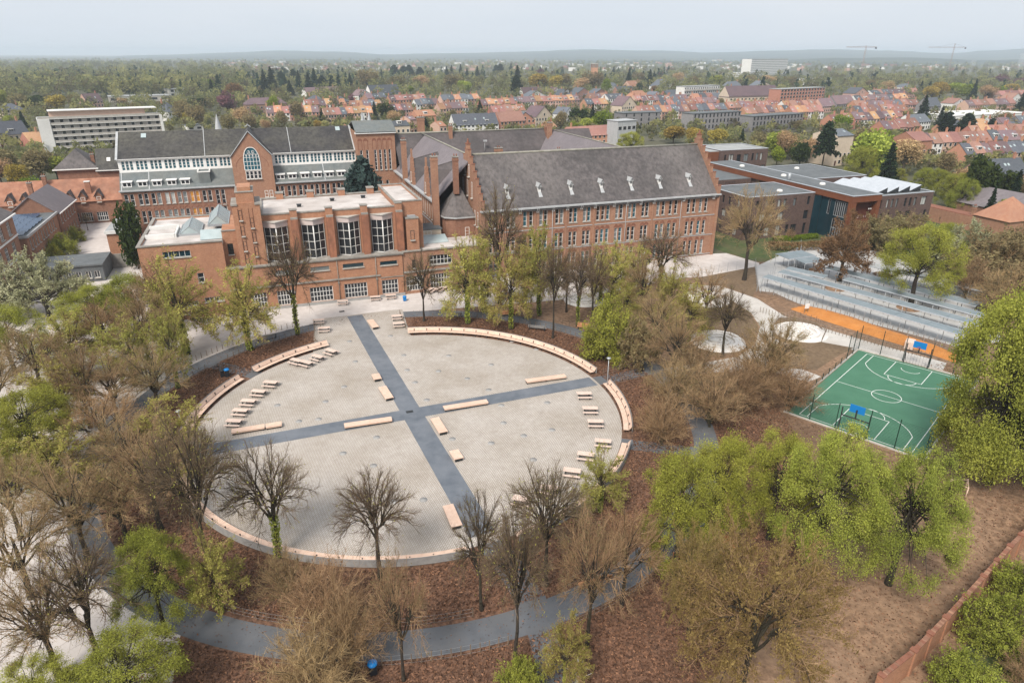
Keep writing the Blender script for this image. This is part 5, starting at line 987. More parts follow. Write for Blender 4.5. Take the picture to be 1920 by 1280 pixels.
def cpts(r, a0, a1, n): return [W(PC[0] + r * math.cos(math.radians(a0 + (a1 - a0) * i / n)), PC[1] + r * math.sin(math.radians(a0 + (a1 - a0) * i / n))) for i in range(n + 1)]
FG = 'stake fences along the paths'
fence('stake_fence', cpts(34.2, 72, 4, 14), .9, 1.1, 'stake and wire fence along the far litter bed', FG); fence('stake_fence', cpts(37.7, 66, 18, 12), .9, 1.1, 'stake and wire fence between the far ring path and the earth lawn', FG)
fence('stake_fence', cpts(34.2, 104, 131, 8), .9, 1.0, 'stake and wire fence behind the litter bed left of the entrance', FG); fence('stake_fence', cpts(34.2, 138, 168, 8), .9, 1.1, 'stake and wire fence behind the curved bench on the shaded side', FG); fence('stake_fence', cpts(38.0, 108, 176, 16), .9, 1.1, 'stake and wire fence between ring path and playground', FG)
fence('stake_fence', cpts(34.2, -94, -150, 16), .9, 1.0, 'stake and wire fence on the inside of the near ring path', FG); fence('stake_fence', cpts(37.8, -91, -118, 8), 1.0, .7, 'close stake fence on the outside of the near ring path', FG); fence('stake_fence', cpts(37.9, -70, -84, 6), .9, 1.0, 'stake fence below the twisted dark trunk', FG); fence('stake_fence', cpts(34.2, -42, -80, 12), .9, 1.1, 'stake fence inside the path bend under the leafy trees', FG)
fence('stake_fence', cpts(34.1, -4, -28, 8), .9, 1.1, 'stake fence behind the bench by the lamp post', FG)
fence('stake_fence', [W(28, 1.5), W(33.5, 2.0)], .9, .9, 'short stake fence along the path past the lamp post', FG); fence('stake_fence', [W(27.5, -1.6), W(33.2, -1.2)], .9, .9, 'short stake fence opposite on the path past the lamp post', FG)
fence('stake_fence', [W(-9.2, 35), W(-9.6, 27.5)], .9, .8, 'short fence along the litter bed left of the entrance tables', FG); fence('stake_fence', [W(5.4, 35), W(5.0, 27.8)], .9, .8, 'short fence along the litter bed right of the entrance tables', FG)
fence('stake_fence', pxp((1425, 585), (1475, 600), (1540, 619), (1600, 636), (1660, 652), (1740, 672)), 1.0, .55, 'close stake fence along the foot of the orange sand', FG); fence('stake_fence', [Vector(p) for p in pxp((1420, 549), (1500, 571), (1600, 601), (1700, 632), (1780, 656))], 1.2, .8, 'stake fence along the edge of the bicycle yard', FG)
fence('stake_fence', pxp((1452, 634), (1449, 612), (1460, 597), (1490, 592), (1530, 602), (1549, 622), (1540, 642)), .9, .9, 'stake fence round the bed of the largest stone circle', FG)
fence('steel_fence', pxp((1283, 519), (1330, 513), (1380, 506), (1415, 500), (1420, 545)), 1.9, 2.2, 'tall thin steel fence in front of the gabled wing', 'steel mesh fences', 'metal_galv', .03, 8, wr=.006); fence('steel_fence', pxp((1418, 548), (1452, 514), (1500, 505), (1500, 462)), 1.9, 2.0, 'steel mesh fence at the gate of the bicycle yard', 'steel mesh fences', 'metal_galv', .035, 8, wr=.006); fence('steel_fence', [Vector(p) for p in pxp((1425, 551), (1500, 574), (1600, 604), (1700, 635), (1795, 662))], 2.2, 2.6, 'long steel mesh fence of the bicycle yard above the sand', 'steel mesh fences', 'metal_galv', .03, 9, wr=.006)
# ------------------------------------------------------------------ white stone circles
def stone_circle(px, py, R, turns, label):
    p = g(px, py); r = thing('stone_circle', label, 'stone circle', (p.x, p.y, .013), AX, 'white stone circles on the lawn'); rg_ = random.Random(px)
    mb = MB(); mb.lathe((0, 0, 0), [(R + .2, 0), (R + .15, .12), (0, .16)], 36); ob('stone_bed', mb.mesh('stone_bed', M['white_stone']), r)
    a = 0.0; rad = R - .35
    while rad > .7:                                     # blocks laid along a spiral
        st = .95 / rad; t0, t1 = a, a + st * .93; q = []
        for rr, t in ((rad - .22, t0), (rad + .22, t0), (rad + .22, t1), (rad - .22, t1)): q.append((rr * math.cos(t), rr * math.sin(t)))
        m_ = MB(); m_.prism(q, .1, .36 + rg_.uniform(0, .07)); ob('block', m_.mesh('block', M['white_stone']), r)
        a += st; rad -= .95 * st / (2 * PI) * turns
stone_circle(1095, 563, 3.6, 1.15, 'white stone circle between two trunks nearest the gabled wing'); stone_circle(1322, 561, 4.4, 1.15, 'white stone circle behind the gnarled tree by the dusty path'); stone_circle(1345, 640, 4.2, 1.15, 'white stone circle at the foot of the bare tree'); stone_circle(1500, 623, 4.1, 1.15, 'largest clear white stone circle in the bend of the dusty path')
# ------------------------------------------------------------------ green sports court
CA = math.radians(46.5); CO = g(1475, 772)
ct = tag(ob('sports_court', (lambda mb: mb.mesh('sports_court', M['court_green']))(MB().poly([(0, 0, 0), (27, 0, 0), (27, 15.6 * 0 - 15.6, 0), (0, -15.6, 0)])), None, (CO.x, CO.y, .016), CA), 'green multi sports court with white markings', None, None, 'structure')
def mark(name, mb): ob(name, mb.mesh(name, M['line_paint']), ct, (0, 0, .004))
def lbar(mb, p, q, w=.09):
    p, q = Vector((*p, 0)), Vector((*q, 0)); d = (q - p).normalized(); n_ = Vector((-d.y, d.x, 0)) * w / 2; mb.poly([p - n_, q - n_, q + n_, p + n_])
def larc(mb, c, r, a0, a1, n=24, w=.09):
    for i in range(n):
        t0, t1 = math.radians(a0 + (a1 - a0) * i / n), math.radians(a0 + (a1 - a0) * (i + 1) / n); mb.poly([(c[0] + rr * math.cos(t), c[1] + rr * math.sin(t), 0) for rr, t in ((r - w / 2, t0), (r + w / 2, t0), (r + w / 2, t1), (r - w / 2, t1))])
mb = MB(); lbar(mb, (.6, -1.4), (26.4, -1.4)); lbar(mb, (.6, -14.4), (26.4, -14.4)); lbar(mb, (26.4, -1.4), (26.4, -14.4)); lbar(mb, (.6, -1.4), (.6, -14.4)); mark('boundary_line', mb)
mb = MB(); lbar(mb, (13.5, -1.4), (13.5, -14.4)); mark('halfway_line', mb); mb = MB(); larc(mb, (13.5, -7.9), 1.8, 0, 360, 36); mark('centre_circle', mb)
for s, e in ((1, .6), (-1, 26.4)):
    mb = MB(); larc(mb, (e + s * 1.5, -7.9), 6.0, (-68 if s > 0 else 112), (68 if s > 0 else 248), 30); k = 6.0 * math.cos(math.radians(68)); y = 6.0 * math.sin(math.radians(68)); lbar(mb, (e, -7.9 + y), (e + s * (1.5 + k), -7.9 + y)); lbar(mb, (e, -7.9 - y), (e + s * (1.5 + k), -7.9 - y)); mark('three_point_line', mb)
    mb = MB(); lbar(mb, (e, -5.5), (e + s * 5.8, -5.5)); lbar(mb, (e, -10.3), (e + s * 5.8, -10.3)); lbar(mb, (e + s * 5.8, -5.5), (e + s * 5.8, -10.3)); larc(mb, (e + s * 5.8, -7.9), 1.8, (-90 if s > 0 else 90), (90 if s > 0 else 270), 18); larc(mb, (e + s * 1.6, -7.9), 1.25, (-80 if s > 0 else 100), (80 if s > 0 else 260), 14); mark('key_line', mb)
def hoop(x, s, label):                                  # goal cage with blue backboard; s = direction towards the court
    r = thing('basketball_goal', label, 'basketball goal', CO + Vector((math.cos(CA) * x + math.sin(CA) * 7.9, math.sin(CA) * x - math.cos(CA) * 7.9, .016)), CA, 'basketball goals with blue boards')
    mb = MB()
    for y in (-1.6, 1.6): mb.box(-.06, .06, y - .06, y + .06, 0, 3.1); mb.tube((0, y, 2.1), (-s * 1.0, y, 0), .04, None, 5)
    mb.box(-.05, .05, -1.6, 1.6, 2.0, 2.12); ob('goal_frame', mb.mesh('goal_frame', M['metal_dark']), r)
    mb = MB(); mb.box(-.05, .05, -.08, .08, 2.0, 3.2); ob('mast', mb.mesh('mast', M['metal_dark']), r)
    mb = MB(); mb.box(s * .1 - .03, s * .1 + .03, -.85, .85, 2.75, 3.75); ob('backboard', mb.mesh('backboard', M['blue_plastic']), r)
    mb = MB(); larc(mb, (s * .42, 0), .23, 0, 360, 14, .04)
    for i in range(len(mb.v)): mb.v[i] = (mb.v[i][0], mb.v[i][1], 3.0)
    for i in range(14): a0, a1 = 2 * PI * i / 14, 2 * PI * (i + 1) / 14; mb.tube((s * .42 + .23 * math.cos(a0), .23 * math.sin(a0), 3), (s * .42 + .23 * math.cos(a1), .23 * math.sin(a1), 3), .02, None, 4)
    ob('ring', mb.mesh('ring', M['red_plastic']), r)
    mb = MB()
    for k in range(9): y = -1.6 + 3.2 * k / 8; mb.tube((-s * .05, y, 0), (-s * .05, y, 2.1), .012, None, 3)
    for k in range(7): mb.tube((-s * .05, -1.6, .3 * k + .1), (-s * .05, 1.6, .3 * k + .1), .012, None, 3)
    ob('goal_net', mb.mesh('goal_net', M['metal_dark']), r)
hoop(26.9, -1, 'blue basketball board at the far end of the green court'); hoop(.2, 1, 'blue basketball board at the near end above the leafy trees')
def CW(x, y): return CO + Vector((math.cos(CA) * x - math.sin(CA) * y, math.sin(CA) * x + math.cos(CA) * y, .016))
def cage(pts, h, step, label): return fence('court_fence', pts, h, step, label, 'dark fences round the green court', 'mesh_green', .06, round(h / .2), 'mesh_green', .013)
cage([CW(22, .15), CW(27.15, .15), CW(27.15, -6.1)], 4.0, 3.0, 'tall dark mesh fence at the far corner of the green court'); cage([CW(27.15, -9.6), CW(27.15, -15.75)], 4.0, 3.0, 'tall dark mesh fence behind the far blue board'); cage([CW(22, .15), CW(10, .15), CW(-.15, .15)], 1.1, 2.4, 'low dark fence along the mulch side of the court')
cage([CW(-.15, .15), CW(-.15, -6)], 3.6, 3.0, 'tall dark mesh fence at the near side of the court'); cage([CW(-.15, -9.6), CW(-.15, -15.75), CW(6, -15.75)], 4.0, 2.6, 'tall dark mesh fence at the near corner of the court'); cage([CW(6, -15.75), CW(27.1, -15.75)], 4.0, 3.2, 'tall dark mesh fence beside the big olive tree')
mb = MB(); mb.box(-.35, 27.35, .05, .3, 0, .14); mb.box(-.35, -.1, -15.9, .05, 0, .14); mb.box(-.1, 27.35, -15.95, -15.65, 0, .14); mb.box(27.1, 27.35, -15.65, .05, 0, .14); o = tag(ob('court_kerb', mb.mesh('court_kerb', M['stone']), None, (CO.x, CO.y, .005), CA), 'pale concrete kerb round the green court', None, None, 'structure')
# notice board by the sand
p = g(1511, 588); r = thing('notice_board', 'small white notice board standing in the orange sand', 'sign', p, .3)
mb = MB(); mb.box(-.45, .45, -.02, .02, 1.0, 1.9); ob('panel', mb.mesh('panel', M['white_paint']), r); mb = MB(); mb.box(-.4, -.34, .02, .08, 0, 1.9); mb.box(.34, .4, .02, .08, 0, 1.9); ob('post', mb.mesh('post', M['stake_wood']), r)
p = g(1704, 652); r = thing('wooden_crate', 'pale planked crate behind the far blue board', 'crate', p, .9)
for k in range(4): mb = MB(); mb.box(-.9, .9, -.6, .6, .1 + k * .3, .37 + k * .3); ob('plank', mb.mesh('plank', M['table_wood']), r)
mb = MB(); mb.box(-.8, .8, -.5, .5, 0, .1); ob('skid', mb.mesh('skid', M['stake_wood']), r)
# ------------------------------------------------------------------ bicycle shelters
def shelter(p0, p1, w, label, h=2.3, pm='metal_galv', roofm='felt_blue', tilt=.12):
    A_, B_ = g(*p0, h), g(*p1, h); A_.z = B_.z = 0; d = B_ - A_; Ln = d.length; ang = math.atan2(d.y, d.x); r = thing('bicycle_shelter', label, 'bicycle shelter', (A_.x, A_.y, .011), ang, 'bicycle shelters in the yard')
    n = max(2, round(Ln / 5.5)); m_ = MB()
    for k in range(n): x0, x1 = Ln * k / n + .02, Ln * (k + 1) / n - .02; mb = MB(); mb.slab([(x0, 0, h), (x1, 0, h), (x1, w, h + tilt), (x0, w, h + tilt)], .1); ob('roof_panel', mb.mesh('roof_panel', M[roofm]), r)
    mb = MB(); mb.box(0, Ln, -.05, .0, h - .14, h + .03); mb.box(0, Ln, w, w + .05, h + tilt - .16, h + tilt + .02); ob('fascia', mb.mesh('fascia', M['zinc']), r)
    mb = MB(); mb.tube((0, 0, 0), (0, 0, h - .1), .05, None, 6); pme = mb.mesh('post', M[pm]); q = max(2, round(Ln / 2.9))
    for k in range(q + 1):
        for y in (.12, w - .12): ob('post', pme, r, (.1 + (Ln - .2) * k / q, y, 0))
    mb = MB()                                           # hoops to lock bicycles to
    for k in range(int(Ln / 1.1)): x = .6 + k * 1.1; mb.tube((x, .5, 0), (x, .5, .8), .025, None, 4); mb.tube((x, .5, .8), (x, 1.2, .8), .025, None, 4); mb.tube((x, 1.2, .8), (x, 1.2, 0), .025, None, 4)
    tag(ob('bike_rail', mb.mesh('bike_rail', M['metal_galv']), r), None, None, None, 'stuff')
mat('felt_blue', (0.16, 0.20, 0.225), (0.21, 0.25, 0.275), .8, .7, (0.27, 0.30, 0.32), .3, .5)
shelter((1428, 519), (1800, 628), 2.2, 'longest front bicycle shelter with blue grey roof'); shelter((1458, 510), (1840, 612), 2.0, 'second bicycle shelter roof running past the green tree'); shelter((1472, 504), (1545, 521), 1.8, 'short bicycle shelter near the yard gate'); shelter((1580, 524), (1850, 596), 1.9, 'third bicycle shelter roof behind the green tree'); shelter((1545, 503), (1830, 574), 2.4, 'long dark edged bicycle shelter behind the pollard tree', pm='metal_dark')
shelter((1480, 486), (1530, 479), 4.0, 'square bicycle shelter with blue flat roof at the back of the yard', 2.5); shelter((1510, 494), (1550, 489), 3.2, 'smaller low shelter beside the square blue roofed one', 2.3); shelter((1620, 497), (1850, 548), 2.4, 'rearmost pale shelter roof below the shrubs', 2.3, roofm='bitumen_pale')
for px, py, lb in [(1566, 541, 'round earth tree pit between the front shelters'), (1703, 578, 'round earth tree pit below the green tree'), (1655, 515, 'dark earth tree pit among the rear shelters')]:
    p = g(px, py); mb = MB(); mb.lathe((0, 0, 0), [(2.0, 0), (1.8, .12), (0, .18)], 16); o = tag(ob('tree_pit', mb.mesh('tree_pit', M['soil']), None, (p.x, p.y, .012)), lb, None, None, 'structure')
# ------------------------------------------------------------------ long brick garden wall, bottom right
bw = [g(1640, 1310), g(1700, 1262), g(1760, 1199), g(1830, 1120), g(1880, 1062), g(1920, 1020), g(1990, 950)]
root = thing('garden_wall', 'long orange brick garden wall with dark brick coping and piers', 'wall', bw[0], 0)
bm_ = MB(); bm_.box(-.17, .17, -.115, .115, 0, .1); cop = [bm_.mesh('coping_brick', M[k]) for k in ('brick_dark_trim', 'brick_brown', 'brick_red')]; rg_ = random.Random(5)
for i in range(len(bw) - 1):
    a, b_ = bw[i] - bw[0], bw[i + 1] - bw[0]; d = b_ - a; Ln = d.length; ang = math.atan2(d.y, d.x); nn = max(1, round(Ln / 3.0))
    for k in range(nn):
        c = a + d * ((k + .5) / nn); mb = MB(); mb.obox((0, 0), ang, Ln / nn / 2 - .19, .13, 0, 2.2 + rg_.uniform(-.03, .03)); ob('wall_panel', mb.mesh('wall_panel', M['brick_orange']), root, c)
        c = a + d * (k / nn); mb = MB(); mb.obox((0, 0), ang, .19, .22, 0, 2.36); mb.obox((0, 0), ang, .22, .25, 2.36, 2.44, 1); ob('pier', mb.mesh('pier', M['brick_orange'], M['brick_dark_trim']), root, c)
    for k in range(int(Ln / .24)):
        c = a + d * ((k + .5) * .24 / Ln); o = ob('coping_brick', rg_.choice(cop), root, (c.x, c.y, 2.235 + rg_.uniform(0, .02)), ang + PI / 2 + rg_.uniform(-.05, .05))

p = g(1798, 925); r = thing('sapling_guard', 'triangular wooden sapling guard on the bare brown soil', 'tree guard', p, .3); tri = [Vector((1.0 * math.cos(a), 1.0 * math.sin(a), 0)) for a in (.2, 2.3, 4.4)]
for q in tri: mb = MB(); mb.tube(q, q + Vector((0, 0, 1.5)), .06, None, 6); ob('post', mb.mesh('post', M['bench_wood']), r)
for i in range(3): mb = MB(); mb.tube(tri[i] + Vector((0, 0, 1.4)), tri[(i + 1) % 3] + Vector((0, 0, 1.4)), .05, None, 5); ob('rail', mb.mesh('rail', M['bench_wood']), r)
p = g(1080, 1290); h = height_at(p, 1232); r = thing('dead_trunk', 'pale broken dead trunk at the bottom of the picture', 'tree trunk', p, 0); mb = MB(); mb.tube((0, 0, 0), (.1, 0, h * .6), .2, .15, 8); mb.tube((.1, 0, h * .6), (0, .05, h), .15, .05, 8); ob('trunk', mb.mesh('trunk', M['stone']), r)
for i in range(6): a = i * 1.1; mb = MB(); mb.tube((.05, 0, h * (.3 + .08 * i)), (.05 + 1.0 * math.cos(a), 1.0 * math.sin(a), h * (.5 + .08 * i)), .04, .015, 5); ob('branch', mb.mesh('branch', M['stone']), r)
# ================================================================== trees
leaf_mat('leaf_lime', (0.1719, 0.1913, 0.03336), (0.4916, 0.5108, 0.1043), (0.3113, 0.3324, 0.06255))
leaf_mat('leaf_bud', (0.226, 0.2238, 0.05442), (0.5737, 0.5371, 0.1507), (0.3825, 0.3671, 0.09418))
leaf_mat('leaf_olive', (0.1709, 0.2157, 0.04435), (0.5353, 0.5709, 0.1232), (0.3305, 0.3756, 0.07392))
leaf_mat('leaf_bronze', (0.17, 0.12, 0.045), (0.43, 0.33, 0.12), (0.29, 0.22, 0.08))
leaf_mat('leaf_fresh', (0.1029, 0.1496, 0.0168), (0.2992, 0.3701, 0.049), (0.187, 0.2441, 0.028))
leaf_mat('leaf_rusty', (0.138, 0.082, 0.042), (0.3312, 0.225, 0.115), (0.23, 0.145, 0.072))
leaf_mat('leaf_blossom', (0.247, 0.247, 0.143), (0.65, 0.624, 0.429), (0.416, 0.416, 0.247))
leaf_mat('leaf_khaki', (0.16, 0.125, 0.066), (0.33, 0.29, 0.14), (0.24, 0.20, 0.10))
leaf_mat('leaf_yellow', (0.24, 0.18, 0.036), (0.552, 0.432, 0.12), (0.384, 0.3, 0.072))
leaf_mat('leaf_purple', (0.098, 0.042, 0.049), (0.28, 0.147, 0.161), (0.182, 0.091, 0.105))
leaf_mat('needle', (0.012, 0.024, 0.013), (0.045, 0.07, 0.038), (0.025, 0.042, 0.022), 0.2, 0.2)
leaf_mat('needle_blue', (0.025, 0.045, 0.042), (0.085, 0.125, 0.115), (0.05, 0.08, 0.075), 0.1, 0.2)
leaf_mat('leaf_dark', (0.018, 0.032, 0.01), (0.075, 0.10, 0.03), (0.04, 0.06, 0.018), 0.2)
leaf_mat('twig_tan', (0.2166, 0.1434, 0.07965), (0.6118, 0.4304, 0.2343), (0.395, 0.2737, 0.15), 0.14, 0.15)
leaf_mat('twig_brown', (0.10, 0.072, 0.048), (0.27, 0.20, 0.135), (0.175, 0.128, 0.085), 0.14, 0.15)
leaf_mat('leaf_fallen', (0.057, 0.03136, 0.0209), (0.3534, 0.1911, 0.1159), (0.1596, 0.08428, 0.0551), 0.0, 0.1)
leaf_mat('twig_grey', (0.075, 0.0551, 0.0392), (0.225, 0.1668, 0.112), (0.1425, 0.1044, 0.0728), 0.14, 0.1)

def tubes(P0, P1, R0, R1, n):                           # many open prisms at once
    d = P1 - P0; d /= np.maximum(np.linalg.norm(d, axis=1, keepdims=True), 1e-6)
    ref = np.where(np.abs(d[:, 2:3]) > .9, np.array([[1., 0, 0]]), np.array([[0, 0, 1.]]))
    a = np.cross(d, ref); a /= np.linalg.norm(a, axis=1, keepdims=True); b = np.cross(d, a)
    t = np.arange(n) * 2 * np.pi / n; ring_ = a[:, None] * np.cos(t)[None, :, None] + b[:, None] * np.sin(t)[None, :, None]
    V = np.stack([P0[:, None] + ring_ * R0[:, None, None], P1[:, None] + ring_ * R1[:, None, None]], 1).reshape(-1, 3)
    N = len(P0); base = (np.arange(N) * 2 * n)[:, None]; k = np.arange(n)[None]; j = (k + 1) % n
    return V, np.stack([base + k, base + j, base + n + j, base + n + k], -1).reshape(-1, 4)
def leaf_quads(r, C, size, flat=0.0, asp=0.75):         # randomly turned leaf faces round the points C
    n = len(C); a = r.normal(size=(n, 3)); a[:, 2] *= (1 - flat); a /= np.linalg.norm(a, axis=1, keepdims=True)
    q = r.normal(size=(n, 3)); b = np.cross(a, q); b /= np.linalg.norm(b, axis=1, keepdims=True)
    s = (size * r.lognormal(0, .32, n))[:, None]; a = a * s; b = b * s * asp
    V = np.stack([C - a, C - b * .7 + a * .1, C + a, C + b * .7 + a * .1], 1).reshape(-1, 3); return V, np.arange(4 * n).reshape(n, 4)
def bez(S, Cn, E, t): t = t[..., None]; return S * (1 - t) ** 2 + Cn * 2 * t * (1 - t) + E * t ** 2
def join(parts):
    V, Fc, o = [], [], 0
    for v, f in parts: V.append(v); Fc.append(f + o); o += len(v)
    return np.concatenate(V), np.concatenate(Fc)
def gen_tree(name, seed, h, th, cr, nl, ns, nt, leaves=0, lsize=.2, lmat='leaf_lime', tmat='twig_grey', bark='bark', tr=.26, vase=.5, low=.25, droop=0.0, tw=.022, twl=1.0, top=100, multi=1, ivy=0, jit=.06, sp2=.5, sp3=.6, leafo=0.0, sq=1.0, forks=0):
    """trunk + limbs (part 'trunk') and twigs + leaves (part 'crown'); heights in metres"""
    r = np.random.default_rng(seed)
    wood = []
    # trunk: a gently bent leader
    zs = np.linspace(0, th + (h - th) * (.5 if vase < .8 else .12), 7); bx_ = np.cumsum(r.normal(0, .10, 7)) * .6; by_ = np.cumsum(r.normal(0, .10, 7)) * .6; bx_ -= bx_[0]; by_ -= by_[0]
    T = np.stack([bx_, by_, zs], 1); rad = tr * np.array([1.45, 1.0, .9, .82, .7, .5, .25])
    wood.append(tubes(T[:-1], T[1:], rad[:-1], rad[1:], 8))
    for m_ in range(1, multi):
        ph = r.uniform(0, 6.28); T2 = T + np.stack([np.cos(ph) * zs * .16, np.sin(ph) * zs * .16, zs * 0], 1); wood.append(tubes(T2[:-1], T2[1:], rad[:-1] * .7, rad[1:] * .7, 7))
    # limbs
    i = np.arange(nl); phi = i * 2.39996 + r.normal(0, .25, nl); q = (i + .5) / nl
    thp = np.radians(top) * np.sqrt(q) * r.uniform(.85, 1.1, nl)           # polar angle on the crown
    rz = (h - th) * (1 - low) ; zc = h - rz * .98
    k = r.uniform(.82, 1.04, nl)
    sn, cs = np.sin(thp) ** sq, np.sign(np.cos(thp)) * np.abs(np.cos(thp)) ** sq; E = np.stack([cr * sn * np.cos(phi) * k, cr * sn * np.sin(phi) * k, zc + rz * cs * k], 1); E[:, 2] = np.maximum(E[:, 2], th * .55)
    sz = th + (h - th) * (.02 + .33 * (1 - vase)) * (1 - q) + r.uniform(-.3, .3, nl); S_ = np.stack([np.interp(sz, zs, bx_), np.interp(sz, zs, by_), sz], 1)
    if forks:                                           # a few heavy arms leave the head, the limbs spring from them
        fa = np.arange(forks) * 2.39996 + r.uniform(0, 1); fp = np.radians(r.uniform(14, 58, forks)); fd = np.stack([np.sin(fp) * np.cos(fa), np.sin(fp) * np.sin(fa), np.cos(fp)], 1)
        H0 = np.array([np.interp(th, zs, bx_), np.interp(th, zs, by_), th]); fl = (h - th) * r.uniform(.16, .34, forks); F1 = H0 + fd * (fl * .55)[:, None] + r.normal(0, .12, (forks, 3)); F2 = H0 + fd * fl[:, None] + np.array([0, 0, 1.]) * (fl * .25)[:, None]
        ed = E - H0; ed /= np.linalg.norm(ed, axis=1, keepdims=True); near = np.argmax(ed @ fd.T + r.normal(0, .08, (nl, forks)), axis=1); S_ = F2[near] + r.normal(0, .12, (nl, 3)) - fd[near] * (fl[near] * r.uniform(0, .35, nl))[:, None]
        wood.append(tubes(np.concatenate([np.repeat(H0[None] - [[0, 0, .5]], forks, 0), F1]), np.concatenate([F1, F2]), np.concatenate([np.full(forks, tr * .55), np.full(forks, tr * .42)]), np.concatenate([np.full(forks, tr * .42), np.full(forks, tr * .26)]), 6))
    Ln = np.linalg.norm(E - S_, axis=1); out = E - S_; out[:, 2] = 0
    Cn = S_ + out * (.32 if vase > .4 else .5) + np.array([0, 0, 1]) * (Ln * (.42 * vase + .12 + droop * .4))[:, None]
    ts = np.linspace(0, 1, 6); Pt = np.stack([bez(S_, Cn, E, np.full(nl, t)) for t in ts], 1); Pt[:, 1:] += r.normal(0, jit, (nl, 5, 3)) * (Ln / 6)[:, None, None]
    lr = (tr * .42 * (Ln / Ln.max()) ** .7)[:, None] * np.array([1, .78, .6, .45, .3, .16])[None]; lr = np.maximum(lr, tw * 1.1)
    wood.append(tubes(Pt[:, :-1].reshape(-1, 3), Pt[:, 1:].reshape(-1, 3), lr[:, :-1].ravel(), lr[:, 1:].ravel(), 5))
    # secondaries
    li = np.repeat(np.arange(nl), ns); n2 = nl * ns; t = r.uniform(.22, 1, n2) ** .8; S2 = bez(S_[li], Cn[li], E[li], t); tan = bez(S_[li], Cn[li], E[li], np.minimum(t + .05, 1.05)) - S2; tan /= np.maximum(np.linalg.norm(tan, axis=1, keepdims=True), 1e-6)
    rnd = r.normal(size=(n2, 3)); d2 = tan + rnd * sp2 + np.array([0, 0, .22 - droop * .5]); d2 /= np.linalg.norm(d2, axis=1, keepdims=True)
    l2 = (cr * .36 * (1.25 - .65 * t) * r.uniform(.6, 1.25, n2))[:, None]; M2 = S2 + d2 * l2 * .55; E2 = S2 + d2 * l2 + np.array([0, 0, 1.]) * l2 * (.10 - droop * .35)
    r2 = np.interp(t, [0, 1], [tw * 2.6, tw * 1.3]); wood2 = tubes(np.concatenate([S2, M2]), np.concatenate([M2, E2]), np.concatenate([r2, r2 * .75]), np.concatenate([r2 * .75, r2 * .5]), 3)
    # twigs
    si = np.repeat(np.arange(n2), nt); n3 = n2 * nt; t3 = r.uniform(.12, 1, n3); S3 = np.where((t3 < .55)[:, None], S2[si] + (M2 - S2)[si] * (t3 / .55)[:, None], M2[si] + (E2 - M2)[si] * ((t3 - .55) / .45)[:, None])
    d3 = d2[si] * .75 + r.normal(size=(n3, 3)) * sp3 + np.array([0, 0, .25 - droop * .7]); d3 /= np.linalg.norm(d3, axis=1, keepdims=True); E3 = S3 + d3 * (twl * r.uniform(.45, 1.2, n3))[:, None]
    tw3 = tubes(S3, E3, np.full(n3, tw * .62), np.full(n3, tw * .22), 3)
    V, Fc = join([wood2, tw3]); nw = len(Fc); mi = np.zeros(nw, np.int32); tone = r.uniform(.1, .8, nw)
    if leaves:
        wgt = ((t[si] ** 2) * leafo * 3 + 1 - leafo) * np.where(r.uniform(0, 1, n2) < .3, .06, r.uniform(.5, 1.5, n2))[si]; a = r.choice(n3, leaves, p=wgt / wgt.sum()); s = r.uniform(.25, 1.08, leaves)[:, None]; C_ = S3[a] * (1 - s) + E3[a] * s + r.normal(0, .10, (leaves, 3))
        lv, lf = leaf_quads(r, C_, lsize); V, Fc = join([(V, Fc), (lv, lf)]); mi = np.concatenate([mi, np.ones(leaves, np.int32)])
        cl = (.5 * r.uniform(0, 1, n2) + .5 * np.repeat(r.uniform(0, 1, nl), ns))[si][a]; tone = np.concatenate([tone, np.clip(.65 * cl + .35 * r.uniform(0, 1, leaves), 0, 1)])
    Vw, Fw = join(wood)
    if ivy:
        z = r.uniform(.2, th * 1.1, ivy); ph = r.uniform(0, 6.28, ivy); rr = tr * r.uniform(.8, 1.8, ivy); C_ = np.stack([np.interp(z, zs, bx_) + rr * np.cos(ph), np.interp(z, zs, by_) + rr * np.sin(ph), z], 1); lv, lf = leaf_quads(r, C_, .13); V, Fc = join([(V, Fc), (lv, lf)]); mi = np.concatenate([mi, np.full(ivy, 2)]); tone = np.concatenate([tone, r.uniform(0, 1, ivy)])
    return (np_mesh(name + '_trunk', Vw, Fw, [M[bark]], smooth=True), np_mesh(name + '_crown', V, Fc, [M[tmat], M[lmat], M['leaf_olive']], mi, tone=tone), h)
def gen_conifer(name, seed, h, cr, lmat='needle', dens=1.0, low=.08, shape=1.0, lsize=.34):
    r = np.random.default_rng(seed); nb = int(120 * dens); q = (np.arange(nb) + .5) / nb; z = h * (low + (1 - low) * q); ln = cr * (1 - q) ** shape * r.uniform(.7, 1.12, nb) + .25; ph = np.arange(nb) * 2.39996 + r.normal(0, .3, nb)
    d = np.stack([np.cos(ph), np.sin(ph), np.full(nb, 0.)], 1); S_ = np.stack([0 * z, 0 * z, z], 1); E = S_ + d * ln[:, None]; E[:, 2] -= ln * r.uniform(.05, .38, nb)
    wood = [tubes(np.array([[0, 0, 0.]]), np.array([[0, 0, h * .97]]), np.array([cr * .075]), np.array([.03]), 7), tubes(S_, E, np.full(nb, .06), np.full(nb, .02), 3)]
    nl = int(26 * dens); li = np.repeat(np.arange(nb), np.maximum(4, (nl * ln / cr * 2.2).astype(int))); t = r.uniform(.12, 1.05, len(li)); C_ = S_[li] + (E - S_)[li] * t[:, None] + r.normal(0, .16, (len(li), 3)) * (.6 + ln[li] * .35)[:, None]
    V, Fc = leaf_quads(r, C_, lsize, .35); tone = np.clip(.5 * r.uniform(0, 1, nb)[li] + .5 * r.uniform(0, 1, len(li)), 0, 1); Vw, Fw = join(wood)
    return (np_mesh(name + '_trunk', Vw, Fw, [M['bark_dark']], smooth=True), np_mesh(name + '_crown', V, Fc, [M[lmat]], tone=tone), h)
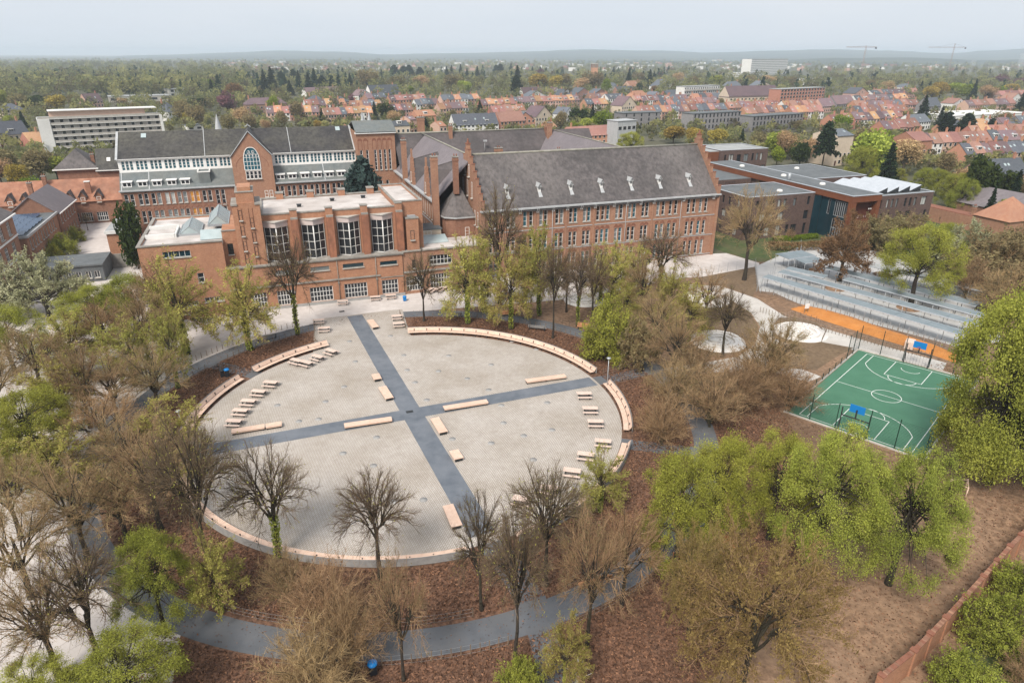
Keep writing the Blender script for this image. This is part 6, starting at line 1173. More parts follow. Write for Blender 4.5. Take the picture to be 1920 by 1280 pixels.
def gen_round(name, seed, h, cr, lmat, n=2600, lsize=.42, th=.22, shell=.35, blobs=16, bark='bark'):
    r = np.random.default_rng(seed); cz = h * (th + (1 - th) * .5); rz = h * (1 - th) * .5
    b = r.normal(size=(blobs, 3)); b /= np.linalg.norm(b, axis=1, keepdims=True); bc = b * np.array([cr, cr, rz]) * r.uniform(.35, .72, (blobs, 1)); br = cr * r.uniform(.36, .6, blobs)
    i = r.integers(0, blobs, n); d = r.normal(size=(n, 3)); d /= np.linalg.norm(d, axis=1, keepdims=True); C_ = bc[i] + d * (br[i] * (1 - shell * r.uniform(0, 1, n) ** 2))[:, None] * np.array([1, 1, min(1.3, rz / cr)]); C_[:, 2] += cz
    V, Fc = leaf_quads(r, C_, lsize); tone = np.clip(.5 * r.uniform(0, 1, blobs)[i] + .5 * r.uniform(0, 1, n), 0, 1)
    B0 = np.array([[0, 0, cz - rz * .9]]).repeat(blobs, 0); B1 = bc + np.array([0, 0, cz]); Vw, Fw = join([tubes(np.array([[0, 0, 0.]]), np.array([[0, 0, cz]]), np.array([cr * .075]), np.array([cr * .04]), 6), tubes(B0, B1, np.full(blobs, cr * .03), np.full(blobs, .03), 4)])
    return (np_mesh(name + '_trunk', Vw, Fw, [M[bark]], smooth=True), np_mesh(name + '_crown', V, Fc, [M[lmat]], tone=tone), h)

def gen_clump(name, seed, h, th, cr, nb, leaves, lsize, lmat, bark='bark_dark', tr=.3, top=115, sq=.7, bmin=.2, bmax=.34, fill=.5):
    """a domed crown of leaf clumps carried on limbs, with gaps between the clumps"""
    r = np.random.default_rng(seed); i = np.arange(nb); q = (i + .5) / nb; phi = i * 2.39996 + r.normal(0, .3, nb); thp = np.radians(top) * np.sqrt(q) * r.uniform(.9, 1.08, nb)
    rz = (h - th * .75) / (1 - min(0, math.cos(math.radians(top)))) ; zc = h - rz; k = r.uniform(.62, .92, nb); k[r.uniform(0, 1, nb) < .25] *= .6
    sn, cs = np.sin(np.minimum(thp, np.pi)) ** sq, np.sign(np.cos(thp)) * np.abs(np.cos(thp)) ** sq
    br = cr * r.uniform(bmin, bmax, nb); bc = np.stack([cr * sn * np.cos(phi) * k, cr * sn * np.sin(phi) * k, zc + (rz - br * .8) * cs * np.maximum(k, .8)], 1)
    zs = np.linspace(0, th + (h - th) * .45, 6); bx_ = np.cumsum(r.normal(0, .12, 6)) * .5; by_ = np.cumsum(r.normal(0, .12, 6)) * .5; bx_ -= bx_[0]; by_ -= by_[0]; T = np.stack([bx_, by_, zs], 1); rad = tr * np.array([1.4, 1, .9, .75, .55, .3])
    wood = [tubes(T[:-1], T[1:], rad[:-1], rad[1:], 8)]
    sz = th + (zs[-1] - th) * r.uniform(0, 1, nb); S_ = np.stack([np.interp(sz, zs, bx_), np.interp(sz, zs, by_), sz], 1); Cn = S_ * .5 + bc * .5 + np.array([0, 0, 1.]) * (np.linalg.norm(bc - S_, axis=1) * .14)[:, None]
    ts = np.linspace(0, 1, 5); Pt = np.stack([bez(S_, Cn, bc, np.full(nb, t)) for t in ts], 1); Pt[:, 1:-1] += r.normal(0, .12, (nb, 3, 3)); lr = tr * np.array([.34, .26, .19, .13, .07]); lr = np.repeat(lr[None], nb, 0)
    wood.append(tubes(Pt[:, :-1].reshape(-1, 3), Pt[:, 1:].reshape(-1, 3), lr[:, :-1].ravel(), lr[:, 1:].ravel(), 5))
    m = nb * 26; bi = np.repeat(np.arange(nb), 26); out = bc - np.array([0, 0, zc - rz * .2]); out /= np.maximum(np.linalg.norm(out, axis=1, keepdims=True), 1e-6)
    d = r.normal(size=(m, 3)); d /= np.linalg.norm(d, axis=1, keepdims=True); d = d + out[bi] * .75; d /= np.linalg.norm(d, axis=1, keepdims=True); sp = bc[bi] + d * (br[bi] * r.uniform(.55, 1.12, m))[:, None]
    tw = tubes(bc[bi] - d * (br[bi] * .2)[:, None], sp, np.full(m, .022), np.full(m, .008), 3)
    a = r.choice(m, leaves, p=(lambda w: w / w.sum())(br[bi] ** 2 * np.where(r.uniform(0, 1, m) < .2, .1, r.uniform(.5, 1.5, m)))); C_ = sp[a] + r.normal(0, 1, (leaves, 3)) * (br[bi][a] * .22)[:, None] - d[a] * (br[bi][a] * fill * r.uniform(0, 1, leaves) ** 2)[:, None]
    lv, lf = leaf_quads(r, C_, lsize); V, Fc = join([tw, (lv, lf)]); mi = np.concatenate([np.zeros(len(tw[1]), np.int32), np.ones(leaves, np.int32)])
    tone = np.concatenate([r.uniform(.1, .6, len(tw[1])), np.clip(.35 * r.uniform(0, 1, nb)[bi][a] + .3 * r.uniform(0, 1, m)[a] + .35 * r.uniform(0, 1, leaves), 0, 1)]); Vw, Fw = join(wood)
    return (np_mesh(name + '_trunk', Vw, Fw, [M[bark]], smooth=True), np_mesh(name + '_crown', V, Fc, [M['twig_grey'], M[lmat]], mi, tone=tone), h)

PROTO = {}
for i in range(4):
    PROTO['pollard', i] = gen_tree('pollard', 11 + i, 12.5, 4.4 + .4 * i, 4.7, 38 + 4 * i, 9, 9, 900, .06, 'leaf_bud', 'twig_brown', 'bark_dark', .27, vase=.86 + .03 * i, low=.08, droop=.1, tw=.019, twl=1.05, top=96, ivy=700 * (i == 1), jit=.05, sp2=.42, sp3=.5, forks=5 + i)
    PROTO['twiggy', i] = gen_tree('twiggy', 21 + i, 13, 4.8, 4.6, 36, 10, 9, 6500, .055, 'leaf_rusty' if i == 1 else 'leaf_khaki', 'twig_tan', 'bark_dark', .25, vase=.7, low=.1, tw=.016, twl=1.0, top=98, jit=.05, sp2=.42, sp3=.5, forks=6)
    PROTO['budding', i] = gen_tree('budding', 31 + i, 15, 4.8, 4.2, 32, 11, 10, 19000, .09, 'leaf_bud', 'twig_tan', 'bark_dark', .27, vase=.5, low=.05, tw=.019, twl=1.0, top=122, ivy=1200, jit=.04, sp2=.42, forks=0)
    PROTO['leafy', i] = gen_clump('leafy', 41 + i, 14, 4.6, 5.2, 54 + 4 * i, 72000, .056, 'leaf_lime', tr=.28, top=108, sq=.85, bmin=.15, bmax=.30)
PROTO['olive', 0] = gen_clump('olive', 51, 19, 2.6, 8.0, 110, 130000, .1, 'leaf_olive', tr=.42, top=135, sq=.62, bmin=.16, bmax=.27)
PROTO['olive', 1] = gen_clump('olive', 52, 16, 4.8, 7.0, 78, 95000, .064, 'leaf_olive', tr=.38, top=108, sq=.85, bmin=.13, bmax=.26)
PROTO['bronze', 0] = gen_tree('bronze', 59, 15, 4.6, 6.6, 50, 13, 9, 46000, .075, 'leaf_bronze', 'twig_tan', 'bark_dark', .34, vase=.5, low=.05, tw=.019, twl=1.0, top=110, jit=.05, sp2=.5, leafo=.3, sq=.8, forks=8)
PROTO['blossom', 0] = gen_tree('blossom', 53, 9, 2.2, 5.5, 26, 10, 9, 24000, .11, 'leaf_blossom', 'twig_grey', 'bark_dark', .3, vase=.35, low=.04, tw=.02, top=112)
PROTO['shrub', 0] = gen_tree('shrub', 54, 5, .4, 3.2, 30, 8, 8, 12000, .11, 'leaf_khaki', 'twig_tan', 'bark', .10, vase=.9, low=.05, tw=.016, top=96)
PROTO['bush', 0] = gen_tree('bush', 55, 4, .3, 3.0, 34, 9, 8, 26000, .075, 'leaf_lime', 'twig_grey', 'bark', .10, vase=.8, low=.05, tw=.016, top=100)
PROTO['thicket', 0] = gen_tree('thicket', 56, 7.5, .5, 4.2, 46, 10, 10, 4000, .05, 'leaf_rusty', 'twig_tan', 'bark', .12, vase=.98, low=.05, tw=.017, twl=1.0, top=84, multi=4)
PROTO['thicket', 1] = gen_tree('thicket', 57, 8.5, .6, 3.8, 40, 10, 10, 4000, .05, 'leaf_khaki', 'twig_tan', 'bark', .12, vase=.98, low=.05, tw=.017, twl=1.0, top=80, multi=4)
PROTO['rusty', 0] = gen_tree('rusty', 58, 11, 3.0, 4.6, 26, 10, 9, 9000, .14, 'leaf_rusty', 'twig_tan', 'bark_dark', .32, vase=.5, low=.06, tw=.02, top=112)
for i in range(2):
    PROTO['spruce', i] = gen_conifer('spruce', 61 + i, 16, 3.8); PROTO['pine', i] = gen_conifer('pine', 63 + i, 17, 4.6, 'needle', .9, .38, .55, .5)
    PROTO['cedar', i] = gen_conifer('cedar', 65 + i, 13, 7.2, 'needle_blue', 1.5, .06, .62, .42); PROTO['yew', i] = gen_round('yew', 67 + i, 10, 4.2, 'leaf_dark', th=.1)
    for kd, lm in (('green', 'leaf_fresh'), ('gold', 'leaf_yellow'), ('khaki', 'leaf_khaki'), ('purple', 'leaf_purple'), ('rust', 'leaf_rusty'), ('sage', 'leaf_olive'), ('bare', 'twig_tan')):
        PROTO['far_' + kd, i] = gen_round('far_' + kd, hash(kd) % 7 * 0 + len(kd) * 7 + 71 + i, 13, 5.0, lm, n=3000 if kd != 'bare' else 4200, lsize=.40 if kd != 'bare' else .24, shell=.5 if kd != 'bare' else .9)
RAD = {}; TREE_RNG = random.Random(77); tcount = {}
KIND_NAME = {'pollard': 'pollard_tree', 'twiggy': 'lime_tree', 'budding': 'lime_tree', 'leafy': 'lime_tree', 'olive': 'maple_tree', 'bronze': 'maple_tree', 'blossom': 'pear_tree', 'shrub': 'shrub', 'bush': 'shrub', 'thicket': 'shrub', 'rusty': 'beech_tree', 'spruce': 'spruce_tree', 'pine': 'pine_tree', 'cedar': 'cedar_tree', 'yew': 'yew_tree'}
def plant(kind, px, py, top, label, width=1.0, var=None, group=None, cat='tree', zb=0.0):
    """a tree whose foot stands at the spot (px, py) and whose top reaches picture row `top`"""
    nv = sum(1 for k in PROTO if k[0] == kind); v = TREE_RNG.randrange(nv) if var is None else var % nv
    tm, cm, h0 = PROTO[kind, v]; p = g(px, py); h = height_at(p, top); s = h / h0
    if width > 5:                                       # half width of the crown in the picture -> metres
        if cm.name not in RAD: co = np.empty(len(cm.vertices) * 3, np.float32); cm.vertices.foreach_get('co', co); co = co.reshape(-1, 3); RAD[cm.name] = float(np.percentile(np.hypot(co[:, 0], co[:, 1]), 96))
        dist = p.y * math.cos(PITCH) + (CAM_H - h * .6) * math.sin(PITCH); width = width * dist / F_PX / (RAD[cm.name] * s)
    nm = KIND_NAME.get(kind, 'garden_tree')
    root = thing(nm, label, 'shrub' if nm == 'shrub' else cat, (p.x, p.y, 0), TREE_RNG.uniform(0, 6.28), group); root.scale = (s * width, s * width, s)
    ob('trunk', tm, root); ob('crown', cm, root); return root
G1, G2, G3, G4 = 'trees round the square', 'trees on the school lawn', 'trees left of the square', 'shrubs by the bicycle yard'
NEAR = [
 # kind, foot x, foot y, top row, label, width
 ('budding', 470, 657, 480, 'budding green tree in front of the library annex, beside the grey bench', 60), ('pollard', 558, 628, 436, 'tall bare dark tree standing before the first canted window', 52), ('budding', 352, 664, 470, 'yellow green tree at the corner of the annex above the path bend', 66), ('budding', 334, 728, 545, 'slender tree with leaning trunk at the ring path bend', 42), ('twiggy', 284, 697, 540, 'brown twiggy tree left of the leaning slender trunk', 52),
 ('pollard', 795, 602, 470, 'small bare tree in the litter bed nearest the entrance strip', 38), ('budding', 877, 607, 424, 'yellow green tree with ivy foot beside the far grey bench', 48), ('pollard', 937, 570, 352, 'tallest bare tree rising in front of the slate roof', 48), ('budding', 958, 617, 440, 'budding tree in front of the brown park bench', 44), ('budding', 1011, 592, 408, 'budding tree on the lawn behind the bend of the far path', 44), ('pollard', 1036, 634, 452, 'thin bare tree in the litter bed beside the bend of the far path', 36),
 ('pollard', 1083, 612, 468, 'bare tree at the left rim of the first stone circle', 38), ('pollard', 1109, 602, 462, 'bare tree at the right rim of the first stone circle', 38), ('budding', 1150, 580, 444, 'pale budding tree on the lawn behind the first stone circle', 48), ('budding', 1174, 606, 520, 'small budding tree just above the green bush', 34), ('twiggy', 1228, 668, 548, 'brown tree with dark trunk above the lamp post path', 52), ('pollard', 1236, 545, 428, 'bare tree before the middle of the gabled wing', 60), ('budding', 1290, 640, 528, 'gnarled tree with fresh leaves by the third stone circle', 46), ('pollard', 1354, 670, 546, 'bare tree at the third stone circle by the dusty path', 48),
 ('bush', 1140, 672, 575, 'bright green bush overhanging the far ring path', 52), ('budding', 905, 585, 430, 'slim budding tree behind the grey bench of the far path', 30), ('budding', 1125, 566, 452, 'slim budding tree left of the pale one on the lawn', 34), ('twiggy', 1200, 602, 470, 'tawny slim tree in front of the gabled wing', 40), ('budding', 1252, 612, 482, 'slim budding tree above the brown one with dark trunk', 38), ('budding', 985, 560, 425, 'tall slim budding tree close to the gabled wing', 32), ('twiggy', 1062, 585, 455, 'slim tawny tree left of the first stone circle', 34), ('budding', 1185, 556, 446, 'slim budding tree close to the gabled wing wall', 36), ('twiggy', 1320, 610, 505, 'slim brown tree between the second and third circles', 44), ('twiggy', 1260, 720, 590, 'tall brown tree rising from the broad thicket', 62), ('twiggy', 1440, 730, 590, 'tall spiky brown tree at the mulch bed', 60),
 ('shrub', 1195, 690, 600, 'olive bush beside the path past the lamp post', 40), ('twiggy', 1395, 525, 344, 'large bare tree in front of the dark school', 62), ('rusty', 1573, 527, 408, 'rust tinted pollard in the bicycle yard', 50), ('leafy', 1708, 568, 412, 'rounded fresh green tree among the bicycle shelters', 72),
 ('thicket', 1262, 770, 668, 'broad brown thicket beside the bench by the lamp post', 62), ('thicket', 1330, 800, 690, 'brown thicket next to the leafy crowns', 70), ('thicket', 1240, 835, 740, 'brown thicket at the gap of the curved benches', 55), ('thicket', 1425, 740, 625, 'tall spiky brown thicket beside the mulch bed', 70), ('thicket', 1480, 770, 690, 'low brown thicket beside the court fence', 55), ('thicket', 1380, 770, 670, 'brown thicket between the dusty path and the court', 62), ('thicket', 1300, 735, 640, 'twiggy brown thicket below the third stone circle', 65),
 ('olive', 1852, 905, 522, 'huge olive green tree beside the green court', 118), ('olive', 1935, 890, 560, 'olive green tree behind the huge one at the picture edge', 100), ('leafy', 1262, 1085, 832, 'leafy tree at the square edge next to the picnic tables', 84), ('leafy', 1330, 1045, 795, 'leafy tree with dark trunk above the long orange bench', 72), ('leafy', 1440, 1010, 802, 'leafy crown right below the green court', 74), ('olive', 1525, 1075, 782, 'big spreading green tree above the dark earth pit', 100), ('olive', 1665, 1095, 822, 'wide yellow green crown beside the bare brown ground', 100),
 ('bronze', 1385, 1300, 1005, 'large brownish budding tree nearest the brick wall', 138), ('bronze', 1290, 1190, 985, 'brown twiggy tree below the path fork', 60), ('pollard', 965, 1252, 950, 'tall bare pollard where the paths meet at the bottom', 70), ('twiggy', 757, 1275, 1040, 'brown bare tree on the near ring path', 62), ('pollard', 903, 1143, 925, 'bare tree behind the end of the asphalt strip', 60), ('pollard', 1023, 1096, 880, 'bare spreading tree beside the picnic table at the square edge', 85), ('pollard', 713, 1082, 882, 'bare fan shaped tree in front of the pale paving', 78), ('pollard', 522, 1046, 838, 'bare round tree left of the fan shaped one', 85), ('pollard', 406, 1095, 788, 'largest bare dark tree leaning at the rim of the square', 95),
 ('twiggy', 302, 992, 800, 'brown tree left of the largest bare dark one', 85), ('twiggy', 165, 1050, 868, 'broad brown tree over the pale yard at the picture edge', 90), ('pollard', 190, 1240, 1020, 'spreading bare tree with many stems in the lower corner', 105), ('twiggy', 110, 1265, 1060, 'bare many stemmed thicket in the lower corner', 105), ('leafy', 312, 1185, 985, 'fresh green tree above the near ring path', 72), ('leafy', 250, 1345, 1205, 'bright green crown at the very bottom edge', 120), ('leafy', 90, 1360, 1250, 'green crown in the bottom corner', 85),
 ('leafy', 80, 885, 718, 'bright green tree over the pale side yard', 85), ('budding', 30, 905, 770, 'yellow brown budding tree at the picture edge', 70), ('twiggy', 170, 802, 640, 'brown tree with straight trunk beside the side path', 62), ('twiggy', 222, 792, 672, 'pinkish brown bare tree at the narrow paved wedge', 70), ('budding', 150, 705, 575, 'brown tree with low fork above the side yard', 68), ('twiggy', 208, 690, 562, 'brown tree between the green crowns and the ring path', 62), ('twiggy', 80, 740, 610, 'tawny tree below the blossom tree', 75), ('budding', 255, 720, 585, 'brown tree close to the leaning slender trunk', 58), ('budding', 330, 880, 745, 'tawny tree beside the lamp post left of the square', 75), ('twiggy', 255, 905, 780, 'orange brown tree on the ring path', 78), ('budding', 120, 930, 800, 'olive brown tree between the side yard and the ring path', 85), ('twiggy', 40, 1010, 850, 'brown tree at the picture edge above the broad one', 85),
 ('leafy', 195, 640, 525, 'bright lime green tree in front of the dark shed', 70), ('leafy', 258, 625, 505, 'lime green tree beside the annex corner', 55), ('leafy', 30, 700, 565, 'green tree under the blossom tree at the picture edge', 70), ('blossom', 95, 598, 478, 'grey green blossom tree before the white windowed house', 85), ('blossom', 10, 600, 490, 'pale blossom tree at the picture edge', 60), ('twiggy', 320, 630, 485, 'tawny budding tree against the annex wall', 62),
 ('twiggy', 210, 870, 735, 'brown tree beside the paved wedge', 80), ('twiggy', 10, 800, 660, 'tawny tree at the picture edge below the blossom', 75), ('budding', 130, 800, 655, 'olive budding tree behind the bright green one', 70), ('twiggy', 240, 1020, 870, 'orange brown tree left of the largest bare one', 85), ('twiggy', 60, 1120, 950, 'brown tree low at the picture edge', 110), ('twiggy', 300, 780, 650, 'brown tree between lamp post and paved wedge', 70), ('budding', 415, 1150, 985, 'small budding tree below the largest bare one', 55),
 ('thicket', 620, 1195, 1060, 'brown thicket below the square among the litter', 85), ('thicket', 590, 1310, 1180, 'tangled brown thicket at the bottom edge beside the blue topped bin', 95), ('thicket', 660, 1265, 1110, 'dark stemmed thicket on the near ring path', 60), ('thicket', 545, 1135, 1030, 'olive brown thicket behind the curved bench', 60),
 ('twiggy', 1100, 1215, 950, 'brown tree with twisted dark trunk below the orange bench', 75), ('twiggy', 1165, 1135, 955, 'brown tree behind the wide orange bench', 75), ('budding', 1060, 1285, 1150, 'yellow green bush at the bottom path', 48), ('bush', 975, 1310, 1245, 'small green bush at the bottom edge', 45), ('budding', 1125, 960, 838, 'small round tree over the picnic tables', 48),
 ('shrub', 1640, 470, 405, 'pale flowering shrub before the rust end of the dark school', 1.1), ('rusty', 1588, 478, 398, 'coppery shrub tree at the teal glass wall', .8), ('shrub', 1690, 460, 400, 'grey green shrub before the dark school windows', 1.0), ('leafy', 1760, 500, 408, 'fresh green tree before the end of the dark school', .9), ('blossom', 1795, 520, 418, 'pale blossom shrub tree behind the green yard tree', .85), ('shrub', 1850, 540, 440, 'khaki shrub right of the blossom shrub', 1.2), ('shrub', 1900, 520, 430, 'olive shrub at the picture edge below the lodge', 1.1), ('thicket', 1870, 600, 500, 'dry brown thicket behind the rear shelter', 1.2), ('thicket', 1810, 560, 480, 'dry tan thicket between the blossom shrub and the yard', 1.1), ('shrub', 1910, 590, 500, 'khaki shrub at the picture edge above the olive tree', 1.1), ('thicket', 1480, 450, 428, 'low rusty hedge shrub before the dark school', 1.0),
 ('bush', 1800, 1300, 1240, 'dark green shrub outside the brick wall at the bottom', .9), ('bush', 1872, 1215, 1140, 'ivy green shrub climbing the outer side of the brick wall', .9), ('bush', 1925, 1140, 1070, 'green shrub outside the brick wall at the picture edge', .9), ('thicket', 1915, 1300, 1215, 'brown tangle outside the wall in the bottom corner', .9),
 ('cedar', 690, 458, 294, 'dark blue green cedar between the chapel block and the library', 62), ('yew', 261, 504, 383, 'dark green tree between the brick cube and the annex', 24), ('bush', 145, 452, 428, 'clipped green bush in the courtyard', .8), ('bush', 122, 478, 444, 'larger clipped green bush in the courtyard', .9), ('bush', 105, 500, 465, 'green bush beside the courtyard house wall', .7), ('pollard', 165, 432, 400, 'small bare courtyard tree near the tiled range', .8), ('pollard', 152, 452, 425, 'thin bare sapling in the middle of the courtyard', .7)]
for kd, px, py, tp, lb, wd in NEAR:
    grp = G4 if px > 1590 and py < 620 else (G3 if px < 340 else (G2 if px > 1040 and py < 720 else G1))
    plant(kd, px, py, tp, lb, wd, {1852: 0, 1935: 0, 1525: 1, 1665: 1, 1385: 1}.get(px), group=grp)
# rust red hedge before the dark school
def hedge(pts, w, h, lm, name, label, n=5200, seed=4):
    r = np.random.default_rng(seed); P = np.array([[p.x, p.y] for p in pts]); seg = r.integers(0, len(P) - 1, n); t = r.uniform(0, 1, n)[:, None]; C_ = P[seg] * (1 - t) + P[seg + 1] * t; d = P[seg + 1] - P[seg]; d /= np.linalg.norm(d, axis=1, keepdims=True); nn = np.stack([-d[:, 1], d[:, 0]], 1)
    th = r.uniform(0, np.pi, n); C_ = C_ + nn * (np.cos(th) * w / 2 * r.uniform(.8, 1, n))[:, None]; z = np.sin(th) ** .5 * h * r.uniform(.85, 1.05, n); V, Fc = leaf_quads(r, np.concatenate([C_, z[:, None]], 1), .16)
    o = ob(name, np_mesh(name, V, Fc, [M[lm]], tone=r.uniform(0, 1, n))); return tag(o, label, 'hedge')
hedge(pxp((1440, 468), (1490, 470), (1540, 466), (1580, 462)), 2.2, 1.9, 'leaf_rusty', 'hedge', 'rust red beech hedge in front of the dark school')
hedge(pxp((1450, 452), (1500, 449), (1530, 446)), 1.6, 1.1, 'leaf_fresh', 'hedge', 'low green hedge at the foot of the dark school', seed=5)
hedge(pxp((1640, 430), (1690, 424)), 1.6, 1.6, 'leaf_dark', 'hedge', 'dark hedge behind the pale flowering shrub', seed=6); hedge([W(158, 56), W(166, 50), W(172, 44)], 3, 3, 'leaf_dark', 'hedge', 'tall dark hedge behind the lodge roof', seed=8)
# drifts of fallen leaves and low undergrowth on the litter beds
def drift(name, n, label, lm, z, size, r0, r1, a0, a1, seed):
    r = np.random.default_rng(seed); a = np.radians(r.uniform(a0, a1, n)); q = np.sqrt(r.uniform(r0 ** 2, r1 ** 2, n)); u = PC[0] + q * np.cos(a); v = PC[1] + q * np.sin(a); C_ = np.stack([ORG.x + UX.x * u + VX.x * v, ORG.y + UX.y * u + VX.y * v, np.abs(r.normal(z, .03, n)) + .02], 1); V, Fc = leaf_quads(r, C_, size, .7)
    return tag(ob(name, np_mesh(name, V, Fc, [M[lm]], tone=r.uniform(0, 1, n))), label, 'leaves', None, 'stuff')
drift('fallen_leaves', 80000, 'dry leaves lying on the beds round the square', 'leaf_fallen', .04, .085, 27.6, 34.2, -252, 78, 9); drift('fallen_leaves', 50000, 'dry leaves lying beyond the near ring path', 'leaf_fallen', .04, .085, 37.6, 47, -132, -14, 10); drift('fallen_leaves', 3500, 'stray dry leaves blown onto the ring path', 'leaf_fallen', .0, .07, 34.2, 37.6, 0, 360, 11)
r = np.random.default_rng(12); n = 26000; t = r.uniform(0, 1, n)[:, None]; A_, B_ = np.array([28, -55.]), np.array([75, -37.]); q = A_ * (1 - t) + B_ * t; q[:, 1] -= r.uniform(.6, 14, n); zz = np.abs(r.normal(0, .35, n)) + .03
C_ = np.stack([ORG.x + UX.x * q[:, 0] + VX.x * q[:, 1], ORG.y + UX.y * q[:, 0] + VX.y * q[:, 1], zz], 1); V, Fc = leaf_quads(r, C_, .14, .2); tag(ob('undergrowth', np_mesh('undergrowth', V, Fc, [M['leaf_fresh']], tone=r.uniform(0, .8, n))), 'green undergrowth and ivy outside the long brick wall', 'undergrowth', None, 'stuff')

r = np.random.default_rng(15); n = 45000; q = np.stack([r.uniform(18, 78, n), r.uniform(-52, -8, n)], 1); ex, ey = ORG.x + UX.x * q[:, 0] + VX.x * q[:, 1] - CO.x, ORG.y + UX.y * q[:, 0] + VX.y * q[:, 1] - CO.y; cx, cy = ex * math.cos(CA) + ey * math.sin(CA), -ex * math.sin(CA) + ey * math.cos(CA); keep = ~((cx > -1) & (cx < 28) & (cy > -16.6) & (cy < 1)) & (q[:, 1] < -8 - (q[:, 0] - 40) * .1) & (np.hypot(q[:, 0] - PC[0], q[:, 1] - PC[1]) > 40) & (q[:, 1] > -52.5 + (q[:, 0] - 25) * .34); q = q[keep]; n = len(q)
C_ = np.stack([ORG.x + UX.x * q[:, 0] + VX.x * q[:, 1], ORG.y + UX.y * q[:, 0] + VX.y * q[:, 1], np.abs(r.normal(0, .02, n)) + .03], 1); V, Fc = leaf_quads(r, C_, .065, .8); tag(ob('fallen_twigs', np_mesh('fallen_twigs', V, Fc, [M['leaf_fallen']], tone=r.uniform(0, 1, n))), 'twigs and clods scattered over the bare brown soil', 'twigs', None, 'stuff')
# ================================================================== houses of the town
HC = {}
def house_meshes(w, d, he, hr, wallm, roofm, hip=False, cross=False):
    k = (w, d, he, hr, wallm, roofm, hip, cross)
    if k in HC: return HC[k]
    a = MB()
    if cross:                                           # gable towards the viewer
        a.poly([(0, 0, 0), (w, 0, 0), (w, 0, he), (w / 2, 0, hr), (0, 0, he)]); a.poly([(w, d, 0), (0, d, 0), (0, d, he), (w / 2, d, hr), (w, d, he)]); a.poly([(0, d, 0), (0, 0, 0), (0, 0, he), (0, d, he)]); a.poly([(w, 0, 0), (w, d, 0), (w, d, he), (w, 0, he)])
    else:
        a.poly([(0, 0, 0), (w, 0, 0), (w, 0, he), (0, 0, he)]); a.poly([(w, d, 0), (0, d, 0), (0, d, he), (w, d, he)]); a.poly([(0, d, 0), (0, 0, 0), (0, 0, he)] + ([] if hip else [(0, d / 2, hr)]) + [(0, d, he)]); a.poly([(w, 0, 0), (w, d, 0), (w, d, he)] + ([] if hip else [(w, d / 2, hr)]) + [(w, 0, he)])
    r = MB(); o = .35
    if hip:
        e = [(-o, -o, he), (w + o, -o, he), (w + o, d + o, he), (-o, d + o, he)]; m = min(w, d) / 2; t = [(m, d / 2, hr), (w - m + .01, d / 2, hr)]
        r.poly([e[0], e[1], t[1], t[0]]); r.poly([e[1], e[2], t[1]]); r.poly([e[2], e[3], t[0], t[1]]); r.poly([e[3], e[0], t[0]]); r.poly(e[::-1])
    elif cross:
        s = (hr - he) / (w / 2); r.slab([(-o, d + .2, he - s * o), (-o, -.3, he - s * o), (w / 2, -.3, hr + .05), (w / 2, d + .2, hr + .05)], .18); r.slab([(w / 2 + .004, d + .2, hr + .05), (w / 2 + .004, -.3, hr + .05), (w + o, -.3, he - s * o), (w + o, d + .2, he - s * o)], .18)
    else:
        s = (hr - he) / (d / 2); r.slab([(0, -o, he - s * o), (w - .02, -o, he - s * o), (w - .02, d / 2, hr + .05), (0, d / 2, hr + .05)], .18); r.slab([(0, d / 2 + .004, hr + .05), (w - .02, d / 2 + .004, hr + .05), (w - .02, d + o, he - s * o), (0, d + o, he - s * o)], .18)
    c = MB(); c.box(-.4, .4, -.3, .3, -1.2, 1.3); c.box(-.47, .47, -.37, .37, 1.3, 1.45); c.tube((-.15, 0, 1.45), (-.15, 0, 1.8), .11, None, 6); c.tube((.17, 0, 1.45), (.17, 0, 1.8), .11, None, 6)
    HC[k] = (a.mesh('wall', M[wallm]), r.mesh('roof', M[roofm]), c.mesh('chimney', M['house_brick' if wallm != 'house_grey' else 'house_brown'])); return HC[k]
def small_win(w, h, gm='glass_dark'):
    k = ('sw', w, h, gm)
    if k not in HC:
        f = MB(); f.box(-w / 2 - .1, w / 2 + .1, -.05, .0, -.1, h + .1); p = MB(); p.box(-w / 2, w / 2, -.09, -.055, 0, h); q = MB(); q.box(-.03, .03, -.11, -.092, 0, h)
        HC[k] = (f.mesh('window', M['white_paint']), p.mesh('pane', M[gm]))
    return HC[k]
def sky_win():
    if 'skyw' not in HC: m = MB(); m.box(-.45, .45, -.03, .03, 0, 1.1); HC['skyw'] = m.mesh('rooflight', M['skylight'])
    return HC['skyw']
TR = random.Random(21)
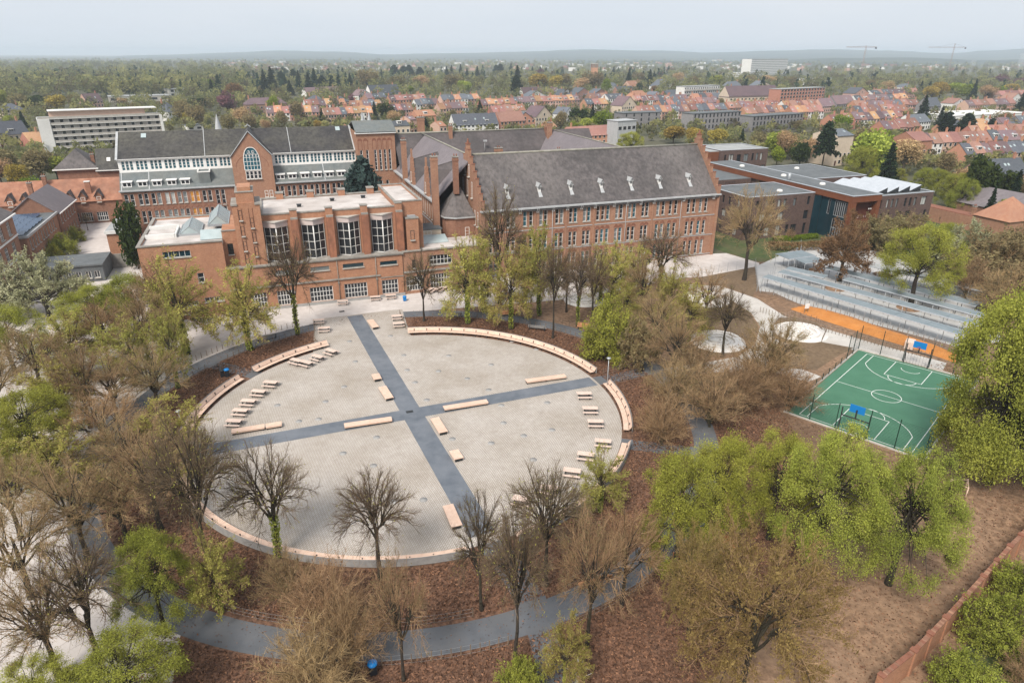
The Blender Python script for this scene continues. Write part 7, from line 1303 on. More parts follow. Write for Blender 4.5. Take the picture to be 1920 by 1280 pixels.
def house(p, ang, w, label, wallm, roofm, group, d=9.0, he=5.6, hr=9.6, hip=False, cross=False, nm='house', detail=True, dormer_n=0):
    root = thing(nm, label, 'house', p, ang, group); a, r, c = house_meshes(round(w * 2) / 2, d, he, hr, wallm, roofm, hip, cross); w = round(w * 2) / 2
    ob('wall', a, root); ob('roof', r, root)
    ob('chimney', c, root, (w * TR.choice((.12, .85)) if not cross else w / 2, d * (.5 if not cross else .7), hr + .3))
    if detail:
        n = max(2, round(w / 2.6))
        f1, p1 = small_win(1.15, 1.4); f2, p2 = small_win(1.0, 2.1, 'rust_dark')
        for i in range(n):
            x = w * (i + .5) / n
            for z in (.9, 3.5):
                if he < 5 and z > 3: continue
                if i == 0 and z < 1: o = ob('door', f2, root, (x, -.005, .1)); ob('door_leaf', p2, o); continue
                o = ob('window', f1, root, (x, -.005, z)); ob('pane', p1, o)
        if cross: o = ob('window', f1, root, (w / 2, -.005, he + .3)); ob('pane', p1, o)
        elif not hip:
            for i in range(TR.choice((0, 1, 1, 2))):
                z = he + (hr - he) * TR.uniform(.3, .55); o = ob('rooflight', sky_win(), root, (w * TR.uniform(.2, .8), (z - he) / ((hr - he) / (d / 2)) - .02, z + .06)); o.rotation_euler = (-(PI / 2 - math.atan2(hr - he, d / 2)), 0, 0)
            for i in range(dormer_n):
                key = ('dm',)
                if key not in HC: m = MB(); m.box(-1.1, 1.1, 0, 2.2, 0, 1.3); m.box(-1.3, 1.3, -.2, 2.3, 1.3, 1.45); q = MB(); q.box(-.85, -.1, -.05, -.01, .3, 1.1); q.box(.1, .85, -.05, -.01, .3, 1.1); HC[key] = (m.mesh('dormer', M['white_render']), q.mesh('pane', M['glass_dark']))
                o = ob('dormer', HC[key][0], root, (w * (i + .5) / dormer_n, d * .12, he + .75)); ob('pane', HC[key][1], o)
    return root
ORD = ['first', 'second', 'third', 'fourth', 'fifth', 'sixth', 'seventh', 'eighth', 'ninth', 'tenth', 'eleventh', 'twelfth', 'thirteenth', 'fourteenth', 'fifteenth']
PAL = {'red': (['tile_red'] * 5 + ['tile_orange', 'tile_brown', 'tile_brown', 'tile_grey'], ['house_brick'] * 4 + ['house_pink', 'house_brown', 'white_render']), 'orange': (['tile_orange'] * 3 + ['tile_red'] * 3 + ['tile_brown'] * 2, ['house_pink'] * 2 + ['house_brick'] * 3 + ['white_render']),
       'brown': (['tile_brown'] * 4 + ['tile_red'] * 3 + ['tile_grey'], ['house_brown', 'house_brick', 'house_brick', 'house_pink', 'white_render']), 'mixed': (['tile_red', 'tile_brown', 'tile_grey', 'tile_orange', 'tile_grey', 'tile_red'], ['house_brick', 'house_pink', 'white_render', 'house_brown', 'house_pink']), 'grey': (['tile_grey'] * 5 + ['tile_brown'], ['white_render'] * 3 + ['house_pink', 'house_brown'])}
RN = {'tile_red': 'red', 'tile_orange': 'orange', 'tile_brown': 'brown', 'tile_grey': 'dark grey'}; WN = {'house_brick': 'brick', 'house_pink': 'pale brick', 'house_brown': 'brown brick', 'white_render': 'white', 'house_grey': 'grey', 'cream_render': 'cream'}
def terrace(p0, p1, n, pal, phrase, he=5.6, hr=9.4, d=9.0, dm=0):
    A_, B_ = g(*p0), g(*p1); dv = B_ - A_; Ln = dv.length; ang = math.atan2(dv.y, dv.x)
    for i in range(n):
        rm, wm = TR.choice(PAL[pal][0]), TR.choice(PAL[pal][1]); q = A_ + dv * (i / n); dz = TR.choice((0, 0, .4, -.3))
        house(q, ang, Ln / n + .25, f'{WN[wm]} house, {RN[rm]} roof, {ORD[i]} from left in {phrase}', wm, rm, 'terraced houses of the town', d, he + dz, hr + dz, dormer_n=(1 if TR.random() < dm else 0))
terrace((641, 229), (700, 227), 5, 'orange', 'the row behind the small spires', dm=.4); terrace((690, 197), (726, 195), 3, 'brown', 'the row below the white villa'); terrace((733, 201), (800, 198), 6, 'red', 'the row right of the villa', dm=.3); terrace((736, 222), (776, 220), 4, 'brown', 'the row before the bare garden'); terrace((826, 219), (878, 216), 5, 'orange', 'the row behind the mansard villa'); terrace((782, 210), (824, 208), 4, 'red', 'the short middle row'); terrace((905, 210), (968, 207), 6, 'orange', 'the upper garden row', dm=.3); terrace((925, 226), (985, 223), 5, 'red', 'the lower garden row')
terrace((962, 205), (1086, 200), 12, 'red', 'the long centre terrace', dm=.3); terrace((1192, 202), (1290, 198), 9, 'brown', 'the terrace above the grey block', dm=.2); terrace((1196, 227), (1292, 223), 9, 'mixed', 'the terrace beside the grey block'); terrace((1280, 208), (1346, 205), 7, 'red', 'the terrace below the white flats'); terrace((1366, 217), (1462, 212), 9, 'red', 'the terrace below the mansion block', dm=.2); terrace((1296, 222), (1362, 219), 6, 'mixed', 'the terrace behind the grey flats'); terrace((1398, 228), (1480, 224), 8, 'red', 'the rear terrace behind the grey flats'); terrace((1484, 226), (1542, 223), 6, 'orange', 'the terrace below the pink flats')
terrace((1603, 214), (1722, 209), 11, 'brown', 'the upper spruce terrace'); terrace((1600, 242), (1690, 236), 8, 'orange', 'the middle spruce terrace', dm=.3); terrace((1656, 262), (1722, 256), 5, 'red', 'the lower spruce terrace'); terrace((1560, 246), (1598, 243), 3, 'red', 'the short row behind the pine'); terrace((1813, 212), (1902, 207), 7, 'brown', 'the terrace beyond the white sheds'); terrace((1706, 292), (1925, 283), 12, 'red', 'the near terrace right of the garden', dm=.3); terrace((1806, 316), (1925, 308), 7, 'mixed', 'the nearest terrace', dm=.5); terrace((1770, 262), (1850, 258), 5, 'mixed', 'the row under the twin pines'); terrace((1860, 255), (1925, 250), 4, 'brown', 'the row behind the twin pines')
terrace((502, 228), (600, 225), 7, 'orange', 'the row behind the chapel roof'); terrace((611, 232), (652, 230), 4, 'red', 'the row above the end block'); terrace((575, 212), (650, 209), 6, 'red', 'the upper chapel row', dm=.2); terrace((1100, 209), (1140, 207), 3, 'red', 'the row beside the cream gable'); terrace((1860, 190), (1925, 187), 5, 'red', 'the far row at the picture edge')
terrace((1105, 196), (1140, 195), 3, 'mixed', 'the brown gable row'); terrace((1240, 212), (1300, 209), 5, 'red', 'the middle row'); terrace((1470, 214), (1540, 211), 6, 'red', 'the pink flats row'); terrace((1604, 200), (1700, 196), 8, 'mixed', 'the uppermost spruce terrace', dm=.3); terrace((1604, 226), (1700, 222), 8, 'red', 'the second spruce terrace', dm=.2); terrace((1640, 186), (1720, 184), 6, 'brown', 'the purple tree row'); terrace((660, 214), (716, 212), 5, 'red', 'the dark yew row'); terrace((830, 200), (900, 197), 6, 'mixed', 'the back row of the centre'); terrace((1300, 196), (1362, 194), 5, 'mixed', 'the white flats row'); terrace((1820, 272), (1925, 268), 6, 'mixed', 'the row above the near one')
SING = [  # base-left, base-right, wall, roof, eave, ridge, kind, label
 ((698, 188), (752, 185), 'white_render', 'tile_grey', 5, 13.5, '', 'big white villa with steep blue grey roof and white dormers', 3), ((673, 190), (697, 188), 'white_render', 'tile_brown', 5, 10, 'x', 'white gabled house beside the big villa', 0), ((853, 252), (935, 248), 'white_render', 'tile_grey', 5.0, 10.5, '', 'wide white house with grey mansard roof and arched windows', 2), ((783, 240), (818, 238), 'house_brick', 'tile_orange', 7, 10, '', 'bright orange roofed house with white upper band', 1), ((938, 246), (985, 243), 'house_brick', 'tile_red', 5.5, 10.5, '', 'brick house with red roof right of the mansard villa', 0), ((966, 242), (1003, 240), 'house_brick', 'tile_grey', 5, 9.5, 'x', 'brick gabled house with grey roof above the rear wing', 0), ((1004, 238), (1036, 235), 'cream_render', 'tile_brown', 6, 12, 'x', 'tall cream gabled house with brown roof', 0), ((1030, 250), (1044, 249), 'house_brick', 'tile_orange', 3.5, 6, '', 'small orange roofed shed with solar panel', 0), ((1058, 232), (1076, 230), 'white_render', 'tile_grey', 6, 10, 'x', 'white gabled house beside the dark yew', 0),
 ((982, 186), (1020, 184), 'white_render', 'tile_brown', 4, 11, '', 'long white house with brown roof and white chimneys', 0), ((988, 190), (1026, 188), 'white_render', 'tile_grey', 4, 9, 'x', 'white gabled house with grey roof in the centre gardens', 0), ((1036, 186), (1052, 185), 'white_render', 'tile_brown', 5, 11, 'x', 'narrow white gabled house', 0), ((1050, 188), (1076, 186), 'white_render', 'tile_grey', 4.5, 10, 'x', 'white gabled house with blue grey roof', 0), ((1076, 190), (1112, 188), 'house_brown', 'tile_grey', 5, 12, 'x', 'brown gabled house with large grey roof', 0), ((1108, 190), (1144, 188), 'house_brown', 'tile_grey', 5, 11, 'x', 'brown gabled house next to the larger one', 0), ((1140, 198), (1174, 196), 'white_render', 'tile_grey', 6, 9.5, '', 'white house with dark slate roof and dormers', 2), ((1145, 172), (1160, 171), 'white_render', 'tile_grey', 6, 10, 'h', 'white square house with grey pyramid roof', 0), ((1160, 184), (1190, 182), 'house_brown', 'tile_grey', 5, 11, '', 'brown house with broad grey roof', 0), ((1186, 192), (1216, 190), 'house_pink', 'tile_orange', 4, 10, 'h', 'house with bright orange hipped roof', 0), ((1182, 172), (1206, 170), 'house_pink', 'tile_orange', 6, 12, '', 'house with orange roof among the far conifers', 0), ((1165, 214), (1193, 212), 'cream_render', 'tile_brown', 6, 12.5, 'x', 'cream house with tall gable and brown roof', 0), ((1218, 190), (1246, 188), 'white_render', 'tile_grey', 4, 8.5, 'x', 'white gabled house right of the orange hipped roof', 0), ((1232, 168), (1262, 166), 'white_render', 'tile_grey', 4, 12, 'x', 'far white gabled house with dark roof', 0), ((1248, 190), (1284, 188), 'house_brick', 'tile_grey', 6, 10, '', 'long brick house with grey roof above the terrace', 0),
 ((463, 214), (540, 211), 'house_brown', 'tile_brown', 6.5, 11, 'h', 'wide brown brick house with purple brown hipped roof', 0), ((583, 200), (608, 199), 'white_render', 'tile_grey', 5, 9, 'h', 'small white house with grey hipped roof', 0), ((632, 206), (656, 205), 'house_brown', 'tile_grey', 6, 10, 'h', 'brown house with grey hipped roof at the wood edge', 0), ((575, 182), (640, 179), 'white_render', 'tile_brown', 4, 9, '', 'long low white house with white chimneys among the trees', 0), ((0, 278), (62, 272), 'cream_render', 'tile_grey', 6, 11.5, '', 'long house with blue black roof and white dormer', 1), ((60, 284), (90, 281), 'house_brick', 'tile_orange', 4, 8, '', 'small house with bright orange roof beside the white flats', 0), ((95, 290), (140, 286), 'house_brick', 'tile_grey', 4, 7.5, '', 'low house with black roof and red wall below the white flats', 0), ((165, 203), (196, 201), 'house_pink', 'tile_brown', 5, 11, '', 'gabled house with maroon roof in the left gardens', 0), ((8, 222), (50, 219), 'cream_render', 'tile_grey', 5, 9, 'h', 'pale house with grey green hipped roof at the wood edge', 0), ((318, 228), (340, 226), 'white_render', 'tile_grey', 6, 12, 'h', 'white house with blue roof behind the white flats', 0),
 ((1600, 192), (1626, 190), 'house_pink', 'tile_grey', 8, 13, 'x', 'tall gabled house with peach wall and grey roof', 0), ((1634, 190), (1650, 189), 'white_render', 'tile_grey', 7, 10, '', 'white house with grey roof beside the peach gable', 0), ((1566, 210), (1602, 207), 'house_grey', 'tile_brown', 6, 12, '', 'dark sided house with brown roof and balcony', 0), ((1540, 212), (1564, 210), 'house_pink', 'tile_brown', 5, 10.5, '', 'pale house with brown roof beside the dark sided one', 0), ((1706, 246), (1742, 243), 'white_render', 'tile_grey', 5, 9, '', 'white house with blue grey roof and orange gable', 0), ((1784, 210), (1808, 208), 'white_render', 'tile_red', 6.5, 10, 'x', 'white gabled house with red roof beside the tall spruce', 0), ((1738, 212), (1762, 210), 'house_grey', 'tile_grey', 5, 11, '', 'grey house with pale roof beside the tall spruce', 0), ((1890, 200), (1915, 198), 'white_render', 'tile_red', 5, 11, 'x', 'white and red gabled house at the picture edge', 0), ((1834, 396), (1868, 392), 'house_brick', 'tile_orange', 6, 11, 'h', 'brick house with bright orange hipped roof among dark trees', 0), ((1840, 350), (1925, 345), 'house_brown', 'tile_grey', 4, 8.5, '', 'long low building with dark blue roof behind the orange hipped house', 0), ((1708, 305), (1740, 303), 'house_brick', 'tile_red', 9, 12, '', 'tall brick house with red roof at the end of the near terrace', 0), ((1560, 312), (1590, 309), 'cream_render', 'tile_grey', 12, 14, '', 'cream four storey house behind the bare trees', 0), ((1690, 172), (1710, 171), 'white_render', 'tile_grey', 5, 9, 'h', 'far white house below the purple tree', 0), ((1070, 276), (1152, 270), 'house_brick', 'tile_red', 5, 9, '', 'long brick house with plain red roof behind the pale slate wing', 0), ((735, 262), (770, 260), 'cream_render', 'tile_grey', 7, 9, '', 'pale house with flat dormers behind the rear wing', 1), ((770, 252), (782, 251), 'house_pink', 'tile_brown', 8, 9.5, '', 'tall narrow pale house beside the pine', 0), ((825, 258), (838, 257), 'house_pink', 'tile_orange', 6, 8, '', 'small orange walled house right of the pine', 0), ((1365, 176), (1392, 174), 'white_render', 'tile_grey', 6, 13, 'h', 'house with tall grey hipped roof behind the brown roofed block', 0), ((1418, 172), (1445, 170), 'cream_render', 'tile_grey', 6, 12, 'x', 'cream gabled house behind the brown roofed block', 0)]
for p0, p1, wm, rm, he, hr, kd, lb, dn in SING:
    A_, B_ = g(*p0), g(*p1); dv = B_ - A_; house(A_, math.atan2(dv.y, dv.x), max(4, dv.length), lb, wm, rm, None, 10.0 if hr < 12 else 12.0, he, hr, kd == 'h', kd == 'x', dormer_n=dn)
# ------------------------------------------------------------------ blocks of flats and other large buildings
def block(name, p0, p1, top, depth, floors, label, wallm, roofm='bitumen_pale', bay=3.2, ww=1.6, wh=1.4, gm='glass_dark', fm='white_paint', balcony=None, cat='building', base_z=None, parts=True, endm=None):
    """flat-roofed block: front base line p0-p1 (picture), top picture row at p0"""
    A_, B_ = g(*p0), g(*p1); h = height_at(A_, top); dv = B_ - A_; Ln = dv.length; ang = math.atan2(dv.y, dv.x); r = thing(name, label, cat, A_, ang); fh = h / floors
    n = max(2, int(Ln / bay)); hs = [(Ln * (i + .5) / n - ww / 2, fh * f + fh * .3, ww, min(wh, fh * .6)) for i in range(n) for f in range(floors)]
    mb = MB(); mb.box(0, Ln, 0, depth, 0, h); ob('wall', mb.mesh('wall', M[wallm]), r); mb = MB(); mb.box(-.3, Ln + .3, -.3, depth + .3, h, h + .3); ob('roof', mb.mesh('roof', M[roofm]), r)
    f = MB(); f.box(-.08, ww + .08, -.06, -.005, -.08, hs[0][3] + .08); q = MB(); q.box(0, ww, -.1, -.065, 0, hs[0][3]); fm_, qm_ = f.mesh('window', M[fm]), q.mesh('pane', M[gm])
    if parts:
        for a, z, w, hh in hs: o = ob('window', fm_, r, (a, 0, z)); ob('pane', qm_, o)
    else:
        q = MB()
        for a, z, w, hh in hs: q.box(a, a + w, -.1, -.005, z, z + hh)
        o = ob('window_grid', q.mesh('window_grid', M[gm]), r); o['kind'] = 'stuff'
    if balcony:
        for f_ in range(1, floors + (1 if balcony == 'all' else 0)): mb = MB(); mb.box(0, Ln, -1.4, -.11, fh * f_ - .12, fh * f_ + .1); mb.box(0, Ln, -1.4, -1.32, fh * f_ + .1, fh * f_ + .95, 1); ob('balcony', mb.mesh('balcony', M['white_render'], M['stone']), r)
    if endm: mb = MB(); mb.box(-.5, 4.2, -1.6, depth + .3, 0, h + .02); ob('stair_end', mb.mesh('stair_end', M[endm]), r); mb = MB(); mb.box(Ln - .6, Ln + .5, -1.8, depth + .5, 0, h + .03); ob('end_wall', mb.mesh('end_wall', M[endm]), r)
    return r, Ln, h
r, Ln, h = block('apartment_block', (88, 290), (312, 276), 224, 11, 6, 'long white apartment slab with rows of balconies behind the hipped house', 'stone', balcony='all', bay=3.4, ww=1.3, wh=1.4, endm='white_render')
mb = MB(); mb.box(4.5, Ln - 6, 2, 9, h + .3, h + 3.0); ob('penthouse', mb.mesh('penthouse', M['house_pink']), r); mb = MB(); mb.box(4.2, Ln - 1, .8, 10, h + 3.0, h + 3.3); ob('roof_slab', mb.mesh('roof_slab', M['white_render']), r)
block('flats', (1297, 246), (1386, 240), 214, 10, 3, 'grey brick modern flats, western half of the long grey row', 'house_grey', 'bitumen', 3.0, .9, 1.9, fm='metal_dark'); block('flats', (1408, 248), (1502, 241), 219, 10, 3, 'grey brick modern flats, eastern half of the long grey row', 'house_grey', 'bitumen', 3.0, .9, 1.9, fm='metal_dark'); block('flats', (1166, 240), (1236, 237), 213, 10, 3, 'plain grey brick block with scattered narrow windows', 'house_grey', 'bitumen', 5, .8, 1.8, fm='metal_dark')
block('flats', (1281, 192), (1346, 188), 163, 10, 4, 'white balconied flats left of the brown roofed block', 'white_render', balcony='yes', bay=3.4); block('flats', (1459, 206), (1541, 200), 168, 11, 6, 'pink brick flats with dark windows in a grid', 'house_brick', bay=4.2, ww=2.4, wh=1.7, balcony=None); block('mansion_block', (1366, 198), (1460, 195), 183, 14, 2, 'cream block with huge brown roof and gabled bays', 'cream_render', 'tile_brown', 4.0)
p0, p1 = g(1366, 198), g(1460, 195); dv = p1 - p0; house(p0 + Vector((0, 2, 0)), math.atan2(dv.y, dv.x), dv.length, 'huge brown tiled roof over the cream block with gabled bays', 'cream_render', 'tile_brown', None, 14, 8, 16, nm='roof_storey', detail=False)
block('hospital', (1406, 142), (1474, 139), 111, 22, 9, 'large white office slab far out in the valley', 'white_render', bay=3.0, ww=1.8, wh=1.6, parts=False, gm='glass_grey'); block('school_sheds', (205, 192), (318, 189), 182, 25, 1, 'low pale sheds at the edge of the wood', 'stone', 'bitumen_pale', 8, 5, 2, parts=False); block('school_sheds', (318, 182), (372, 180), 168, 20, 2, 'low white pavilion at the edge of the wood', 'white_render', 'bitumen_pale', 6, 3, 2, parts=False); block('storage_hall', (1782, 232), (1925, 225), 218, 30, 1, 'long white flat storage hall beyond the twin pines', 'white_render', 'white_render', 8, 4, 1.5, parts=False); block('storage_hall', (1500, 160), (1558, 158), 148, 22, 3, 'far pale office block beside the far woods', 'white_render', 'bitumen_pale', 4, 2, 1.4, parts=False); block('storage_hall', (1360, 146), (1402, 145), 138, 30, 1, 'far low white hall left of the office slab', 'white_render', 'white_render', 6, 3, 2, parts=False); block('garden_pavilion', (352, 246), (382, 244), 236, 8, 1, 'small flat roofed pavilion behind the chapel roof', 'white_render', 'bitumen', 4, 2.4, 1.2); block('boiler_house', (1156, 274), (1190, 271), 228, 8, 2, 'small glazed boiler house with orange chimney behind the round green tree', 'lead', 'lead', 3, 2, 1.6)
p = g(1157, 272); mb = MB(); mb.box(-1, 1, -1, 1, 0, height_at(p, 227)); tag(ob('factory_chimney', mb.mesh('factory_chimney', M['house_brick']), None, p), 'square orange brick chimney left of the round green tree', 'chimney')
# church tower
p = g(1113, 160); h = height_at(p, 119); r = thing('church_tower', 'square red church tower rising from the far trees', 'tower', p, .2); mb = MB(); mb.box(-4, 4, -4, 4, 0, h - 6); ob('shaft', mb.mesh('shaft', M['house_brick']), r)
for x in (-3.6, -1.2, 1.2, 3.6): mb = MB(); mb.box(x - .5, x + .5, -4, -3, h - 6, h - 1); mb.box(x - .5, x + .5, 3, 4, h - 6, h - 1); ob('belfry_pier', mb.mesh('belfry_pier', M['house_brown']), r)
mb = MB(); mb.box(-4.4, 4.4, -4.4, 4.4, h - 1, h); ob('roof', mb.mesh('roof', M['stone']), r)
# tower cranes
def crane(px, py, top, jx0, jx1, jy, label):
    p = g(px, py); d = p.y; h = height_at(p, top); hj = height_at(p, jy); r = thing('tower_crane', label, 'crane', p, 0, 'tower cranes on the horizon'); s = 1.0
    def lattice(a, b_, w, n, nm):
        mb = MB(); a, b_ = Vector(a), Vector(b_); dn = (b_ - a).normalized(); x = dn.orthogonal().normalized() * w / 2; y = dn.cross(x).normalized() * w / 2
        for i, c in enumerate((x + y, x - y, -x - y, -x + y)): mb.tube(a + c, b_ + c, .16, None, 4)
        for k in range(n):
            for c1, c2 in ((x + y, x - y), (x - y, -x - y), (-x - y, -x + y), (-x + y, x + y)): mb.tube(a + (b_ - a) * (k / n) + c1, a + (b_ - a) * ((k + 1) / n) + c2, .09, None, 3)
        ob(nm, mb.mesh(nm, M['crane_red']), r)
    k = d / F_PX * 1.02; lattice((0, 0, 0), (0, 0, hj), 2.0, 16, 'mast'); lattice(((jx0 - px) * k, 0, hj), (0, 0, hj), 1.5, 20, 'jib'); lattice((0, 0, hj), ((jx1 - px) * k, 0, hj), 1.5, 8, 'counter_jib'); lattice((0, 0, hj), (0, 0, h), 1.2, 4, 'tower_top')
    mb = MB(); x = (jx1 - px) * k; mb.box(x - 3, x, -1, 1, hj - 3.4, hj - .6); ob('counterweight', mb.mesh('counterweight', M['metal_dark']), r)
    mb = MB(); mb.tube((0, 0, h), ((jx0 - px) * k * .7, 0, hj + .5), .12, None, 3); mb.tube((0, 0, h), ((jx1 - px) * k * .9, 0, hj + .5), .12, None, 3); ob('stay', mb.mesh('stay', M['metal_dark']), r)
mat('crane_red', (.36, .27, .25), None, rough=.6)
crane(1777, 140, 82, 1734, 1797, 89, 'tower crane with long jib and tall top on the right horizon'); crane(1613, 145, 86, 1580, 1631, 88.5, 'smaller flat topped tower crane on the horizon')

# ================================================================== garden and street trees of the town
def zone(phrase, items, group):
    for i, (kd, px, py, tp, wd) in enumerate(items):
        nm = {'spruce': 'dark spruce', 'pine': 'dark pine', 'yew': 'dark rounded yew', 'cedar': 'blue green cedar', 'far_green': 'fresh green tree', 'far_gold': 'golden yellow tree', 'far_khaki': 'khaki budding tree', 'far_purple': 'purple leaved tree', 'far_rust': 'reddish budding tree', 'far_sage': 'olive tree', 'far_bare': 'bare brown tree', 'leafy': 'lime green tree', 'twiggy': 'brown twiggy tree', 'budding': 'budding tree', 'blossom': 'blossom tree', 'shrub': 'low shrub'}[kd]
        same = [j for j, it in enumerate(items) if it[0] == kd]; rank = sorted(same, key=lambda j: items[j][1]).index(i)
        lb = f'{nm} {phrase}' if len(same) == 1 else f'{nm} {phrase}, {ORD[rank]} from left'
        plant(kd, px, py, tp, lb, wd, group=group)
TG = 'garden trees of the town'
zone('left of the hipped house', [('far_gold', 42, 362, 305, 1.0), ('far_khaki', 20, 340, 280, 1.3), ('far_khaki', 80, 345, 275, 1.2), ('far_sage', 110, 340, 290, 1.1), ('far_green', 60, 370, 330, 1.2), ('far_bare', 5, 350, 290, 1.2)], TG)
zone('behind the white slab', [('far_gold', 110, 215, 176, 1.5), ('far_khaki', 42, 212, 173, 1.3), ('yew', 75, 213, 180, 1.3), ('spruce', 48, 248, 208, 1.2), ('spruce', 158, 208, 186, 1.0), ('spruce', 174, 210, 190, 1.0), ('far_bare', 232, 205, 182, 1.2), ('far_sage', 20, 240, 215, 1.0), ('far_khaki', 255, 215, 192, 1.2), ('far_khaki', 300, 212, 190, 1.2), ('far_sage', 5, 205, 165, 1.0), ('far_khaki', 140, 205, 175, 1.0)], TG)
zone('behind the chapel roof', [('far_khaki', 345, 232, 188, 1.0), ('far_khaki', 372, 240, 194, 1.0), ('yew', 375, 208, 178, 1.4), ('spruce', 413, 182, 140, 1.25), ('spruce', 400, 186, 148, 1.0), ('far_purple', 428, 215, 172, 1.2), ('far_rust', 440, 195, 154, 1.2), ('far_bare', 455, 240, 198, 1.2), ('far_khaki', 470, 246, 212, 1.1), ('spruce', 488, 224, 212, 1.1), ('far_green', 515, 212, 178, 1.2), ('yew', 486, 192, 170, 1.4), ('far_khaki', 430, 248, 215, 1.2), ('far_gold', 352, 238, 210, .7), ('far_khaki', 558, 226, 190, 1.1), ('spruce', 605, 234, 202, 1.0), ('far_khaki', 530, 240, 208, 1.0), ('far_khaki', 490, 178, 160, 1.2), ('far_green', 395, 180, 148, 1.0), ('far_bare', 500, 250, 222, 1.1), ('far_khaki', 575, 246, 220, 1.2), ('far_gold', 597, 246, 224, 1.0)], TG)
zone('among the pines behind the chapel', [('spruce', 512, 176, 125, 1.2), ('spruce', 498, 178, 130, 1.1), ('spruce', 478, 160, 138, 1.3), ('spruce', 545, 180, 150, 1.4), ('spruce', 562, 170, 132, 1.2), ('spruce', 592, 172, 128, 1.1), ('spruce', 580, 174, 136, 1.3), ('spruce', 622, 176, 146, 1.1), ('pine', 530, 168, 134, 1.3), ('pine', 606, 172, 142, 1.4), ('far_khaki', 525, 184, 165, 1.1), ('spruce', 455, 165, 142, 1.2), ('pine', 552, 160, 130, 1.2)], TG)
zone('above the chapel end block', [('spruce', 703, 226, 191, 1.1), ('yew', 722, 226, 195, 1.6), ('pine', 796, 252, 219, 1.2), ('spruce', 760, 258, 236, 1.1), ('far_bare', 740, 238, 205, 1.2), ('far_gold', 683, 210, 190, 1.1), ('far_purple', 660, 196, 176, 1.0), ('spruce', 658, 172, 138, 1.2), ('far_khaki', 690, 170, 128, 1.5), ('far_khaki', 745, 172, 142, 1.6), ('far_bare', 790, 170, 140, 1.5), ('far_green', 770, 176, 160, 1.4), ('far_khaki', 850, 172, 138, 1.5), ('far_sage', 870, 178, 150, 1.5), ('far_green', 878, 172, 154, 1.3)], TG)
zone('in the wood line above the town', [('pine', 740, 148, 122, 1.6), ('pine', 757, 148, 124, 1.6), ('pine', 768, 150, 122, 1.5), ('pine', 788, 150, 126, 1.6), ('spruce', 716, 150, 130, 1.2), ('spruce', 838, 150, 124, 1.3), ('spruce', 847, 148, 122, 1.1), ('spruce', 864, 146, 120, 1.1), ('spruce', 876, 150, 128, 1.3), ('spruce', 895, 152, 124, 1.2), ('pine', 930, 140, 122, 1.5), ('pine', 938, 142, 120, 1.5), ('spruce', 958, 140, 119, 1.2), ('spruce', 970, 166, 123, 1.3), ('pine', 968, 185, 142, 1.2), ('spruce', 998, 146, 125, 1.2), ('far_purple', 1012, 148, 128, 1.3)], TG)
zone('in the centre gardens', [('spruce', 874, 216, 196, 1.3), ('spruce', 900, 218, 188, 1.5), ('far_khaki', 850, 226, 206, 1.2), ('far_gold', 1008, 172, 136, 1.6), ('far_gold', 1042, 172, 140, 1.4), ('far_khaki', 1060, 170, 138, 1.2), ('far_bare', 1090, 176, 144, 1.5), ('far_khaki', 1112, 172, 132, 1.4), ('far_green', 1136, 178, 148, 1.0), ('spruce', 1150, 144, 125, 1.4), ('spruce', 1178, 166, 128, 1.1), ('spruce', 1217, 166, 130, 1.2), ('far_khaki', 1196, 160, 134, 1.3), ('yew', 1086, 236, 196, 1.3), ('spruce', 1110, 238, 194, .9), ('far_green', 1128, 250, 208, 1.5), ('far_sage', 1100, 250, 220, 1.3), ('far_khaki', 1052, 244, 206, 1.0), ('far_green', 1075, 252, 226, 1.4), ('far_khaki', 1112, 256, 232, 1.2), ('far_rust', 1228, 178, 160, 1.3), ('far_bare', 1270, 160, 134, 1.4), ('far_purple', 1236, 150, 134, 1.3), ('yew', 1198, 172, 156, 1.2), ('yew', 1192, 246, 232, 1.8), ('far_khaki', 1300, 168, 142, 1.4), ('spruce', 1325, 162, 134, 1.2)], TG)
zone('behind the gabled wing', [('leafy', 1180, 300, 243, 1.25), ('far_gold', 1262, 270, 234, 1.7), ('far_gold', 1300, 274, 238, 1.5), ('far_gold', 1340, 278, 240, 1.4), ('spruce', 1388, 284, 241, .9), ('far_khaki', 1420, 286, 246, 1.2), ('far_sage', 1450, 296, 244, 1.1), ('far_bare', 1470, 300, 242, 1.1), ('far_green', 1455, 312, 272, 1.0), ('yew', 1498, 312, 256, .8), ('far_sage', 1480, 300, 262, 1.0), ('pine', 1540, 318, 228, .9), ('far_bare', 1512, 306, 256, 1.0), ('far_green', 1575, 250, 212, 1.2), ('far_khaki', 1530, 236, 222, 1.3)], TG)
zone('in the garden behind the dark school', [('leafy', 1608, 352, 268, .95), ('far_sage', 1630, 340, 238, 1.0), ('far_khaki', 1610, 300, 236, 1.2), ('spruce', 1658, 352, 268, 1.3), ('far_bare', 1690, 330, 256, 1.2), ('leafy', 1682, 345, 312, 1.2), ('leafy', 1728, 362, 310, 1.15), ('leafy', 1752, 370, 312, 1.0), ('leafy', 1775, 395, 318, 1.0), ('leafy', 1797, 402, 326, .9), ('pine', 1812, 395, 290, .8), ('yew', 1822, 400, 300, .8), ('far_khaki', 1770, 330, 286, 1.1), ('far_bare', 1800, 380, 310, 1.0), ('spruce', 1890, 405, 318, .9), ('yew', 1870, 400, 322, 1.0), ('far_khaki', 1905, 400, 330, 1.0), ('spruce', 1848, 420, 350, .8), ('far_sage', 1880, 425, 372, 1.0), ('blossom', 1910, 395, 355, 1.0)], TG)
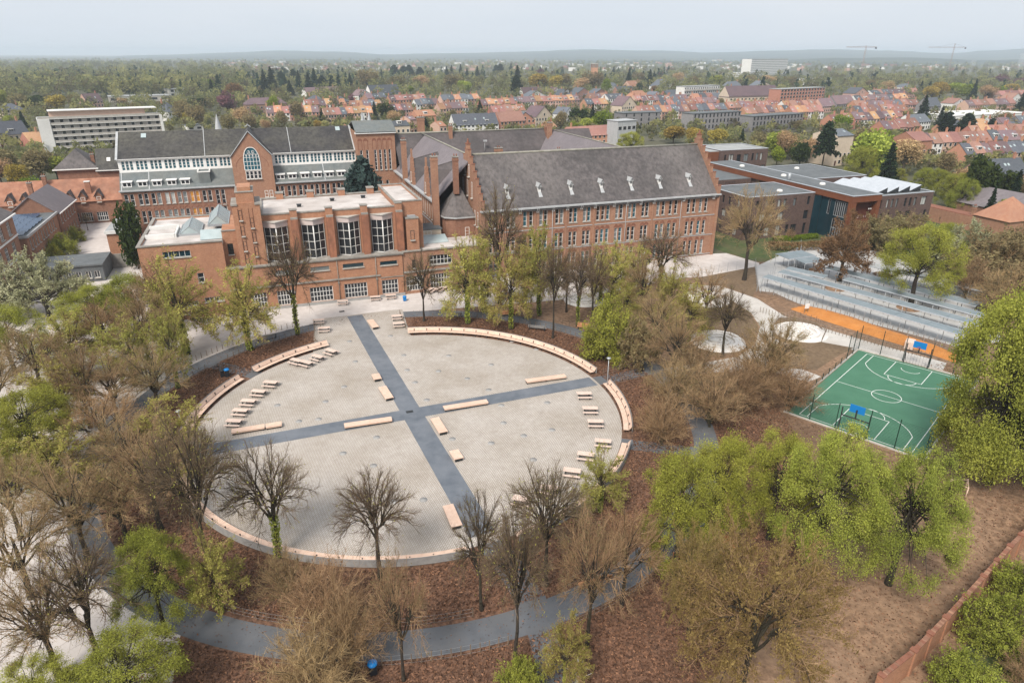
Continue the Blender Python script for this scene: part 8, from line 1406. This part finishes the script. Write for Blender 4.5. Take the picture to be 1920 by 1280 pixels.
zone('between the far right terraces', [('spruce', 1727, 228, 178, 1.35), ('spruce', 1760, 238, 200, 1.2), ('pine', 1768, 262, 210, 1.3), ('pine', 1806, 262, 212, 1.5), ('pine', 1853, 258, 222, 1.3), ('far_khaki', 1875, 250, 210, 1.3), ('far_khaki', 1700, 226, 206, 1.3), ('yew', 1730, 268, 250, 1.6), ('yew', 1762, 272, 250, 1.2), ('spruce', 1910, 214, 172, 1.4), ('spruce', 1724, 178, 152, 1.4), ('far_gold', 1760, 186, 152, 1.5), ('far_sage', 1790, 186, 154, 1.6), ('far_gold', 1745, 190, 160, 1.4), ('far_green', 1812, 188, 158, 1.4), ('spruce', 1822, 190, 148, .9), ('far_purple', 1705, 166, 150, 1.6), ('far_bare', 1850, 190, 158, 1.6), ('far_green', 1865, 186, 160, 1.5), ('far_gold', 1890, 182, 156, 1.5), ('far_purple', 1875, 162, 140, 2.2), ('far_purple', 1912, 164, 144, 2.0), ('far_khaki', 1830, 222, 205, 1.3), ('far_bare', 1660, 178, 150, 1.5), ('far_khaki', 1630, 172, 150, 1.5), ('spruce', 1520, 172, 156, 1.4), ('far_khaki', 1480, 168, 144, 1.6), ('far_khaki', 1400, 166, 142, 1.6), ('far_sage', 1340, 166, 140, 1.6), ('far_bare', 1440, 164, 140, 1.8), ('far_khaki', 1350, 204, 184, 1.2), ('spruce', 1396, 174, 148, 1.3), ('far_khaki', 1495, 248, 226, 1.2)], TG)

# ================================================================== far woods, gardens and valley: masses nobody could count
leaf_mat('wood_mix', (0.138, 0.1058, 0.069), (0.414, 0.3795, 0.1552), (0.207, 0.2242, 0.09775), .0, .5)
leaf_mat('wood_conifer', (0.0208, 0.039, 0.0221), (0.0715, 0.104, 0.0585), (0.039, 0.065, 0.0364), .0, .2)
def wood(name, zones, label, lm, seed, quads=84, hmin=12, hmax=22, cone=False, qs=.82):
    r = np.random.default_rng(seed); CC, SZ, TN = [], [], []
    for (x0, x1, y0, y1, n) in zones:
        for _ in range(n):
            px = r.uniform(x0, x1); t = r.uniform(0, 1); py = y0 + (y1 - y0) * t ** 1.0; p = g(px, py); h = r.uniform(hmin, hmax); cr = h * r.uniform(.27, .46); d = r.normal(size=(quads, 3)); d /= np.linalg.norm(d, axis=1, keepdims=True); q = r.uniform(.45, 1.05, (quads, 1))
            if cone: z = r.uniform(0, 1, quads); C_ = np.stack([p.x + d[:, 0] * cr * .8 * (1 - z), p.y + d[:, 1] * cr * .8 * (1 - z), h * (.1 + .9 * z)], 1)
            else: C_ = d * q * np.array([cr, cr, h * .36]) + np.array([p.x, p.y, h * .62])
            CC.append(C_); SZ.append(np.full(quads, qs * cr / 4.5)); TN.append(np.clip(r.uniform(0, 1) * .85 + r.uniform(0, .15, quads), 0, 1))
    C_ = np.concatenate(CC); V, Fc = leaf_quads(r, C_, np.concatenate(SZ)); return tag(ob(name, np_mesh(name, V, Fc, [M[lm]], tone=np.concatenate(TN))), label, 'wood', None, 'stuff')
wood('woodland', [(-120, 470, 132, 186, 1100), (-120, 420, 124, 132, 500), (-150, 60, 186, 206, 60), (-620, -120, 128, 260, 420)], 'mixed spring woodland covering the left background', 'wood_mix', 1)
wood('woodland', [(440, 1300, 132, 172, 900), (1280, 2000, 132, 170, 800), (440, 2000, 122, 132, 700), (1980, 2520, 126, 330, 480)], 'belt of budding trees behind the town', 'wood_mix', 2, hmax=16)
wood('woodland', [(-100, 420, 135, 184, 160), (440, 700, 138, 178, 90), (700, 1300, 138, 160, 70), (1300, 1950, 135, 180, 60)], 'dark conifers scattered through the far woods', 'wood_conifer', 3, quads=40, hmin=12, hmax=19, cone=True, qs=1.4)
wood('garden_foliage', [(330, 660, 180, 250, 520), (640, 1000, 165, 258, 560), (960, 1300, 160, 268, 620), (1280, 1600, 160, 300, 620), (1580, 1980, 160, 330, 760), (-30, 330, 190, 320, 380)], 'hedges and small trees filling the town gardens', 'wood_mix', 5, quads=46, hmin=2.5, hmax=7.5, qs=1.4)
wood('park_trees', [(620, 1320, 156, 190, 420), (1280, 1960, 156, 188, 380), (330, 640, 165, 215, 200), (-40, 340, 186, 235, 120)], 'budding garden trees massed along the upper edge of the town', 'wood_mix', 8, quads=90, hmin=7, hmax=14, qs=.8)
wood('valley_trees', [(-200, 2100, 113, 124, 1500)], 'hazy copses down in the far valley', 'wood_mix', 6, quads=24, hmin=10, hmax=18, qs=1.6)
mb = MB(); rg_ = random.Random(4)
for _ in range(260):
    p = g(rg_.uniform(420, 1960), rg_.uniform(114, 134)); mb.obox((p.x, p.y), rg_.uniform(0, 3), rg_.uniform(4, 16), rg_.uniform(4, 7), 0, rg_.uniform(4, 9), rg_.choice((0, 0, 1, 2)))
tag(ob('distant_houses', mb.mesh('distant_houses', M['white_render'], M['house_pink'], M['tile_red'])), 'scattered pale houses and sheds far away in the valley', 'houses', None, 'stuff')

# ================================================================== the air
hz = MB(); hz.box(-11800, 11800, -700, 11800, -3.0, 102.0)
hm = bpy.data.materials.new('haze_air'); hm.use_nodes = True; hn = hm.node_tree.nodes; hn.remove(hn['Principled BSDF']); pv = hn.new('ShaderNodeVolumePrincipled'); pv.inputs['Color'].default_value = (0.78, 0.885, 1.0, 1); pv.inputs['Density'].default_value = 0.000155; pv.inputs['Anisotropy'].default_value = 0.1
hm.node_tree.links.new(pv.outputs[0], hn['Material Output'].inputs['Volume'])
tag(ob('haze', hz.mesh('haze', hm)), 'thin pale blue haze over the whole plain', 'haze', None, 'stuff')

# thin white smoke standing over the far valley
sm = bpy.data.materials.new('smoke_air'); sm.use_nodes = True; sn_ = sm.node_tree.nodes; sn_.remove(sn_['Principled BSDF']); sv = sn_.new('ShaderNodeVolumePrincipled'); sv.inputs['Color'].default_value = (.98, .98, 1, 1); sv.inputs['Density'].default_value = 0.02; sm.node_tree.links.new(sv.outputs[0], sn_['Material Output'].inputs['Volume'])
for px, py, tp, w, lb in ((1817, 148, 112, 5, 'white smoke plume beyond the woods left of the purple trees'), (1908, 148, 98, 7, 'wide white smoke plume at the edge of the valley'), (1690, 158, 128, 4, 'thin white smoke rising behind the purple tree')):
    p = g(px, py); h = min(height_at(p, tp), 96); k = p.y / F_PX; mb = MB(); rg2 = random.Random(px); n = 9
    for i in range(n): a0, a1 = i / n, (i + 1) / n
    mb.lathe((0, 0, 2), [(0, 0)] + [(w * k * (.35 + .75 * i / n) * rg2.uniform(.75, 1.2), h * i / n) for i in range(1, n)] + [(0, h - 2)], 9)
    tag(ob('smoke', mb.mesh('smoke', sm), None, p), lb, 'smoke', None, 'stuff')
